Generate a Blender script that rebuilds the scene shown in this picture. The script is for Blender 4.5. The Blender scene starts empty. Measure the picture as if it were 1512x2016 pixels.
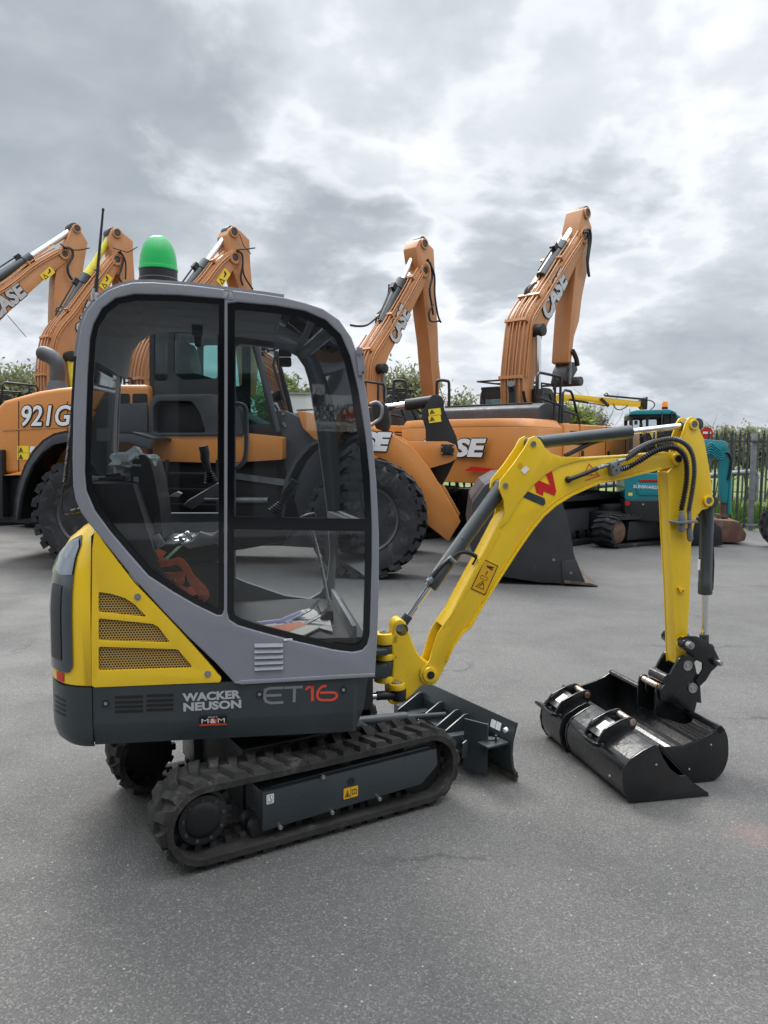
import bpy, bmesh, math, random
from mathutils import Vector, Matrix
from mathutils.geometry import tessellate_polygon
R_ = math.radians
random.seed(7)
SC = bpy.context.scene
# ------------------------------------------------------------ camera
FPX = 1514.0; CAMH = 1.65; PITCH = R_(4.46); ROLL = .012
cF = Vector((0, math.cos(PITCH), -math.sin(PITCH)))
_u = Vector((0, math.sin(PITCH), math.cos(PITCH))); _x = Vector((1, 0, 0))
cU = _u*math.cos(ROLL) - _x*math.sin(ROLL); cR = _x*math.cos(ROLL) + _u*math.sin(ROLL)
cC = Vector((0, 0, CAMH))
cam = bpy.data.objects.new('camera', bpy.data.cameras.new('camera'))
SC.collection.objects.link(cam)
cam.matrix_world = Matrix(((cR.x, cU.x, -cF.x, 0), (cR.y, cU.y, -cF.y, 0), (cR.z, cU.z, -cF.z, CAMH), (0, 0, 0, 1)))
cam.data.sensor_fit = 'VERTICAL'; cam.data.sensor_height = 24.0
cam.data.lens = 24.0*FPX/2016; cam.data.clip_end = 2000; cam.data.clip_start = .05
SC.camera = cam
SC.render.resolution_x = 768; SC.render.resolution_y = 1024
SC.view_settings.view_transform = 'Standard'; SC.view_settings.look = 'None'
SC.view_settings.exposure = 0.84
SC.cycles.transparent_max_bounces = 32; SC.view_settings.gamma = 1.0
# ------------------------------------------------------------ sun
SUN_AZ = R_(-28); SUN_EL = R_(48)      # azimuth measured from +Y towards +X: behind the machines, left
sd = bpy.data.lights.new('sun', 'SUN'); sd.energy = 1.5; sd.angle = R_(22); sd.color = (1, .96, .9)
so = bpy.data.objects.new('sun', sd); SC.collection.objects.link(so)
sdir = Vector((math.sin(SUN_AZ)*math.cos(SUN_EL), math.cos(SUN_AZ)*math.cos(SUN_EL), math.sin(SUN_EL)))
so.rotation_euler = sdir.to_track_quat('Z', 'Y').to_euler(); so.location = (0, 0, 30)
# ------------------------------------------------------------ node helper
class NT:
    def __init__(s, nt): s.t = nt; s.n = nt.nodes; s.l = nt.links
    def new(s, typ, **kw):
        n = s.n.new(typ)
        for k, v_ in kw.items(): setattr(n, k, v_)
        return n
    def put(s, sock, val):
        if hasattr(val, 'is_linked') or hasattr(val, 'links'): s.l.new(val, sock)
        else: sock.default_value = val
    def math(s, op, a, b=0.0, c=0.0, clamp=False):
        n = s.new('ShaderNodeMath', operation=op); n.use_clamp = clamp
        s.put(n.inputs[0], a); s.put(n.inputs[1], b); s.put(n.inputs[2], c); return n.outputs[0]
    def vm(s, op, a, b=(0, 0, 0)):
        n = s.new('ShaderNodeVectorMath', operation=op); s.put(n.inputs[0], a)
        if op == 'SCALE': s.put(n.inputs['Scale'], b)
        else: s.put(n.inputs[1], b)
        return n.outputs['Value'] if op in ('DOT_PRODUCT', 'LENGTH') else n.outputs[0]
    def noise(s, vec, scale, det=4, rough=.55, out='Fac', dist=0.0):
        n = s.new('ShaderNodeTexNoise'); s.put(n.inputs['Vector'], vec)
        n.inputs['Scale'].default_value = scale; n.inputs['Detail'].default_value = det
        n.inputs['Roughness'].default_value = rough; n.inputs['Distortion'].default_value = dist
        return n.outputs[out]
    def mr(s, v_, a, b, c=0., d=1., smooth=True):
        n = s.new('ShaderNodeMapRange'); n.interpolation_type = 'SMOOTHSTEP' if smooth else 'LINEAR'
        s.put(n.inputs[0], v_)
        for i, q in enumerate((a, b, c, d)): s.put(n.inputs[i+1], q)
        return n.outputs[0]
    def mix(s, f, a, b, typ='MIX'):
        n = s.new('ShaderNodeMix', data_type='RGBA', blend_type=typ); s.put(n.inputs[0], f)
        s.put(n.inputs[6], a if hasattr(a, 'links') else (*a, 1)[:4]); s.put(n.inputs[7], b if hasattr(b, 'links') else (*b, 1)[:4])
        return n.outputs[2]
# ------------------------------------------------------------ world: Nishita sky behind a broken cloud deck
W = bpy.data.worlds.new('World'); SC.world = W; W.use_nodes = True
k = NT(W.node_tree); k.n.clear()
sky = k.new('ShaderNodeTexSky', sky_type='NISHITA'); sky.sun_disc = False
sky.sun_elevation = SUN_EL; sky.sun_rotation = SUN_AZ; sky.air_density = 1.0; sky.dust_density = 1.5
tc = k.new('ShaderNodeTexCoord'); D = tc.outputs['Generated']
D = k.vm('NORMALIZE', D)
sp = k.new('ShaderNodeSeparateXYZ'); k.l.new(D, sp.inputs[0]); dz = sp.outputs[2]
den = k.math('ADD', k.math('MAXIMUM', dz, 0.0), .30)
cb = k.new('ShaderNodeCombineXYZ'); k.put(cb.inputs[0], k.math('DIVIDE', sp.outputs[0], den)); k.put(cb.inputs[1], k.math('DIVIDE', sp.outputs[1], den))
CP = cb.outputs[0]
n1 = k.noise(CP, 1.5, 7, .58, dist=.2); n2 = k.noise(CP, 5.5, 4, .55, dist=.2); n3 = k.noise(CP, .8, 3, .5)
wob = k.vm('SCALE', k.vm('SUBTRACT', k.noise(CP, 2.6, 4, .6, 'Color'), (.5, .5, .5)), .26)
DW = k.vm('NORMALIZE', k.vm('ADD', D, wob))
def raydir(px, py): return (cF + cR*((px-756)/FPX) - cU*((py-1008)/FPX)).normalized()
dark = None
for px, py, r0, r1, amt in ((90, 170, 5, 17, 1.0), (20, 60, 5, 12, .6), (330, 330, 2, 10, .8), (640, 470, 2, 9, 1.0), (500, 410, 1, 6, .7), (1010, 440, 2, 8, .9), (1170, 400, 1, 7, .8), (1120, 330, 1, 6, .6), (200, 640, 3, 10, .4), (760, 330, 1, 8, .3),
                            (1350, 740, 2, 12, .6), (1000, 640, 1, 9, .25), (900, -60, 3, 14, .42), (300, 690, 2, 9, .2), (-1500, 400, 10, 40, .5), (2600, 300, 10, 40, .4)):
    dp = k.vm('DOT_PRODUCT', DW, tuple(raydir(px, py)))
    m = k.mr(dp, math.cos(R_(r1)), math.cos(R_(r0)), 0, amt)
    dark = m if dark is None else k.math('MAXIMUM', dark, m)
lit = None
for px, py, r0, r1, amt in ((900, 120, 4, 26, .12), (480, 380, 1, 8, .10), (830, 420, 1, 7, .12), (1010, 290, 1, 6, .12), (1330, 560, 4, 18, .12), (60, 660, 3, 12, .18), (760, 620, 3, 12, .10)):
    dp = k.vm('DOT_PRODUCT', DW, tuple(raydir(px, py)))
    m = k.mr(dp, math.cos(R_(r1)), math.cos(R_(r0)), 0, amt)
    lit = m if lit is None else k.math('ADD', lit, m)
q = k.math('ADD', n1, k.math('MULTIPLY', k.math('SUBTRACT', n2, .5), .30))
q = k.math('ADD', q, k.math('SUBTRACT', k.math('MULTIPLY', dark, .20), k.math('MULTIPLY', lit, .35)))
body = k.mr(q, .50, .64); rim = k.math('MULTIPLY', k.mr(q, .40, .49), k.mr(q, .49, .57, 1, 0))
v0 = k.math('ADD', .82, k.math('MULTIPLY', k.math('SUBTRACT', n2, .5), .42))
v0 = k.math('SUBTRACT', v0, k.math('MULTIPLY', body, k.math('ADD', .15, k.math('MULTIPLY', dark, .20))))
v0 = k.math('ADD', v0, k.math('MULTIPLY', rim, .13)); v0 = k.math('ADD', v0, k.math('MULTIPLY', k.math('SUBTRACT', n3, .5), .35))
v0 = k.math('SUBTRACT', v0, k.math('MULTIPLY', dark, .10))
hor = k.mr(dz, 0.0, .25, -.05, 0.0); v0 = k.math('ADD', v0, hor, clamp=True)
cr = k.new('ShaderNodeValToRGB'); k.l.new(v0, cr.inputs[0])
e = cr.color_ramp.elements; e[0].position = .05; e[0].color = (.155, .182, .205, 1); e[1].position = 1.0; e[1].color = (.57, .59, .62, 1)
for p_, c_ in ((.36, (.248, .277, .305)), (.60, (.362, .390, .422)), (.80, (.452, .475, .508))):
    q = e.new(p_); q.color = (*c_, 1)
cl = k.vm('SCALE', cr.outputs[0], 10.0)
up = k.mr(dz, .54, .90, 1.0, 4.2); cl = k.vm('SCALE', cl, up)  # unseen overhead sky brightened to light the ground and top faces
back = k.mr(k.math('ADD', sp.outputs[1], k.math('MULTIPLY', dz, .55)), -.45, .35, .80, 1.0); cl = k.vm('SCALE', cl, back)   # cloud deck behind the viewer dimmed to shade near sides; brighter towards the sun
gap = k.mr(k.noise(CP, .9, 5, .5), .66, .8, 0, .35)
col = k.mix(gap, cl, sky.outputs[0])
gnd = k.mr(dz, -.05, 0.0, 0, 1)
col = k.mix(gnd, (1.6, 1.6, 1.6), col)
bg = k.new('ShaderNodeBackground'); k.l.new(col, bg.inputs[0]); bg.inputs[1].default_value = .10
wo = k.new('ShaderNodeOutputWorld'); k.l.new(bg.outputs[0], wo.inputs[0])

# ------------------------------------------------------------ frames
class Fr:
    """a vertical plane frame: u along yaw, o to its left (away from the viewer), z up"""
    def __init__(s, x, y, yaw, z=0.):
        s.x, s.y, s.z, s.a = x, y, z, R_(yaw); s.c, s.s = math.cos(s.a), math.sin(s.a)
        s.M = Matrix.Translation((x, y, z)) @ Matrix.Rotation(s.a, 4, 'Z')
    def p(s, px, py, o=0.):
        r = cF + cR*((px-756)/FPX) - cU*((py-1008)/FPX)
        t = (s.x*-s.s + s.y*s.c + o)/(r.x*-s.s + r.y*s.c)
        w = cC + r*t; dx, dy = w.x-s.x, w.y-s.y
        return (dx*s.c + dy*s.s, w.z-s.z)
    def pp(s, pts, o=0.): return [s.p(a, b, o) for a, b in pts]
    def P(s, px, py, o=0.):
        a, b = s.p(px, py, o); return Vector((a, o, b))
    def w(s, u, o, z): return s.M @ Vector((u, o, z))
def ground(px, py, z=0.):
    r = cF + cR*((px-756)/FPX) - cU*((py-1008)/FPX); return cC + r*((z-CAMH)/r.z)
def atY(px, py, Y):
    r = cF + cR*((px-756)/FPX) - cU*((py-1008)/FPX); return cC + r*(Y/r.y)
# ------------------------------------------------------------ mesh builder
class MB:
    def __init__(s): s.v = []; s.f = []; s.mi = []; s.cm = 0
    def add(s, vs, fs):
        b = len(s.v); s.v += [tuple(q) for q in vs]; s.f += [tuple(i+b for i in f_) for f_ in fs]; s.mi += [s.cm]*len(fs); return s
    def box(s, x0, x1, y0, y1, z0, z1, M=None):
        vs = [Vector((x, y, z)) for z in (z0, z1) for y in (y0, y1) for x in (x0, x1)]
        if M is not None: vs = [M @ q for q in vs]
        return s.add(vs, [(0, 2, 3, 1), (4, 5, 7, 6), (0, 1, 5, 4), (2, 6, 7, 3), (0, 4, 6, 2), (1, 3, 7, 5)])
    def obox(s, c, ax, ay, az):
        c = Vector(c); ax, ay, az = Vector(ax), Vector(ay), Vector(az)
        vs = [c + ax*i + ay*j + az*l for l in (-1, 1) for j in (-1, 1) for i in (-1, 1)]
        return s.add(vs, [(0, 2, 3, 1), (4, 5, 7, 6), (0, 1, 5, 4), (2, 6, 7, 3), (0, 4, 6, 2), (1, 3, 7, 5)])
    def bar(s, a, b, w, h, up=(0, 0, 1)):
        a, b = Vector(a), Vector(b); d = (b-a); L = d.length; d.normalize(); x = d.cross(Vector(up))
        if x.length < 1e-4: x = d.cross(Vector((0, 1, 0)))
        x.normalize(); y = x.cross(d)
        return s.obox((a+b)/2, d*L/2, x*w/2, y*h/2)
    def cone(s, a, b, r0, r1, n=16, cap=True):
        a, b = Vector(a), Vector(b); d = (b-a).normalized()
        x = d.orthogonal().normalized(); y = d.cross(x)
        vs = []
        for p_, r in ((a, r0), (b, r1)):
            for i in range(n):
                t = 2*math.pi*i/n; vs.append(p_ + x*math.cos(t)*r + y*math.sin(t)*r)
        fs = [(i, (i+1) % n, n+(i+1) % n, n+i) for i in range(n)]
        if cap: fs += [tuple(range(n-1, -1, -1)), tuple(range(n, 2*n))]
        return s.add(vs, fs)
    def cyl(s, a, b, r, n=16): return s.cone(a, b, r, r, n)
    def ring(s, a, b, ro, ri, n=20):
        a, b = Vector(a), Vector(b); d = (b-a).normalized(); x = d.orthogonal().normalized(); y = d.cross(x); vs = []
        for p_, r in ((a, ro), (b, ro), (b, ri), (a, ri)):
            for i in range(n):
                t = 2*math.pi*i/n; vs.append(p_ + x*math.cos(t)*r + y*math.sin(t)*r)
        fs = []
        for q in range(4):
            for i in range(n): j = (i+1) % n; q2 = (q+1) % 4; fs.append((q*n+i, q*n+j, q2*n+j, q2*n+i))
        return s.add(vs, fs)
    def lathe(s, prof, c, ax=(0, 0, 1), n=24):
        """prof: (r, h) along ax from c"""
        c = Vector(c); d = Vector(ax).normalized(); x = d.orthogonal().normalized(); y = d.cross(x); vs = []
        for r, h in prof:
            for i in range(n):
                t = 2*math.pi*i/n; vs.append(c + d*h + x*math.cos(t)*r + y*math.sin(t)*r)
        m = len(prof); fs = [(q*n+i, q*n+(i+1) % n, (q+1)*n+(i+1) % n, (q+1)*n+i) for q in range(m-1) for i in range(n)]
        fs += [tuple(range(n-1, -1, -1)), tuple(range((m-1)*n, m*n))]
        return s.add(vs, fs)
    def tube(s, pts, r, n=8, closed=False, rf=None):
        pts = [Vector(p_) for p_ in pts]; m = len(pts); vs = []; x = None
        for i, p_ in enumerate(pts):
            a = pts[i-1] if (i or closed) else p_; b = pts[(i+1) % m] if (i < m-1 or closed) else p_
            d = (b-a).normalized()
            if x is None: x = d.orthogonal().normalized()
            x = (x - d*x.dot(d)).normalized(); y = d.cross(x); rr = r if rf is None else rf(i, m)
            for j in range(n):
                t = 2*math.pi*j/n; vs.append(p_ + x*math.cos(t)*rr + y*math.sin(t)*rr)
        fs = [(i*n+j, i*n+(j+1) % n, ((i+1) % m)*n+(j+1) % n, ((i+1) % m)*n+j) for i in range(m if closed else m-1) for j in range(n)]
        if not closed: fs += [tuple(range(n-1, -1, -1)), tuple(range((m-1)*n, m*n))]
        return s.add(vs, fs)
    def prism(s, loop, y0, y1, holes=(), M=None):
        """2D loop (u,z) (+holes) extruded along o from y0 to y1"""
        loops = [list(loop)] + [list(h) for h in holes]; flat = [q for l_ in loops for q in l_]; n = len(flat)
        tris = tessellate_polygon([[Vector((a, b, 0)) for a, b in l_] for l_ in loops])
        if not callable(y0): _a = y0; y0 = lambda u, z: _a
        if not callable(y1): _b = y1; y1 = lambda u, z: _b
        vs = [Vector((a, y0(a, b), b)) for a, b in flat] + [Vector((a, y1(a, b), b)) for a, b in flat]
        if M is not None: vs = [M @ q for q in vs]
        fs = [tuple(t) for t in tris] + [tuple(i+n for i in reversed(t)) for t in tris]; b = 0
        for l_ in loops:
            m = len(l_); fs += [(b+i, b+(i+1) % m, n+b+(i+1) % m, n+b+i) for i in range(m)]; b += m
        return s.add(vs, fs)
    def grid(s, rows, closed=False):
        m = len(rows); n = len(rows[0]); vs = [q for r in rows for q in r]
        return s.add(vs, [(i*n+j, i*n+(j+1) % n, (i+1)*n+(j+1) % n, (i+1)*n+j) for i in range(m-1) for j in range(n if closed else n-1)])
    def sheet(s, pts, y0, y1, t):
        """open profile (u,z) thickened by t, extruded along o"""
        n = len(pts); off = []
        for i in range(n):
            a = Vector(pts[max(i-1, 0)]); b = Vector(pts[min(i+1, n-1)]); d = (b-a).normalized(); off.append((pts[i][0]-d.y*t, pts[i][1]+d.x*t))
        for i in range(n-1):
            q = [pts[i], pts[i+1], off[i+1], off[i]]
            vs = [(a, y0, b) for a, b in q] + [(a, y1, b) for a, b in q]
            fs = [(0, 1, 2, 3), (4, 7, 6, 5), (0, 4, 5, 1), (2, 6, 7, 3)]
            if i == 0: fs.append((0, 3, 7, 4))
            if i == n-2: fs.append((1, 5, 6, 2))
            s.add(vs, fs)
        return s
    def build(s, name, mats, parent=None, fr=None, bevel=0., seg=2, smooth=35, recalc=True, weld=False):
        me = bpy.data.meshes.new(name); me.from_pydata(s.v, [], s.f)
        if not isinstance(mats, (list, tuple)): mats = [mats]
        for m in mats: me.materials.append(m)
        if len(mats) > 1: me.polygons.foreach_set('material_index', s.mi)
        bm = bmesh.new(); bm.from_mesh(me)
        if weld: bmesh.ops.remove_doubles(bm, verts=bm.verts, dist=1e-5)
        if recalc: bmesh.ops.recalc_face_normals(bm, faces=bm.faces)
        if bevel:
            bmesh.ops.remove_doubles(bm, verts=bm.verts, dist=1e-6)
            bmesh.ops.dissolve_limit(bm, angle_limit=R_(.3), verts=bm.verts, edges=bm.edges)
            es = [e_ for e_ in bm.edges if len(e_.link_faces) == 2 and e_.calc_face_angle(0) > R_(32)]
            try: bmesh.ops.bevel(bm, geom=es, offset=bevel, segments=seg, profile=.6, affect='EDGES', clamp_overlap=True)
            except Exception as ex: print('bevel', name, ex)
        bm.to_mesh(me); bm.free()
        if smooth:
            me.shade_smooth(); me.set_sharp_from_angle(angle=R_(smooth))
        me.update()
        o = bpy.data.objects.new(name, me); SC.collection.objects.link(o)
        return place(o, parent, fr)
FRM = {}
def place(o, parent=None, fr=None):
    if parent is not None:
        o.parent = parent; pf = FRM.get(parent.name, Matrix.Identity(4))
        M = fr.M if fr is not None else pf
        o.matrix_basis = pf.inverted() @ M; FRM[o.name] = M
    else:
        M = fr.M if fr is not None else Matrix.Identity(4)
        o.matrix_basis = M; FRM[o.name] = M
    return o
def tag(o, label=None, cat=None, group=None, kind=None):
    if label: o['label'] = label
    if cat: o['category'] = cat
    if group: o['group'] = group
    if kind: o['kind'] = kind
    return o
def empty(name, fr, label, cat, group=None):
    o = bpy.data.objects.new(name, None); SC.collection.objects.link(o); o.empty_display_size = .2
    place(o, None, fr); return tag(o, label, cat, group)
def copy_tree(o, parent=None):
    c = o.copy(); SC.collection.objects.link(c); c.parent = parent
    for ch in list(o.children): copy_tree(ch, c)
    return c
def smooth_path(pts, n=6):
    pts = [Vector(p_) for p_ in pts]; out = []
    for i in range(len(pts)-1):
        a = pts[max(i-1, 0)]; b = pts[i]; c = pts[i+1]; d = pts[min(i+2, len(pts)-1)]
        for j in range(n):
            t = j/n; out.append(.5*((2*b) + (c-a)*t + (2*a-5*b+4*c-d)*t*t + (3*b-a-3*c+d)*t**3))
    out.append(pts[-1]); return out
def sm2(pts, n=4, closed=False):
    q = [Vector((a, b, 0)) for a, b in pts]
    if closed: q = [q[-1]] + q + [q[0], q[1]]
    r = smooth_path(q, n)
    if closed: r = r[n:-(n+0)]; r = r[:len(pts)*n]
    return [(a.x, a.y) for a in r]
def inset(loop, d):
    n = len(loop); A = sum(loop[i][0]*loop[(i+1) % n][1]-loop[(i+1) % n][0]*loop[i][1] for i in range(n)); sg = 1 if A > 0 else -1; out = []
    for i in range(n):
        a = Vector(loop[i-1]); b = Vector(loop[i]); c = Vector(loop[(i+1) % n])
        d1 = (b-a).normalized(); d2 = (c-b).normalized(); n1 = Vector((-d1.y, d1.x)); n2 = Vector((-d2.y, d2.x)); m = (n1+n2)
        if m.length < 1e-5: m = n1
        m.normalize(); kk = max(.45, m.dot(n1)); out.append((b.x+sg*m.x*d/kk, b.y+sg*m.y*d/kk))
    return out
def rrect(x0, x1, z0, z1, r, n=5):
    out = []
    for cx, cz, a0 in ((x1-r, z1-r, 0), (x0+r, z1-r, 90), (x0+r, z0+r, 180), (x1-r, z0+r, 270)):
        for i in range(n+1): t = R_(a0+90*i/n); out.append((cx+r*math.cos(t), cz+r*math.sin(t)))
    return out
def circ(cx, cz, r, n=20): return [(cx+r*math.cos(2*math.pi*i/n), cz+r*math.sin(2*math.pi*i/n)) for i in range(n)]
def rnd(pts, r, n=4):
    """fillet each corner; r number or list"""
    m = len(pts); out = []
    for i in range(m):
        a = Vector(pts[i-1]); b = Vector(pts[i]); c = Vector(pts[(i+1) % m]); rr = r[i] if isinstance(r, (list, tuple)) else r
        d1 = a-b; d2 = c-b; q = min(rr, d1.length*.45, d2.length*.45)
        if q < 1e-4: out.append((b.x, b.y)); continue
        p0 = b+d1.normalized()*q; p1 = b+d2.normalized()*q
        for j in range(n+1):
            t = j/n; w = p0*(1-t)**2 + b*2*t*(1-t) + p1*t*t; out.append((w.x, w.y))
    return out
# ------------------------------------------------------------ lettering (stroke-built polygons through Blender's built-in font)
def text_mb(body, h, bold=.02, shear=0., spacing=1.0, xs=1.0, depth=.002):
    cu = bpy.data.curves.new('t', 'FONT'); cu.body = body; cu.size = 1.0; cu.shear = shear; cu.offset = bold; cu.space_character = spacing
    cu.extrude = 0; cu.resolution_u = 3
    o = bpy.data.objects.new('t', cu); SC.collection.objects.link(o)
    bpy.context.view_layer.update()
    me = bpy.data.meshes.new_from_object(o.evaluated_get(bpy.context.evaluated_depsgraph_get()))
    vs = [v_.co.copy() for v_ in me.vertices]; fs = [tuple(p_.vertices) for p_ in me.polygons]
    bpy.data.objects.remove(o); bpy.data.curves.remove(cu); bpy.data.meshes.remove(me)
    x0 = min(v_.x for v_ in vs); x1 = max(v_.x for v_ in vs); y0 = min(v_.y for v_ in vs); y1 = max(v_.y for v_ in vs); s = h/(y1-y0)
    return [((v_.x-x0)*s*xs, (v_.y-y0)*s) for v_ in vs], fs, (x1-x0)*s*xs
def put_text(mb, body, h, M, width=None, align='C', off=0., **kw):
    """M maps (x right, 0, z up) text plane -> local; off pushes along -y of M"""
    pts, fs, wd = text_mb(body, h, **kw); k_ = (width/wd) if width else 1.0; wd *= k_
    dx = -wd/2 if align == 'C' else 0
    mb.add([M @ Vector((x*k_+dx, -off, y-h/2)) for x, y in pts], fs); return mb
def plane_M(c, xdir, zdir):
    x = Vector(xdir).normalized(); z = Vector(zdir); z = (z-x*z.dot(x)).normalized(); y = z.cross(x)
    return Matrix(((x.x, y.x, z.x, c[0]), (x.y, y.y, z.y, c[1]), (x.z, y.z, z.z, c[2]), (0, 0, 0, 1)))
# ------------------------------------------------------------ materials
def mat(name, col, rough=.5, metal=0., spec=.5, coat=0., nz=.0, nscale=6., bump=0., bscale=60., dirt=None, rvar=0., coatr=.08):
    m = bpy.data.materials.new(name); m.use_nodes = True; k = NT(m.node_tree); b = k.n['Principled BSDF']
    b.inputs['Roughness'].default_value = rough; b.inputs['Metallic'].default_value = metal
    b.inputs['Specular IOR Level'].default_value = spec; b.inputs['Coat Weight'].default_value = coat; b.inputs['Coat Roughness'].default_value = coatr
    tc = k.new('ShaderNodeTexCoord'); ob = tc.outputs['Object']; c = None
    if nz:
        f = k.noise(ob, nscale, 5, .6); lo = tuple(x*(1-nz) for x in col); hi = tuple(min(1, x*(1+nz)) for x in col)
        c = k.mix(k.mr(f, .3, .7), lo, hi)
    if dirt:
        f2 = k.noise(ob, dirt[1], 8, .7, dist=.4); c = k.mix(k.mr(f2, dirt[2], dirt[2]+.16, 0, dirt[3]), c if c is not None else col, dirt[0])
    if c is not None: k.l.new(c, b.inputs['Base Color'])
    else: b.inputs['Base Color'].default_value = (*col, 1)
    if rvar: k.l.new(k.mr(k.noise(ob, nscale*2.3, 5, .6), .3, .7, max(.02, rough-rvar), rough+rvar), b.inputs['Roughness'])
    if bump:
        bn = k.new('ShaderNodeBump'); bn.inputs['Strength'].default_value = bump; bn.inputs['Distance'].default_value = .002
        k.l.new(k.noise(ob, bscale, 4, .6), bn.inputs['Height']); k.l.new(bn.outputs[0], b.inputs['Normal'])
    return m
M = {}
M['yellow'] = mat('yellow_paint', (.72, .47, .012), .30, coat=.35, nz=.05, nscale=2.5, bump=.06, bscale=25, dirt=((.30, .22, .07), 9, .66, .35), rvar=.06)
M['yellow_cast'] = mat('yellow_cast_paint', (.72, .47, .012), .38, coat=.2, nz=.06, nscale=8, bump=.5, bscale=90, dirt=((.16, .11, .04), 14, .66, .5), rvar=.07)
M['anthr'] = mat('anthracite_paint', (.026, .036, .040), .34, coat=.15, nz=.12, nscale=3, bump=.15, bscale=120, dirt=((.09, .09, .085), 7, .60, .35), rvar=.08)
M['anthr_gloss'] = mat('anthracite_gloss', (.024, .036, .048), .16, coat=.6, nz=.08, nscale=3)
M['grey'] = mat('cab_grey_paint', (.205, .212, .238), .42, coat=.1, nz=.05, nscale=3, bump=.35, bscale=260, dirt=((.22, .21, .2), 5, .62, .25), rvar=.06)
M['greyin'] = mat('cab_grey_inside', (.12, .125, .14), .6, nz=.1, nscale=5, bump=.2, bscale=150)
M['liner'] = mat('roof_liner', (.25, .26, .28), .8, nz=.08, nscale=8)
M['black'] = mat('black_plastic', (.006, .0065, .008), .45, nz=.2, nscale=10, bump=.2, bscale=120)
M['seat'] = mat('seat_vinyl', (.008, .008, .010), .5, nz=.15, nscale=15, bump=.5, bscale=120)
M['blackgl'] = mat('black_window_border', (.004, .005, .007), .12)
M['bucket'] = mat('black_bucket_paint', (.008, .009, .010), .20, coat=.25, nz=.3, nscale=6, bump=.35, bscale=45, dirt=((.05, .05, .048), 11, .64, .2), rvar=.1, coatr=.2)
M['rubber'] = mat('track_rubber', (.026, .025, .024), .85, spec=.3, nz=.35, nscale=12, bump=.6, bscale=70, dirt=((.14, .13, .12), 9, .52, .45))
M['rubber2'] = mat('tyre_rubber', (.022, .023, .026), .8, spec=.3, nz=.3, nscale=5, bump=.4, bscale=30, dirt=((.11, .105, .10), 4, .52, .55))
M['chrome'] = mat('chrome_rod', (.75, .76, .78), .08, metal=1.)
M['steel'] = mat('bare_steel', (.42, .43, .44), .32, metal=.9, nz=.15, nscale=30, rvar=.1)
M['zinc'] = mat('galvanised_steel', (.21, .225, .24), .5, metal=.6, nz=.2, nscale=8, rvar=.1)
M['rustpin'] = mat('rusty_pin', (.50, .47, .44), .38, metal=.8, nz=.2, nscale=20, dirt=((.30, .11, .03), 22, .44, 1.))
M['rust'] = mat('rusty_steel', (.13, .065, .045), .75, nz=.35, nscale=5, bump=.5, bscale=40, dirt=((.30, .24, .2), 4, .58, .5))
M['rustdark'] = mat('worn_edge_steel', (.10, .075, .055), .6, metal=.3, nz=.4, nscale=14)
M['orange'] = mat('orange_paint', (.58, .225, .052), .33, coat=.25, nz=.06, nscale=1.2, dirt=((.36, .24, .16), 2.2, .58, .3), rvar=.06)
M['orange_b'] = mat('orange_boom_paint', (.45, .205, .080), .45, coat=.1, nz=.10, nscale=.9, dirt=((.33, .20, .13), 3.0, .56, .35), rvar=.08)
M['cgrey'] = mat('machine_dark_grey', (.045, .048, .055), .5, nz=.15, nscale=3, dirt=((.12, .12, .115), 3, .56, .35), rvar=.08)
M['cblack'] = mat('machine_black', (.010, .011, .013), .5, nz=.25, nscale=3, dirt=((.06, .06, .055), 4, .6, .4))
M['bgrey'] = mat('loader_bucket_grey', (.024, .026, .030), .5, nz=.2, nscale=2, dirt=((.09, .085, .08), 2.5, .56, .45), rvar=.08)
M['decal'] = mat('faded_white_decal', (.46, .48, .50), .45, nz=.06, nscale=3)
M['lampwin'] = mat('smoked_lamp_window', (.22, .25, .28), .10, metal=.75, coat=.5)
M['fence'] = mat('weathered_galvanised_pale', (.065, .072, .072), .55, metal=.3, nz=.3, nscale=6)
M['clad'] = mat('grey_wall_cladding', (.075, .08, .085), .5, nz=.1, nscale=.6)
M['white'] = mat('white_decal', (.72, .73, .74), .4)
M['lgrey'] = mat('grey_decal', (.36, .37, .39), .4)
M['mgrey'] = mat('mid_grey_decal', (.17, .18, .19), .45)
M['ink'] = mat('black_decal', (.008, .008, .010), .4)
M['red'] = mat('red_decal', (.50, .012, .010), .35)
M['redor'] = mat('red_orange_decal', (.62, .06, .03), .4)
M['ywarn'] = mat('warning_yellow', (.78, .58, .03), .4)
M['owarn'] = mat('warning_amber', (.62, .33, .01), .4)
M['reflector'] = mat('red_reflector', (.45, .01, .01), .15)
M['teal'] = mat('teal_paint', (.006, .19, .22), .3, coat=.3, nz=.08, nscale=2, dirt=((.12, .2, .2), 3, .6, .3))
M['sleeve'] = mat('yellow_sleeve', (.62, .56, .05), .6, nz=.12, nscale=6)
M['paper'] = mat('paper', (.62, .62, .60), .7, nz=.08, nscale=14)
M['paperblue'] = mat('blue_print', (.10, .10, .34), .6)
M['paperor'] = mat('orange_print', (.66, .20, .10), .6)
M['orangeweb'] = mat('orange_webbing', (1.0, .22, .06), .55, nz=.12, nscale=40, bump=.4, bscale=200)
M['greenweb'] = mat('green_webbing', (.14, .38, .16), .55, nz=.12, nscale=40)
M['wrap'] = mat('plastic_wrap', (.70, .76, .76), .25, nz=.1, nscale=20, bump=.8, bscale=30)
M['twig'] = mat('twig_bark', (.12, .095, .07), .9, nz=.3, nscale=6)
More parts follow.
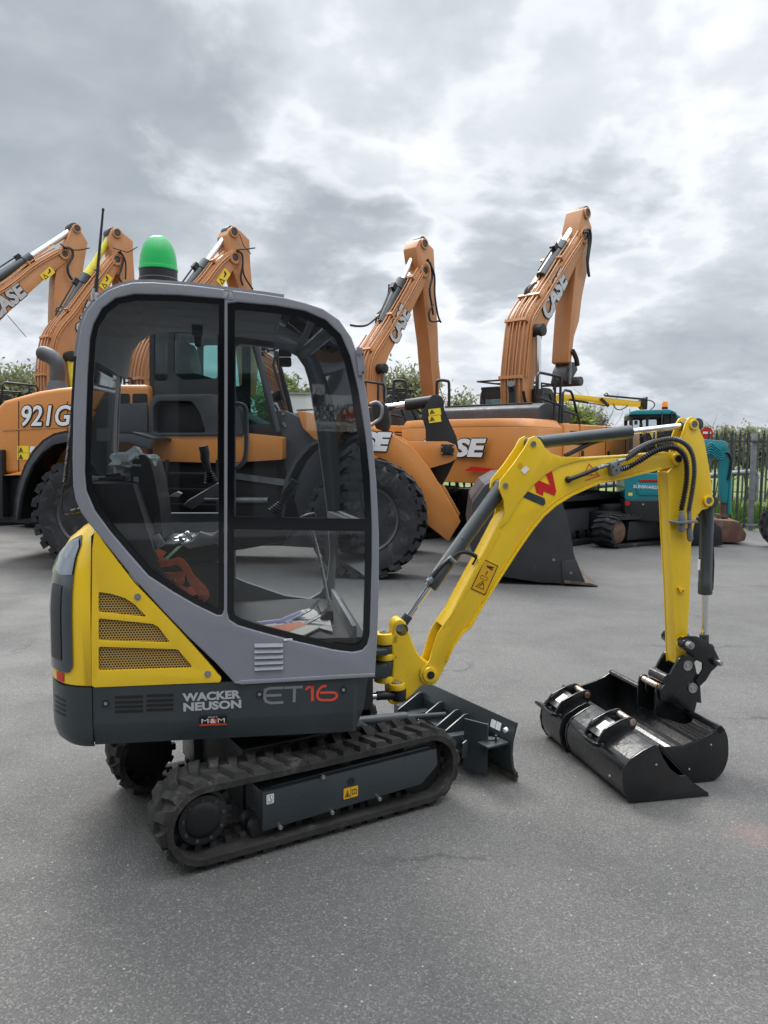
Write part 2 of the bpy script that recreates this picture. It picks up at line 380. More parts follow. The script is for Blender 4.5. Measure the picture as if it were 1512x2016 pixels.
def leafmat(name, a, b, c):
    m = bpy.data.materials.new(name); m.use_nodes = True; k = NT(m.node_tree); p = k.n['Principled BSDF']
    g = k.new('ShaderNodeNewGeometry'); x = k.mix(k.mr(g.outputs['Random Per Island'], 0, 1, smooth=False), a, b)
    x = k.mix(k.mr(k.noise(g.outputs['Position'], .8, 3), .45, .65), x, c); k.l.new(x, p.inputs['Base Color'])
    p.inputs['Roughness'].default_value = .6; p.inputs['Specular IOR Level'].default_value = .25
    tr = k.new('ShaderNodeBsdfTranslucent'); k.l.new(x, tr.inputs[0]); mx = k.new('ShaderNodeMixShader'); mx.inputs[0].default_value = .3
    k.l.new(p.outputs[0], mx.inputs[1]); k.l.new(tr.outputs[0], mx.inputs[2]); k.l.new(mx.outputs[0], k.n['Material Output'].inputs[0]); return m
M['leaf_y'] = leafmat('spring_leaf', (.17, .23, .05), (.30, .34, .10), (.13, .18, .05))
M['leaf_g'] = leafmat('grey_green_leaf', (.15, .18, .085), (.28, .29, .15), (.19, .20, .11))
M['leaf_d'] = leafmat('dark_leaf', (.05, .11, .025), (.13, .22, .05), (.08, .13, .04))
M['leaf_p'] = leafmat('pink_buds', (.16, .12, .10), (.24, .20, .16), (.14, .15, .07))
def glass(name, tint, refl=.08, rough=.02, lo=None):
    m = bpy.data.materials.new(name); m.use_nodes = True; k = NT(m.node_tree); k.n.clear()
    t = k.new('ShaderNodeBsdfTransparent'); t.inputs[0].default_value = (*tint, 1)
    g = k.new('ShaderNodeBsdfGlossy'); g.inputs['Roughness'].default_value = rough; g.inputs[0].default_value = (.9, .93, .95, 1)
    lw = k.new('ShaderNodeFresnel'); lw.inputs[0].default_value = 1.45
    f = k.math('ADD', k.math('MULTIPLY', lw.outputs[0], 1.0), refl-.04, clamp=True)
    mx = k.new('ShaderNodeMixShader'); k.l.new(f, mx.inputs[0]); k.l.new(t.outputs[0], mx.inputs[1]); k.l.new(g.outputs[0], mx.inputs[2])
    o = k.new('ShaderNodeOutputMaterial'); k.l.new(mx.outputs[0], o.inputs[0]); return m
M['glass'] = glass('cab_glass', (.84, .86, .87), .050)
M['glass2'] = glass('clear_glass', (.93, .95, .95), .03)
M['glassg'] = glass('green_tinted_glass', (.72, .88, .86), .05)
M['filmglass'] = glass('frosted_sticker', (.72, .74, .76), .1, .3)
M['wrapclear'] = glass('clear_plastic_wrap', (.75, .80, .80), .22, .18)
def lensmat(name, col, em):
    m = bpy.data.materials.new(name); m.use_nodes = True; k = NT(m.node_tree); b = k.n['Principled BSDF']
    b.inputs['Base Color'].default_value = (*col, 1); b.inputs['Roughness'].default_value = .12; b.inputs['Transmission Weight'].default_value = .25
    b.inputs['Coat Weight'].default_value = .15; b.inputs['Specular IOR Level'].default_value = .4
    tc = k.new('ShaderNodeTexCoord'); wv = k.new('ShaderNodeTexWave'); wv.wave_type = 'BANDS'; wv.bands_direction = 'X'
    # ribs round the dome: bands on the angle
    s_ = k.new('ShaderNodeSeparateXYZ'); k.l.new(tc.outputs['Object'], s_.inputs[0])
    c_ = k.new('ShaderNodeCombineXYZ'); k.l.new(k.math('ARCTAN2', s_.outputs[1], s_.outputs[0]), c_.inputs[0]); k.l.new(c_.outputs[0], wv.inputs['Vector'])
    wv.inputs['Scale'].default_value = 4.0
    bn = k.new('ShaderNodeBump'); bn.inputs['Strength'].default_value = .35; bn.inputs['Distance'].default_value = .004; k.l.new(wv.outputs[1], bn.inputs['Height']); k.l.new(bn.outputs[0], b.inputs['Normal'])
    b.inputs['Emission Color'].default_value = (*col, 1); b.inputs['Emission Strength'].default_value = em
    return m
M['green_lens'] = lensmat('green_beacon_lens', (.0, .34, .07), .16)
M['amber_lens'] = lensmat('amber_beacon_lens', (.85, .26, .02), .12)
def hexmat(name, plate, hole, pitch, rad, axes=('x', 'z'), rough=.45):
    """perforated sheet: round holes on a hexagonal lattice, in object space"""
    m = bpy.data.materials.new(name); m.use_nodes = True; k = NT(m.node_tree); b = k.n['Principled BSDF']; b.inputs['Roughness'].default_value = rough
    tc = k.new('ShaderNodeTexCoord'); s_ = k.new('ShaderNodeSeparateXYZ'); k.l.new(tc.outputs['Object'], s_.inputs[0])
    if axes[0] == 'arc': U_ = k.math('SUBTRACT', s_.outputs[0], s_.outputs[1])
    else: U_ = s_.outputs[0]
    V_ = s_.outputs[2]; sx = pitch; sy = pitch*1.732
    def lat(du, dv):
        a = k.math('SUBTRACT', k.math('FRACT', k.math('ADD', k.math('DIVIDE', U_, sx), du)), .5); c = k.math('SUBTRACT', k.math('FRACT', k.math('ADD', k.math('DIVIDE', V_, sy), dv)), .5)
        a = k.math('MULTIPLY', a, sx); c = k.math('MULTIPLY', c, sy)
        return k.math('SQRT', k.math('ADD', k.math('MULTIPLY', a, a), k.math('MULTIPLY', c, c)))
    d = k.math('MINIMUM', lat(0, 0), lat(.5, .5)); f = k.mr(d, rad*.85, rad*1.1)
    k.l.new(k.mix(f, hole, plate), b.inputs['Base Color']); return m
M['hexy'] = hexmat('perforated_yellow_sheet', (.46, .29, .07), (.006, .005, .004), .0112, .0043)
M['hexg'] = hexmat('perforated_grey_sheet', (.03, .04, .048), (.002, .002, .003), .0118, .0046, ('arc', 'z'))
def asphalt():
    m = bpy.data.materials.new('asphalt'); m.use_nodes = True; k = NT(m.node_tree); b = k.n['Principled BSDF']
    g = k.new('ShaderNodeNewGeometry'); P = g.outputs['Position']
    big = k.noise(P, .22, 5, .6); mid = k.noise(P, 1.3, 6, .62); fine = k.noise(P, 120, 3, .7); grit = k.noise(P, 42, 4, .75)
    c = k.mix(k.mr(big, .3, .7), (.082, .079, .073), (.135, .130, .120))
    c = k.mix(k.mr(mid, .42, .72, 0, .45), c, (.070, .069, .066))
    c = k.mix(k.mr(fine, .40, .62, 0, .7), c, (.050, .050, .052))
    vo = k.new('ShaderNodeTexVoronoi'); vo.inputs['Scale'].default_value = 165; k.l.new(P, vo.inputs['Vector'])
    sp_ = k.new('ShaderNodeSeparateColor'); k.l.new(vo.outputs['Color'], sp_.inputs[0])
    c = k.mix(k.mr(sp_.outputs[0], .70, .98, 0, .5), c, (.21, .204, .192))
    c = k.mix(k.mr(sp_.outputs[1], .80, .98, 0, .65), c, (.045, .045, .047))
    vo2 = k.new('ShaderNodeTexVoronoi'); vo2.inputs['Scale'].default_value = 42; k.l.new(P, vo2.inputs['Vector'])
    s2 = k.new('ShaderNodeSeparateColor'); k.l.new(vo2.outputs['Color'], s2.inputs[0])
    chip = k.math('MULTIPLY', k.mr(s2.outputs[0], .93, .97), k.mr(vo2.outputs['Distance'], .14, .22, 1, 0)); c = k.mix(chip, c, (.28, .275, .265))
    st = k.noise(P, .9, 7, .7, dist=.6); c = k.mix(k.mr(st, .56, .76, 0, .45), c, (.11, .105, .095))
    wv = k.new('ShaderNodeTexVoronoi'); wv.feature = 'DISTANCE_TO_EDGE'; wv.inputs['Scale'].default_value = .55
    k.l.new(k.vm('ADD', P, k.vm('SCALE', k.noise(P, 2.2, 6, .7, 'Color'), .55)), wv.inputs['Vector'])
    crk = k.math('MULTIPLY', k.mr(wv.outputs[0], .003, .012, 1, 0), k.mr(k.noise(P, .5, 2), .53, .62)); c = k.mix(k.math('MULTIPLY', crk, .6), c, (.03, .03, .03))
    rst = k.vm('LENGTH', k.vm('SUBTRACT', P, tuple(ground(1488, 1640)))); c = k.mix(k.mr(k.math('ADD', rst, k.math('MULTIPLY', mid, .25)), .12, .30, .22, 0), c, (.24, .11, .09))
    k.l.new(c, b.inputs['Base Color']); k.l.new(k.mr(mid, .3, .7, .62, .84), b.inputs['Roughness']); b.inputs['Specular IOR Level'].default_value = .45
    bn = k.new('ShaderNodeBump'); bn.inputs['Strength'].default_value = .9; bn.inputs['Distance'].default_value = .004
    h = k.math('ADD', k.math('MULTIPLY', vo.outputs['Distance'], -.6), grit); k.l.new(h, bn.inputs['Height']); k.l.new(bn.outputs[0], b.inputs['Normal'])
    return m
M['asphalt'] = asphalt()
def grassmat():
    m = bpy.data.materials.new('grass_ground'); m.use_nodes = True; k = NT(m.node_tree); b = k.n['Principled BSDF']
    g = k.new('ShaderNodeNewGeometry'); P = g.outputs['Position']
    c = k.mix(k.mr(k.noise(P, .5, 6, .6), .35, .65), (.06, .11, .018), (.15, .19, .035)); c = k.mix(k.mr(k.noise(P, 14, 5, .7), .45, .7, 0, .6), c, (.035, .06, .015))
    k.l.new(c, b.inputs['Base Color']); b.inputs['Roughness'].default_value = .9; return m
M['grass'] = grassmat()
# ================================================================ MINI EXCAVATOR (foreground)
OX, OY = -.484, 3.596
S = Fr(OX, OY, 10)                                   # upper structure
U = Fr(OX, OY, 32)                                   # undercarriage
_p = S.w(.55, 0, 0); B = Fr(_p.x, _p.y, 14)          # boom plane
mini = empty('mini_excavator', S, 'yellow and grey mini excavator with green beacon on its cab, in the foreground', 'mini excavator')
HN = -.49                                            # near side plane of the upper structure
def blk(c, sx, sy, sz): return (c[0]-sx, c[0]+sx, c[1]-sy, c[1]+sy, c[2]-sz, c[2]+sz)
def rot2(pts, c, a): return [(c[0]+(x-c[0])*math.cos(a)-(y-c[1])*math.sin(a), c[1]+(x-c[0])*math.sin(a)+(y-c[1])*math.cos(a)) for x, y in pts]
def bolt(mb, c, r=.008, h=.008, ax=(0, -1, 0)):
    c = Vector(c); ax = Vector(ax); mb.cone(c, c+ax*h*.5, r*1.35, r*1.25, 14); mb.cone(c+ax*h*.5, c+ax*h*1.3, r*.8, r*.7, 8)
# ---------------------------------------------------------------- undercarriage
def belt_path(uc0, uc1, r, zc, n_arc=18, top_sag=.006):
    pts = []
    for i in range(n_arc+1):
        t = math.pi/2 + math.pi*i/n_arc; pts.append((uc0+r*math.cos(t), zc+r*math.sin(t)))
    for i in range(1, 10): pts.append((uc0+(uc1-uc0)*i/10, zc-r))
    for i in range(n_arc+1):
        t = -math.pi/2 + math.pi*i/n_arc; pts.append((uc1+r*math.cos(t), zc+r*math.sin(t)))
    for i in range(1, 10): pts.append((uc1+(uc0-uc1)*i/10, zc+r-top_sag*math.sin(math.pi*i/10)))
    return pts
def resample(pts, step=None, n=None):
    L = [0]; m = len(pts)
    for i in range(m): L.append(L[-1]+math.dist(pts[i], pts[(i+1) % m]))
    n = n or int(round(L[-1]/step)); out = []; j = 0
    for q in range(n):
        s_ = L[-1]*q/n
        while L[j+1] < s_: j += 1
        t = (s_-L[j])/(L[j+1]-L[j]); a = pts[j]; b = pts[(j+1) % m]; d = Vector((b[0]-a[0], b[1]-a[1])).normalized()
        out.append(((a[0]+(b[0]-a[0])*t, a[1]+(b[1]-a[1])*t), d))
    return out
RW = .115; RO = .160; ZC = .188; UE = .532
for side in (-1, 1):
    yc = side*(.495-RW)
    outer = belt_path(-UE, UE, RO, ZC); inner = belt_path(-UE, UE, RO-.026, ZC)
    mb = MB(); mb.prism(outer, yc-RW, yc+RW, [inner])
    # rounded shoulder ribs on both belt edges
    for sy in (-1, 1):
        for p_, d in resample(belt_path(-UE, UE, RO-.034, ZC), n=46):
            mb.obox((p_[0], yc+sy*.028, p_[1]), (d.x*.013, 0, d.y*.013), (0, .012, 0), (-d.y*.017, 0, d.x*.017))
    rr = random.Random(3)
    for i, (p_, d) in enumerate(resample(outer, n=76)):
        nrm = Vector((d.y, 0, -d.x)); dd = Vector((d.x, 0, d.y)); half = i % 2
        y0, y1 = ((-RW+.004, .012) if half else (-.012, RW-.004))
        yo = -RW+.004 if half else RW-.004; c = Vector((p_[0], yc, p_[1]))
        vs = []
        hh = .021+rr.uniform(-.003, .003); sk = .018
        for h, w, ins in ((-.004, .027, 0), (hh, .020, .010)):
            for a, b, e in ((-1, y0, 0), (1, y0, 0), (1, y1, 0), (-1, y1, 0)):
                outer_end = abs(b-yo) < 1e-6
                bb = b - (math.copysign(ins, b)); shift = -sk if outer_end else sk
                ww = w*(1.15 if outer_end else .80)
                vs.append(c + dd*(a*ww+shift) + Vector((0, bb, 0)) + nrm*h)
        mb.add(vs, [(0, 1, 2, 3), (4, 7, 6, 5), (0, 4, 5, 1), (1, 5, 6, 2), (2, 6, 7, 3), (3, 7, 4, 0)])
    tr = mb.build('rubber_track', M['rubber'], mini, U, smooth=20)
    # sprocket + travel motor at the rear, idler at the front
    yf = yc + side*RW
    mb = MB(); ys = -1 if side < 0 else 1
    mb.cyl((-UE, yc-.03, ZC), (-UE, yc+.03, ZC), RO-.045, 26)
    for i in range(13):
        t = 2*math.pi*i/13; mb.obox((-UE+math.cos(t)*(RO-.038), yc, ZC+math.sin(t)*(RO-.038)), (math.cos(t)*.014, 0, math.sin(t)*.014), (0, .016, 0), (-math.sin(t)*.016, 0, math.cos(t)*.016))
    mb.ring((-UE, yf-ys*.085, ZC), (-UE, yf-ys*.052, ZC), .100, .060, 30)
    mb.build('drive_sprocket', M['cblack'], tr, bevel=.003)
    mb = MB(); mb.lathe([(.085, 0), (.085, .03), (.072, .045), (.045, .052), (.0, .052)], (-UE, yf-ys*.095, ZC), (0, ys, 0), 28)
    mb.build('travel_motor', M['black'], tr)
    for i in range(9):
        mb = MB(); t = 2*math.pi*(i+.3)/9; bolt(mb, (-UE+math.cos(t)*.084, yf-ys*.053, ZC+math.sin(t)*.084), .006, .007, (0, ys, 0)); mb.build('hub_bolt', M['cgrey'], tr)
    mb = MB(); mb.ring((UE-.02, yc-.05, ZC), (UE-.02, yc+.05, ZC), RO-.03, .06, 30); mb.cyl((UE-.02, yc-.045, ZC), (UE-.02, yc+.045, ZC), .075, 20)
    mb.build('idler_wheel', M['cblack'], tr, bevel=.004)
    for u_ in (-.28, 0., .28):
        mb = MB(); mb.lathe([(.03, -.06), (.052, -.055), (.052, -.02), (.035, -.015), (.035, .015), (.052, .02), (.052, .055), (.03, .06)], (u_, yc, .088), (0, 1, 0), 18); mb.build('track_roller', M['cblack'], tr)
    mb = MB(); mb.lathe([(.03, -.05), (.04, -.045), (.04, .045), (.03, .05)], (.12, yc, .305), (0, 1, 0), 16); mb.build('carrier_roller', M['cblack'], tr)
    # track frame with its cover plate
    if side < 0:
        o_ = -.478
        q = U.pp([(517, 1561), (860, 1474), (862, 1506), (830, 1544), (517, 1638)], o_)
        mb = MB(); mb.prism(q, o_, yc+.09, M=None); tf = mb.build('track_frame', M['anthr'], mini, U, bevel=.006)
        q2 = U.pp([(524, 1556), (535, 1548), (842, 1469), (858, 1474)], o_+.03)
        MB().prism(q2, o_+.03, yc+.07).build('frame_top_rail', M['anthr'], tf, bevel=.004)
        for a, b in ((550, 1627), (652, 1598), (745, 1571), (634, 1528)):
            mb = MB(); c = U.P(a, b, o_); mb.cyl(c, c+Vector((0, -.014, 0)), .0095, 14); mb.ring(c+Vector((0, -.014, 0)), c+Vector((0, -.018, 0)), .007, .004, 12)
            mb.build('frame_bolt', M['steel'], tf)
        c = U.P(691, 1538, o_); MB().ring(c+Vector((0, .001, 0)), c+Vector((0, -.003, 0)), .019, .017, 20).build('hole_rim', M['anthr'], tf)
        MB().cyl(c, c+Vector((0, -.0015, 0)), .0175, 20).build('access_hole', M['ink'], tf)
        # amber warning decal + white towing decal
        sk = (U.P(706, 1549, o_)-U.P(675, 1557, o_)).normalized()
        c = U.P(690.5, 1560, o_-.002); Mx = plane_M(c, sk, (0, 0, 1)); mb = MB(); mb.prism(rrect(-.036, .036, -.024, .024, .004), -.001, 0, M=Mx); st = mb.build('warning_sticker', M['owarn'], tf)
        mb = MB(); mb.prism([(-.030, -.016), (-.004, -.016), (-.017, .014)], -.002, -.001, [inset([(-.030, -.016), (-.004, -.016), (-.017, .014)], .0025)], M=Mx)
        mb.prism([(-.022, -.012), (-.012, -.012), (-.017, .002)], -.002, -.001, M=Mx)
        mb.prism([(.006, -.012), (.018, -.009), (.030, -.012), (.030, .010), (.018, .013), (.006, .010)], -.002, -.001, [inset([(.006, -.012), (.018, -.009), (.030, -.012), (.030, .010), (.018, .013), (.006, .010)], .0025)], M=Mx)
        mb.box(.0172, .0188, -.002, -.001, -.009, .012, Mx); mb.box(-.0008, .0008, -.002, -.001, -.023, .023, Mx); mb.build('sticker_symbols', M['ink'], tf)
        c = U.P(532, 1573, o_-.002); Mx = plane_M(c, sk, (0, 0, 1)); MB().prism(rrect(-.016, .016, -.020, .020, .004), -.001, 0, M=Mx).build('hook_sticker', M['white'], tf)
        mb = MB(); mb.prism(rrect(-.012, .012, -.016, .016, .003), -.002, -.001, [rrect(-.0105, .0105, -.0145, .0145, .002)], M=Mx)
        mb.tube([Mx @ Vector((.006*math.cos(t)-.001, -.002, -.004+.006*math.sin(t))) for t in [x*.5-2.6 for x in range(9)]], .0013, 5); mb.box(-.002, .001, -.002, -.001, .002, .012, Mx); mb.build('hook_symbol', M['ink'], tf)
    else:
        MB().prism([(-.33, .10), (.50, .10), (.56, .16), (.56, .28), (-.33, .28)], yc-.09, yc+.098).build('track_frame', M['anthr'], mini, U, bevel=.006)
mb = MB(); mb.prism([(-.30, .10), (.42, .10), (.42, .30), (.30, .37), (-.30, .37)], -.27, .27); ch = mb.build('centre_frame', M['cblack'], mini, U, bevel=.01)
MB().cyl((0, 0, .36), (0, 0, .45), .24, 36).build('slew_ring', M['cblack'], ch)
# dozer blade
BU = 1.03
prof = [(BU+.045, .02), (BU+.012, .08), (BU, .15), (BU+.004, .22), (BU+.03, .31)]
mb = MB(); mb.sheet([(a, b) for a, b in reversed(prof)], -.485, .485, .014); bl = mb.build('dozer_blade', M['anthr'], mini, U, smooth=60)
mb = MB(); mb.bar((BU+.045, -.485, .03), (BU+.045, .485, .03), .012, .05); mb.build('cutting_edge', M['rustdark'], bl)
mb = MB(); mb.box(BU-.10, BU-.004, -.32, .44, .085, .165); mb.build('lower_beam', M['anthr'], bl, bevel=.004)
for y_ in (-.30, -.13, -.05, .10, .30):
    MB().prism([(BU-.16, .10), (BU-.004, .09), (BU+.008, .255), (BU-.02, .255), (BU-.16, .18)], y_-.005, y_+.005).build('stiffener_rib', M['anthr'], bl, bevel=.001)
mb = MB(); mb.bar((.40, -.16, .17), (BU-.02, -.20, .15), .05, .07); mb.bar((.40, .16, .17), (BU-.02, .20, .15), .05, .07); mb.build('blade_arm', M['anthr'], bl, bevel=.004)
mb = MB(); mb.cyl((.36, 0, .28), (.72, 0, .25), .03, 18); ba = mb.build('blade_cylinder', M['anthr'], bl)
MB().cyl((.72, 0, .25), (BU-.05, 0, .22), .014, 14).build('cylinder_rod', M['cgrey'], ba)
mb = MB(); mb.prism([(BU-.14, .205), (BU-.005, .205), (BU-.005, .215), (BU-.14, .215)], -.475, -.395); mb.cyl((BU-.06, -.40, .215), (BU-.06, -.40, .222), .022, 14); mb.cyl((BU-.06, -.44, .215), (BU-.06, -.44, .25), .007, 10); mb.build('wing_bracket', M['anthr'], bl, bevel=.002)
MB().cyl((BU-.05, -.43, .215), (BU-.05, -.43, .228), .012, 12).build('bracket_bolt', M['steel'], bl)
# folded blade extension: upright plate beside the track
c0 = [ground(913, 1515, .03), ground(952, 1527, .03)]
loc = [U.M.inverted() @ q for q in c0]; d = (loc[1]-loc[0]).normalized(); a0 = loc[0]; a1 = loc[1]+d*.02
mb = MB(); mb.obox((a0+a1)/2+Vector((0, 0, .135)), d*((a1-a0).length/2), Vector((-d.y, d.x, 0))*.006, (0.0, 0, .135)); mb.build('blade_wing', M['anthr'], bl, bevel=.002)
for q, (y_, w_) in enumerate(((-.365, .018), (-.405, .018))):
    Mx = plane_M(Vector((BU+.0025, y_, .272)), (0, -1, 0), (.25, 0, 1)); mb = MB(); mb.prism(rrect(-w_, w_, -.02, .02, .003), -.0195, -.0188, M=Mx); mb.build('hook_sticker', M['white'], bl)
MB().cyl((BU+.0, -.452, .272), (BU-.017, -.452, .268), .012, 16).build('round_sticker', M['white'], bl)
# ---------------------------------------------------------------- upper structure: side skirt and tail
skirt = S.pp([(186, 1354), (731, 1334), (732, 1343), (718, 1402), (702, 1437), (694, 1439), (440, 1455), (187, 1470)], HN)
zt, zb = skirt[0][1], skirt[-1][1]
zcr = zb+.085
def sk_y(u, z): return HN + (max(0., zcr-z)/.085)*.022 + (max(0, u-.29)*.9)
pts = [(-.757, zt), (.29, zt-.0), (.352, zt-.003), (.352, zt-.04), (.335, zcr+.02), (.31, zb+.04), (.29, zb), (-.757, zb)]
mb = MB(); us = [-.757, -.5, -.2, 0, .15, .285, .30, .352]; zs = [zt, zt-.02, zcr+.01, zcr, zb+.03, zb]
rows = []
for z in zs:
    rows.append([Vector((min(u, .352-max(0, (zcr+.05-z))*.33), sk_y(u, z), z)) for u in us])
mb.grid(rows); mb.grid([[v_+Vector((0, .02, 0)) for v_ in r] for r in rows])
for r in (rows[0], rows[-1]): mb.grid([r, [v_+Vector((0, .02, 0)) for v_ in r]])
for c_ in (0, -1): mb.grid([[r[c_] for r in rows], [r[c_]+Vector((0, .02, 0)) for r in rows]])
skt = mb.build('side_skirt', M['anthr'], mini, S, smooth=15, weld=True)
mb = MB(); mb.box(-.80, .30, HN+.03, .47, zb+.01, zt-.01); mb.box(.28, .40, -.3, .3, zb+.03, zt-.02)
mb.build('revolving_frame', M['cblack'], mini, S, bevel=.01)
MB().box(-.75, .33, .472, .49, zb, zt).build('far_skirt', M['anthr'], mini, S, bevel=.003)
mb = MB()
for col in ((226, 282), (288, 342)):
    for j, yy in enumerate((1373, 1383, 1392, 1401)):
        yy2 = yy-.05*(col[0]-226)
        q = S.pp([(col[0], yy2-2.6), (col[1], yy2-4.4), (col[1], yy2+.8), (col[0], yy2+2.6)], HN)
        mb.prism(rnd(q, .006, 3), HN-.0015, HN+.004)
mb.build('vent_slots', M['ink'], skt)
for a, b in ((208, 1385), (511, 1367), (676, 1358)):
    c = S.P(a, b, HN-.001); MB().ring(c, c+Vector((0, -.004, 0)), .013, .009, 18).build('bolt_cap', M['ink'], skt)
    mb = MB(); bolt(mb, c, .006, .005); mb.build('skirt_bolt', M['steel'], skt)
def side_text(mb, body, x0, x1, yc0, yc1, hpx, fr, off, **kw):
    a = fr.P(x0, yc0, off); b = fr.P(x1, yc1, off); h = abs(fr.p(x0, yc0-hpx/2, off)[1]-fr.p(x0, yc0+hpx/2, off)[1])
    Mx = plane_M((a+b)/2, b-a, (0, 0, 1)); return put_text(mb, body, h, Mx, width=(b-a).length, **kw)
mb = MB(); side_text(mb, 'WACKER', 359, 474, 1373.5, 1366.5, 17, S, HN-.0012, bold=.045); side_text(mb, 'NEUSON', 361, 475, 1392.5, 1385.5, 17, S, HN-.0012, bold=.045)
mb.build('maker_lettering', M['lgrey'], skt)
# model lettering as strokes: E T in grey, 16 in red
def stroke(mb, pts, w, off, closed=False, fr=S):
    q = [Vector(fr.p(a, b, off)) for a, b in pts]; w = w/FPX*3.3/2
    n = len(q)
    L = []; Rr = []
    for i in range(n):
        a = q[i-1] if (i or closed) else q[i]; b = q[i]; c = q[(i+1) % n] if (i < n-1 or closed) else q[i]
        d1 = (b-a).normalized() if (b-a).length > 1e-6 else (c-b).normalized(); d2 = (c-b).normalized() if (c-b).length > 1e-6 else d1
        m = Vector((-(d1+d2).y, (d1+d2).x)).normalized(); kk = max(.5, m.dot(Vector((-d1.y, d1.x)))); L.append(b+m*w/kk); Rr.append(b-m*w/kk)
    vs = [(a.x, off, a.y) for a in L]+[(a.x, off, a.y) for a in Rr]
    mb.add(vs, [(i, (i+1) % n, n+(i+1) % n, n+i) for i in range(n if closed else n-1)])
o_ = HN-.0012
mb = MB(); stroke(mb, [(558, 1354), (531, 1355), (523, 1358), (521, 1366), (521, 1374), (524, 1381), (532, 1384), (558, 1383)], 5.2, o_); stroke(mb, [(522, 1369.5), (554, 1368.5)], 5, o_)
stroke(mb, [(559.5, 1354), (596, 1352.5)], 5.2, o_); stroke(mb, [(580, 1355), (579, 1382.5)], 5.6, o_); mb.build('model_lettering', M['mgrey'], skt)
mb = MB(); stroke(mb, [(602, 1358.5), (606, 1353), (616, 1352.3)], 4.6, o_); stroke(mb, [(615, 1350.2), (615, 1380.5)], 5.4, o_)
stroke(mb, sm2([(643, 1350), (634, 1352), (627, 1360), (624.5, 1370), (629, 1377), (640, 1378.3), (655, 1377.5), (662, 1372.5), (663, 1368), (659, 1364), (648, 1363.3), (630, 1364)], 3), 4.8, o_); mb.build('model_number', M['redor'], skt)
# supplier sticker
c = S.P(419.5, 1418, HN-.001); c.y = sk_y(c.x, c.z)+.0015; ST = (0, -.26, 1); Mx = plane_M(c, (1, 0, 0), ST)
mb = MB(); mb.box(-.054, .054, -.006, -.004, -.022, .022, Mx); stk = mb.build('supplier_sticker', M['ink'], skt)
mb = MB(); put_text(mb, 'M', .021, plane_M(Mx @ Vector((-.032, -.0062, .001)), (1, 0, 0), ST), width=.028, bold=.0); put_text(mb, 'M', .021, plane_M(Mx @ Vector((.033, -.0062, .001)), (1, 0, 0), ST), width=.028, bold=.0)
put_text(mb, 'SUPPLIED BY', .005, plane_M(Mx @ Vector((0, -.0062, .0185)), (1, 0, 0), ST), width=.04); mb.build('sticker_letters', M['white'], skt)
mb = MB(); mb.prism([(-.016, .010), (.016, .010), (.018, -.004), (0, -.019), (-.018, -.004)], -.0066, -.0060, M=Mx); mb.box(-.054, .054, -.0063, -.0060, -.022, -.0135, Mx); mb.build('sticker_shield', M['redor'], skt)
mb = MB(); put_text(mb, '&', .022, plane_M(Mx @ Vector((0, -.0072, .001)), (1, 0, 0), ST), width=.024, bold=.03); mb.build('sticker_ampersand', M['white'], skt)
# tail: plan curve swept vertically
def tail_plan(t, grow=0.):
    """t 0..1 from the near side round the back to the far side"""
    a, b = .205+grow, .30+grow
    T = t*3
    if T < 1:
        th = T*math.pi/2; return (-.762-a*math.sin(th)**.95, -.49-grow+b-b*math.cos(th))
    if T < 2: s_ = T-1; return (-.762-a-.012*math.sin(math.pi*s_), (-.19)+.38*s_)
    th = (3-T)*math.pi/2; return (-.762-a*math.sin(th)**.95, .49+grow-b+b*math.cos(th))
def tail_surf(prof, grow=0., t0=0., t1=1., n=60):
    rows = []
    for z, ins in prof:
        row = []
        for i in range(n+1):
            u, o = tail_plan(t0+(t1-t0)*i/n, grow)
            kx = 1-ins/.9; u2 = -.74+(u+.74)*(1-ins/.24) if u < -.74 else u; o2 = o*kx
            row.append(Vector((u2, o2, z)))
        rows.append(row)
    return rows
def tail_part(name, m, prof, grow=0., th=.012):
    r = tail_surf(prof, grow); mb = MB(); mb.grid(r); mb.grid([[v_ for v_ in q] for q in tail_surf([(z, i+th) for z, i in prof], grow)])
    r2 = tail_surf([(z, i+th) for z, i in prof], grow)
    for e_ in (0, -1): mb.grid([r[e_], r2[e_]]); mb.grid([[q[e_] for q in r], [q[e_] for q in r2]])
    return mb.build(name, m, mini, S, smooth=40, weld=True)
ztail = S.p(182, 1352, HN)[1]
tw = tail_part('counterweight', M['anthr'], [(zb-.005, .035), (zb+.012, .014), (zb+.05, .002), (zb+.1, 0), (ztail-.006, 0), (ztail-.004, .008)])
mb = MB()
for j in range(4):
    r0 = []; r1 = []
    for i in range(9):
        u, o = tail_plan(.115+.085*i/8, .0016); zz = S.p(130, 1376+j*9.5, -.42)[1]+.0; r0.append(Vector((u, o, zz-.004))); r1.append(Vector((u, o, zz+.0045)))
    mb.grid([r0, r1])
mb.build('vent_slots', M['ink'], tw)
zh = S.p(120, 1060, -.30)[1]
hood = tail_part('engine_hood', M['yellow'], [(ztail+.002, .006), (ztail+.006, 0), (1.0, 0), (1.08, .006), (1.16, .022), (1.22, .045), (1.28, .085), (1.325, .14), (1.35, .20), (1.358, .26)])
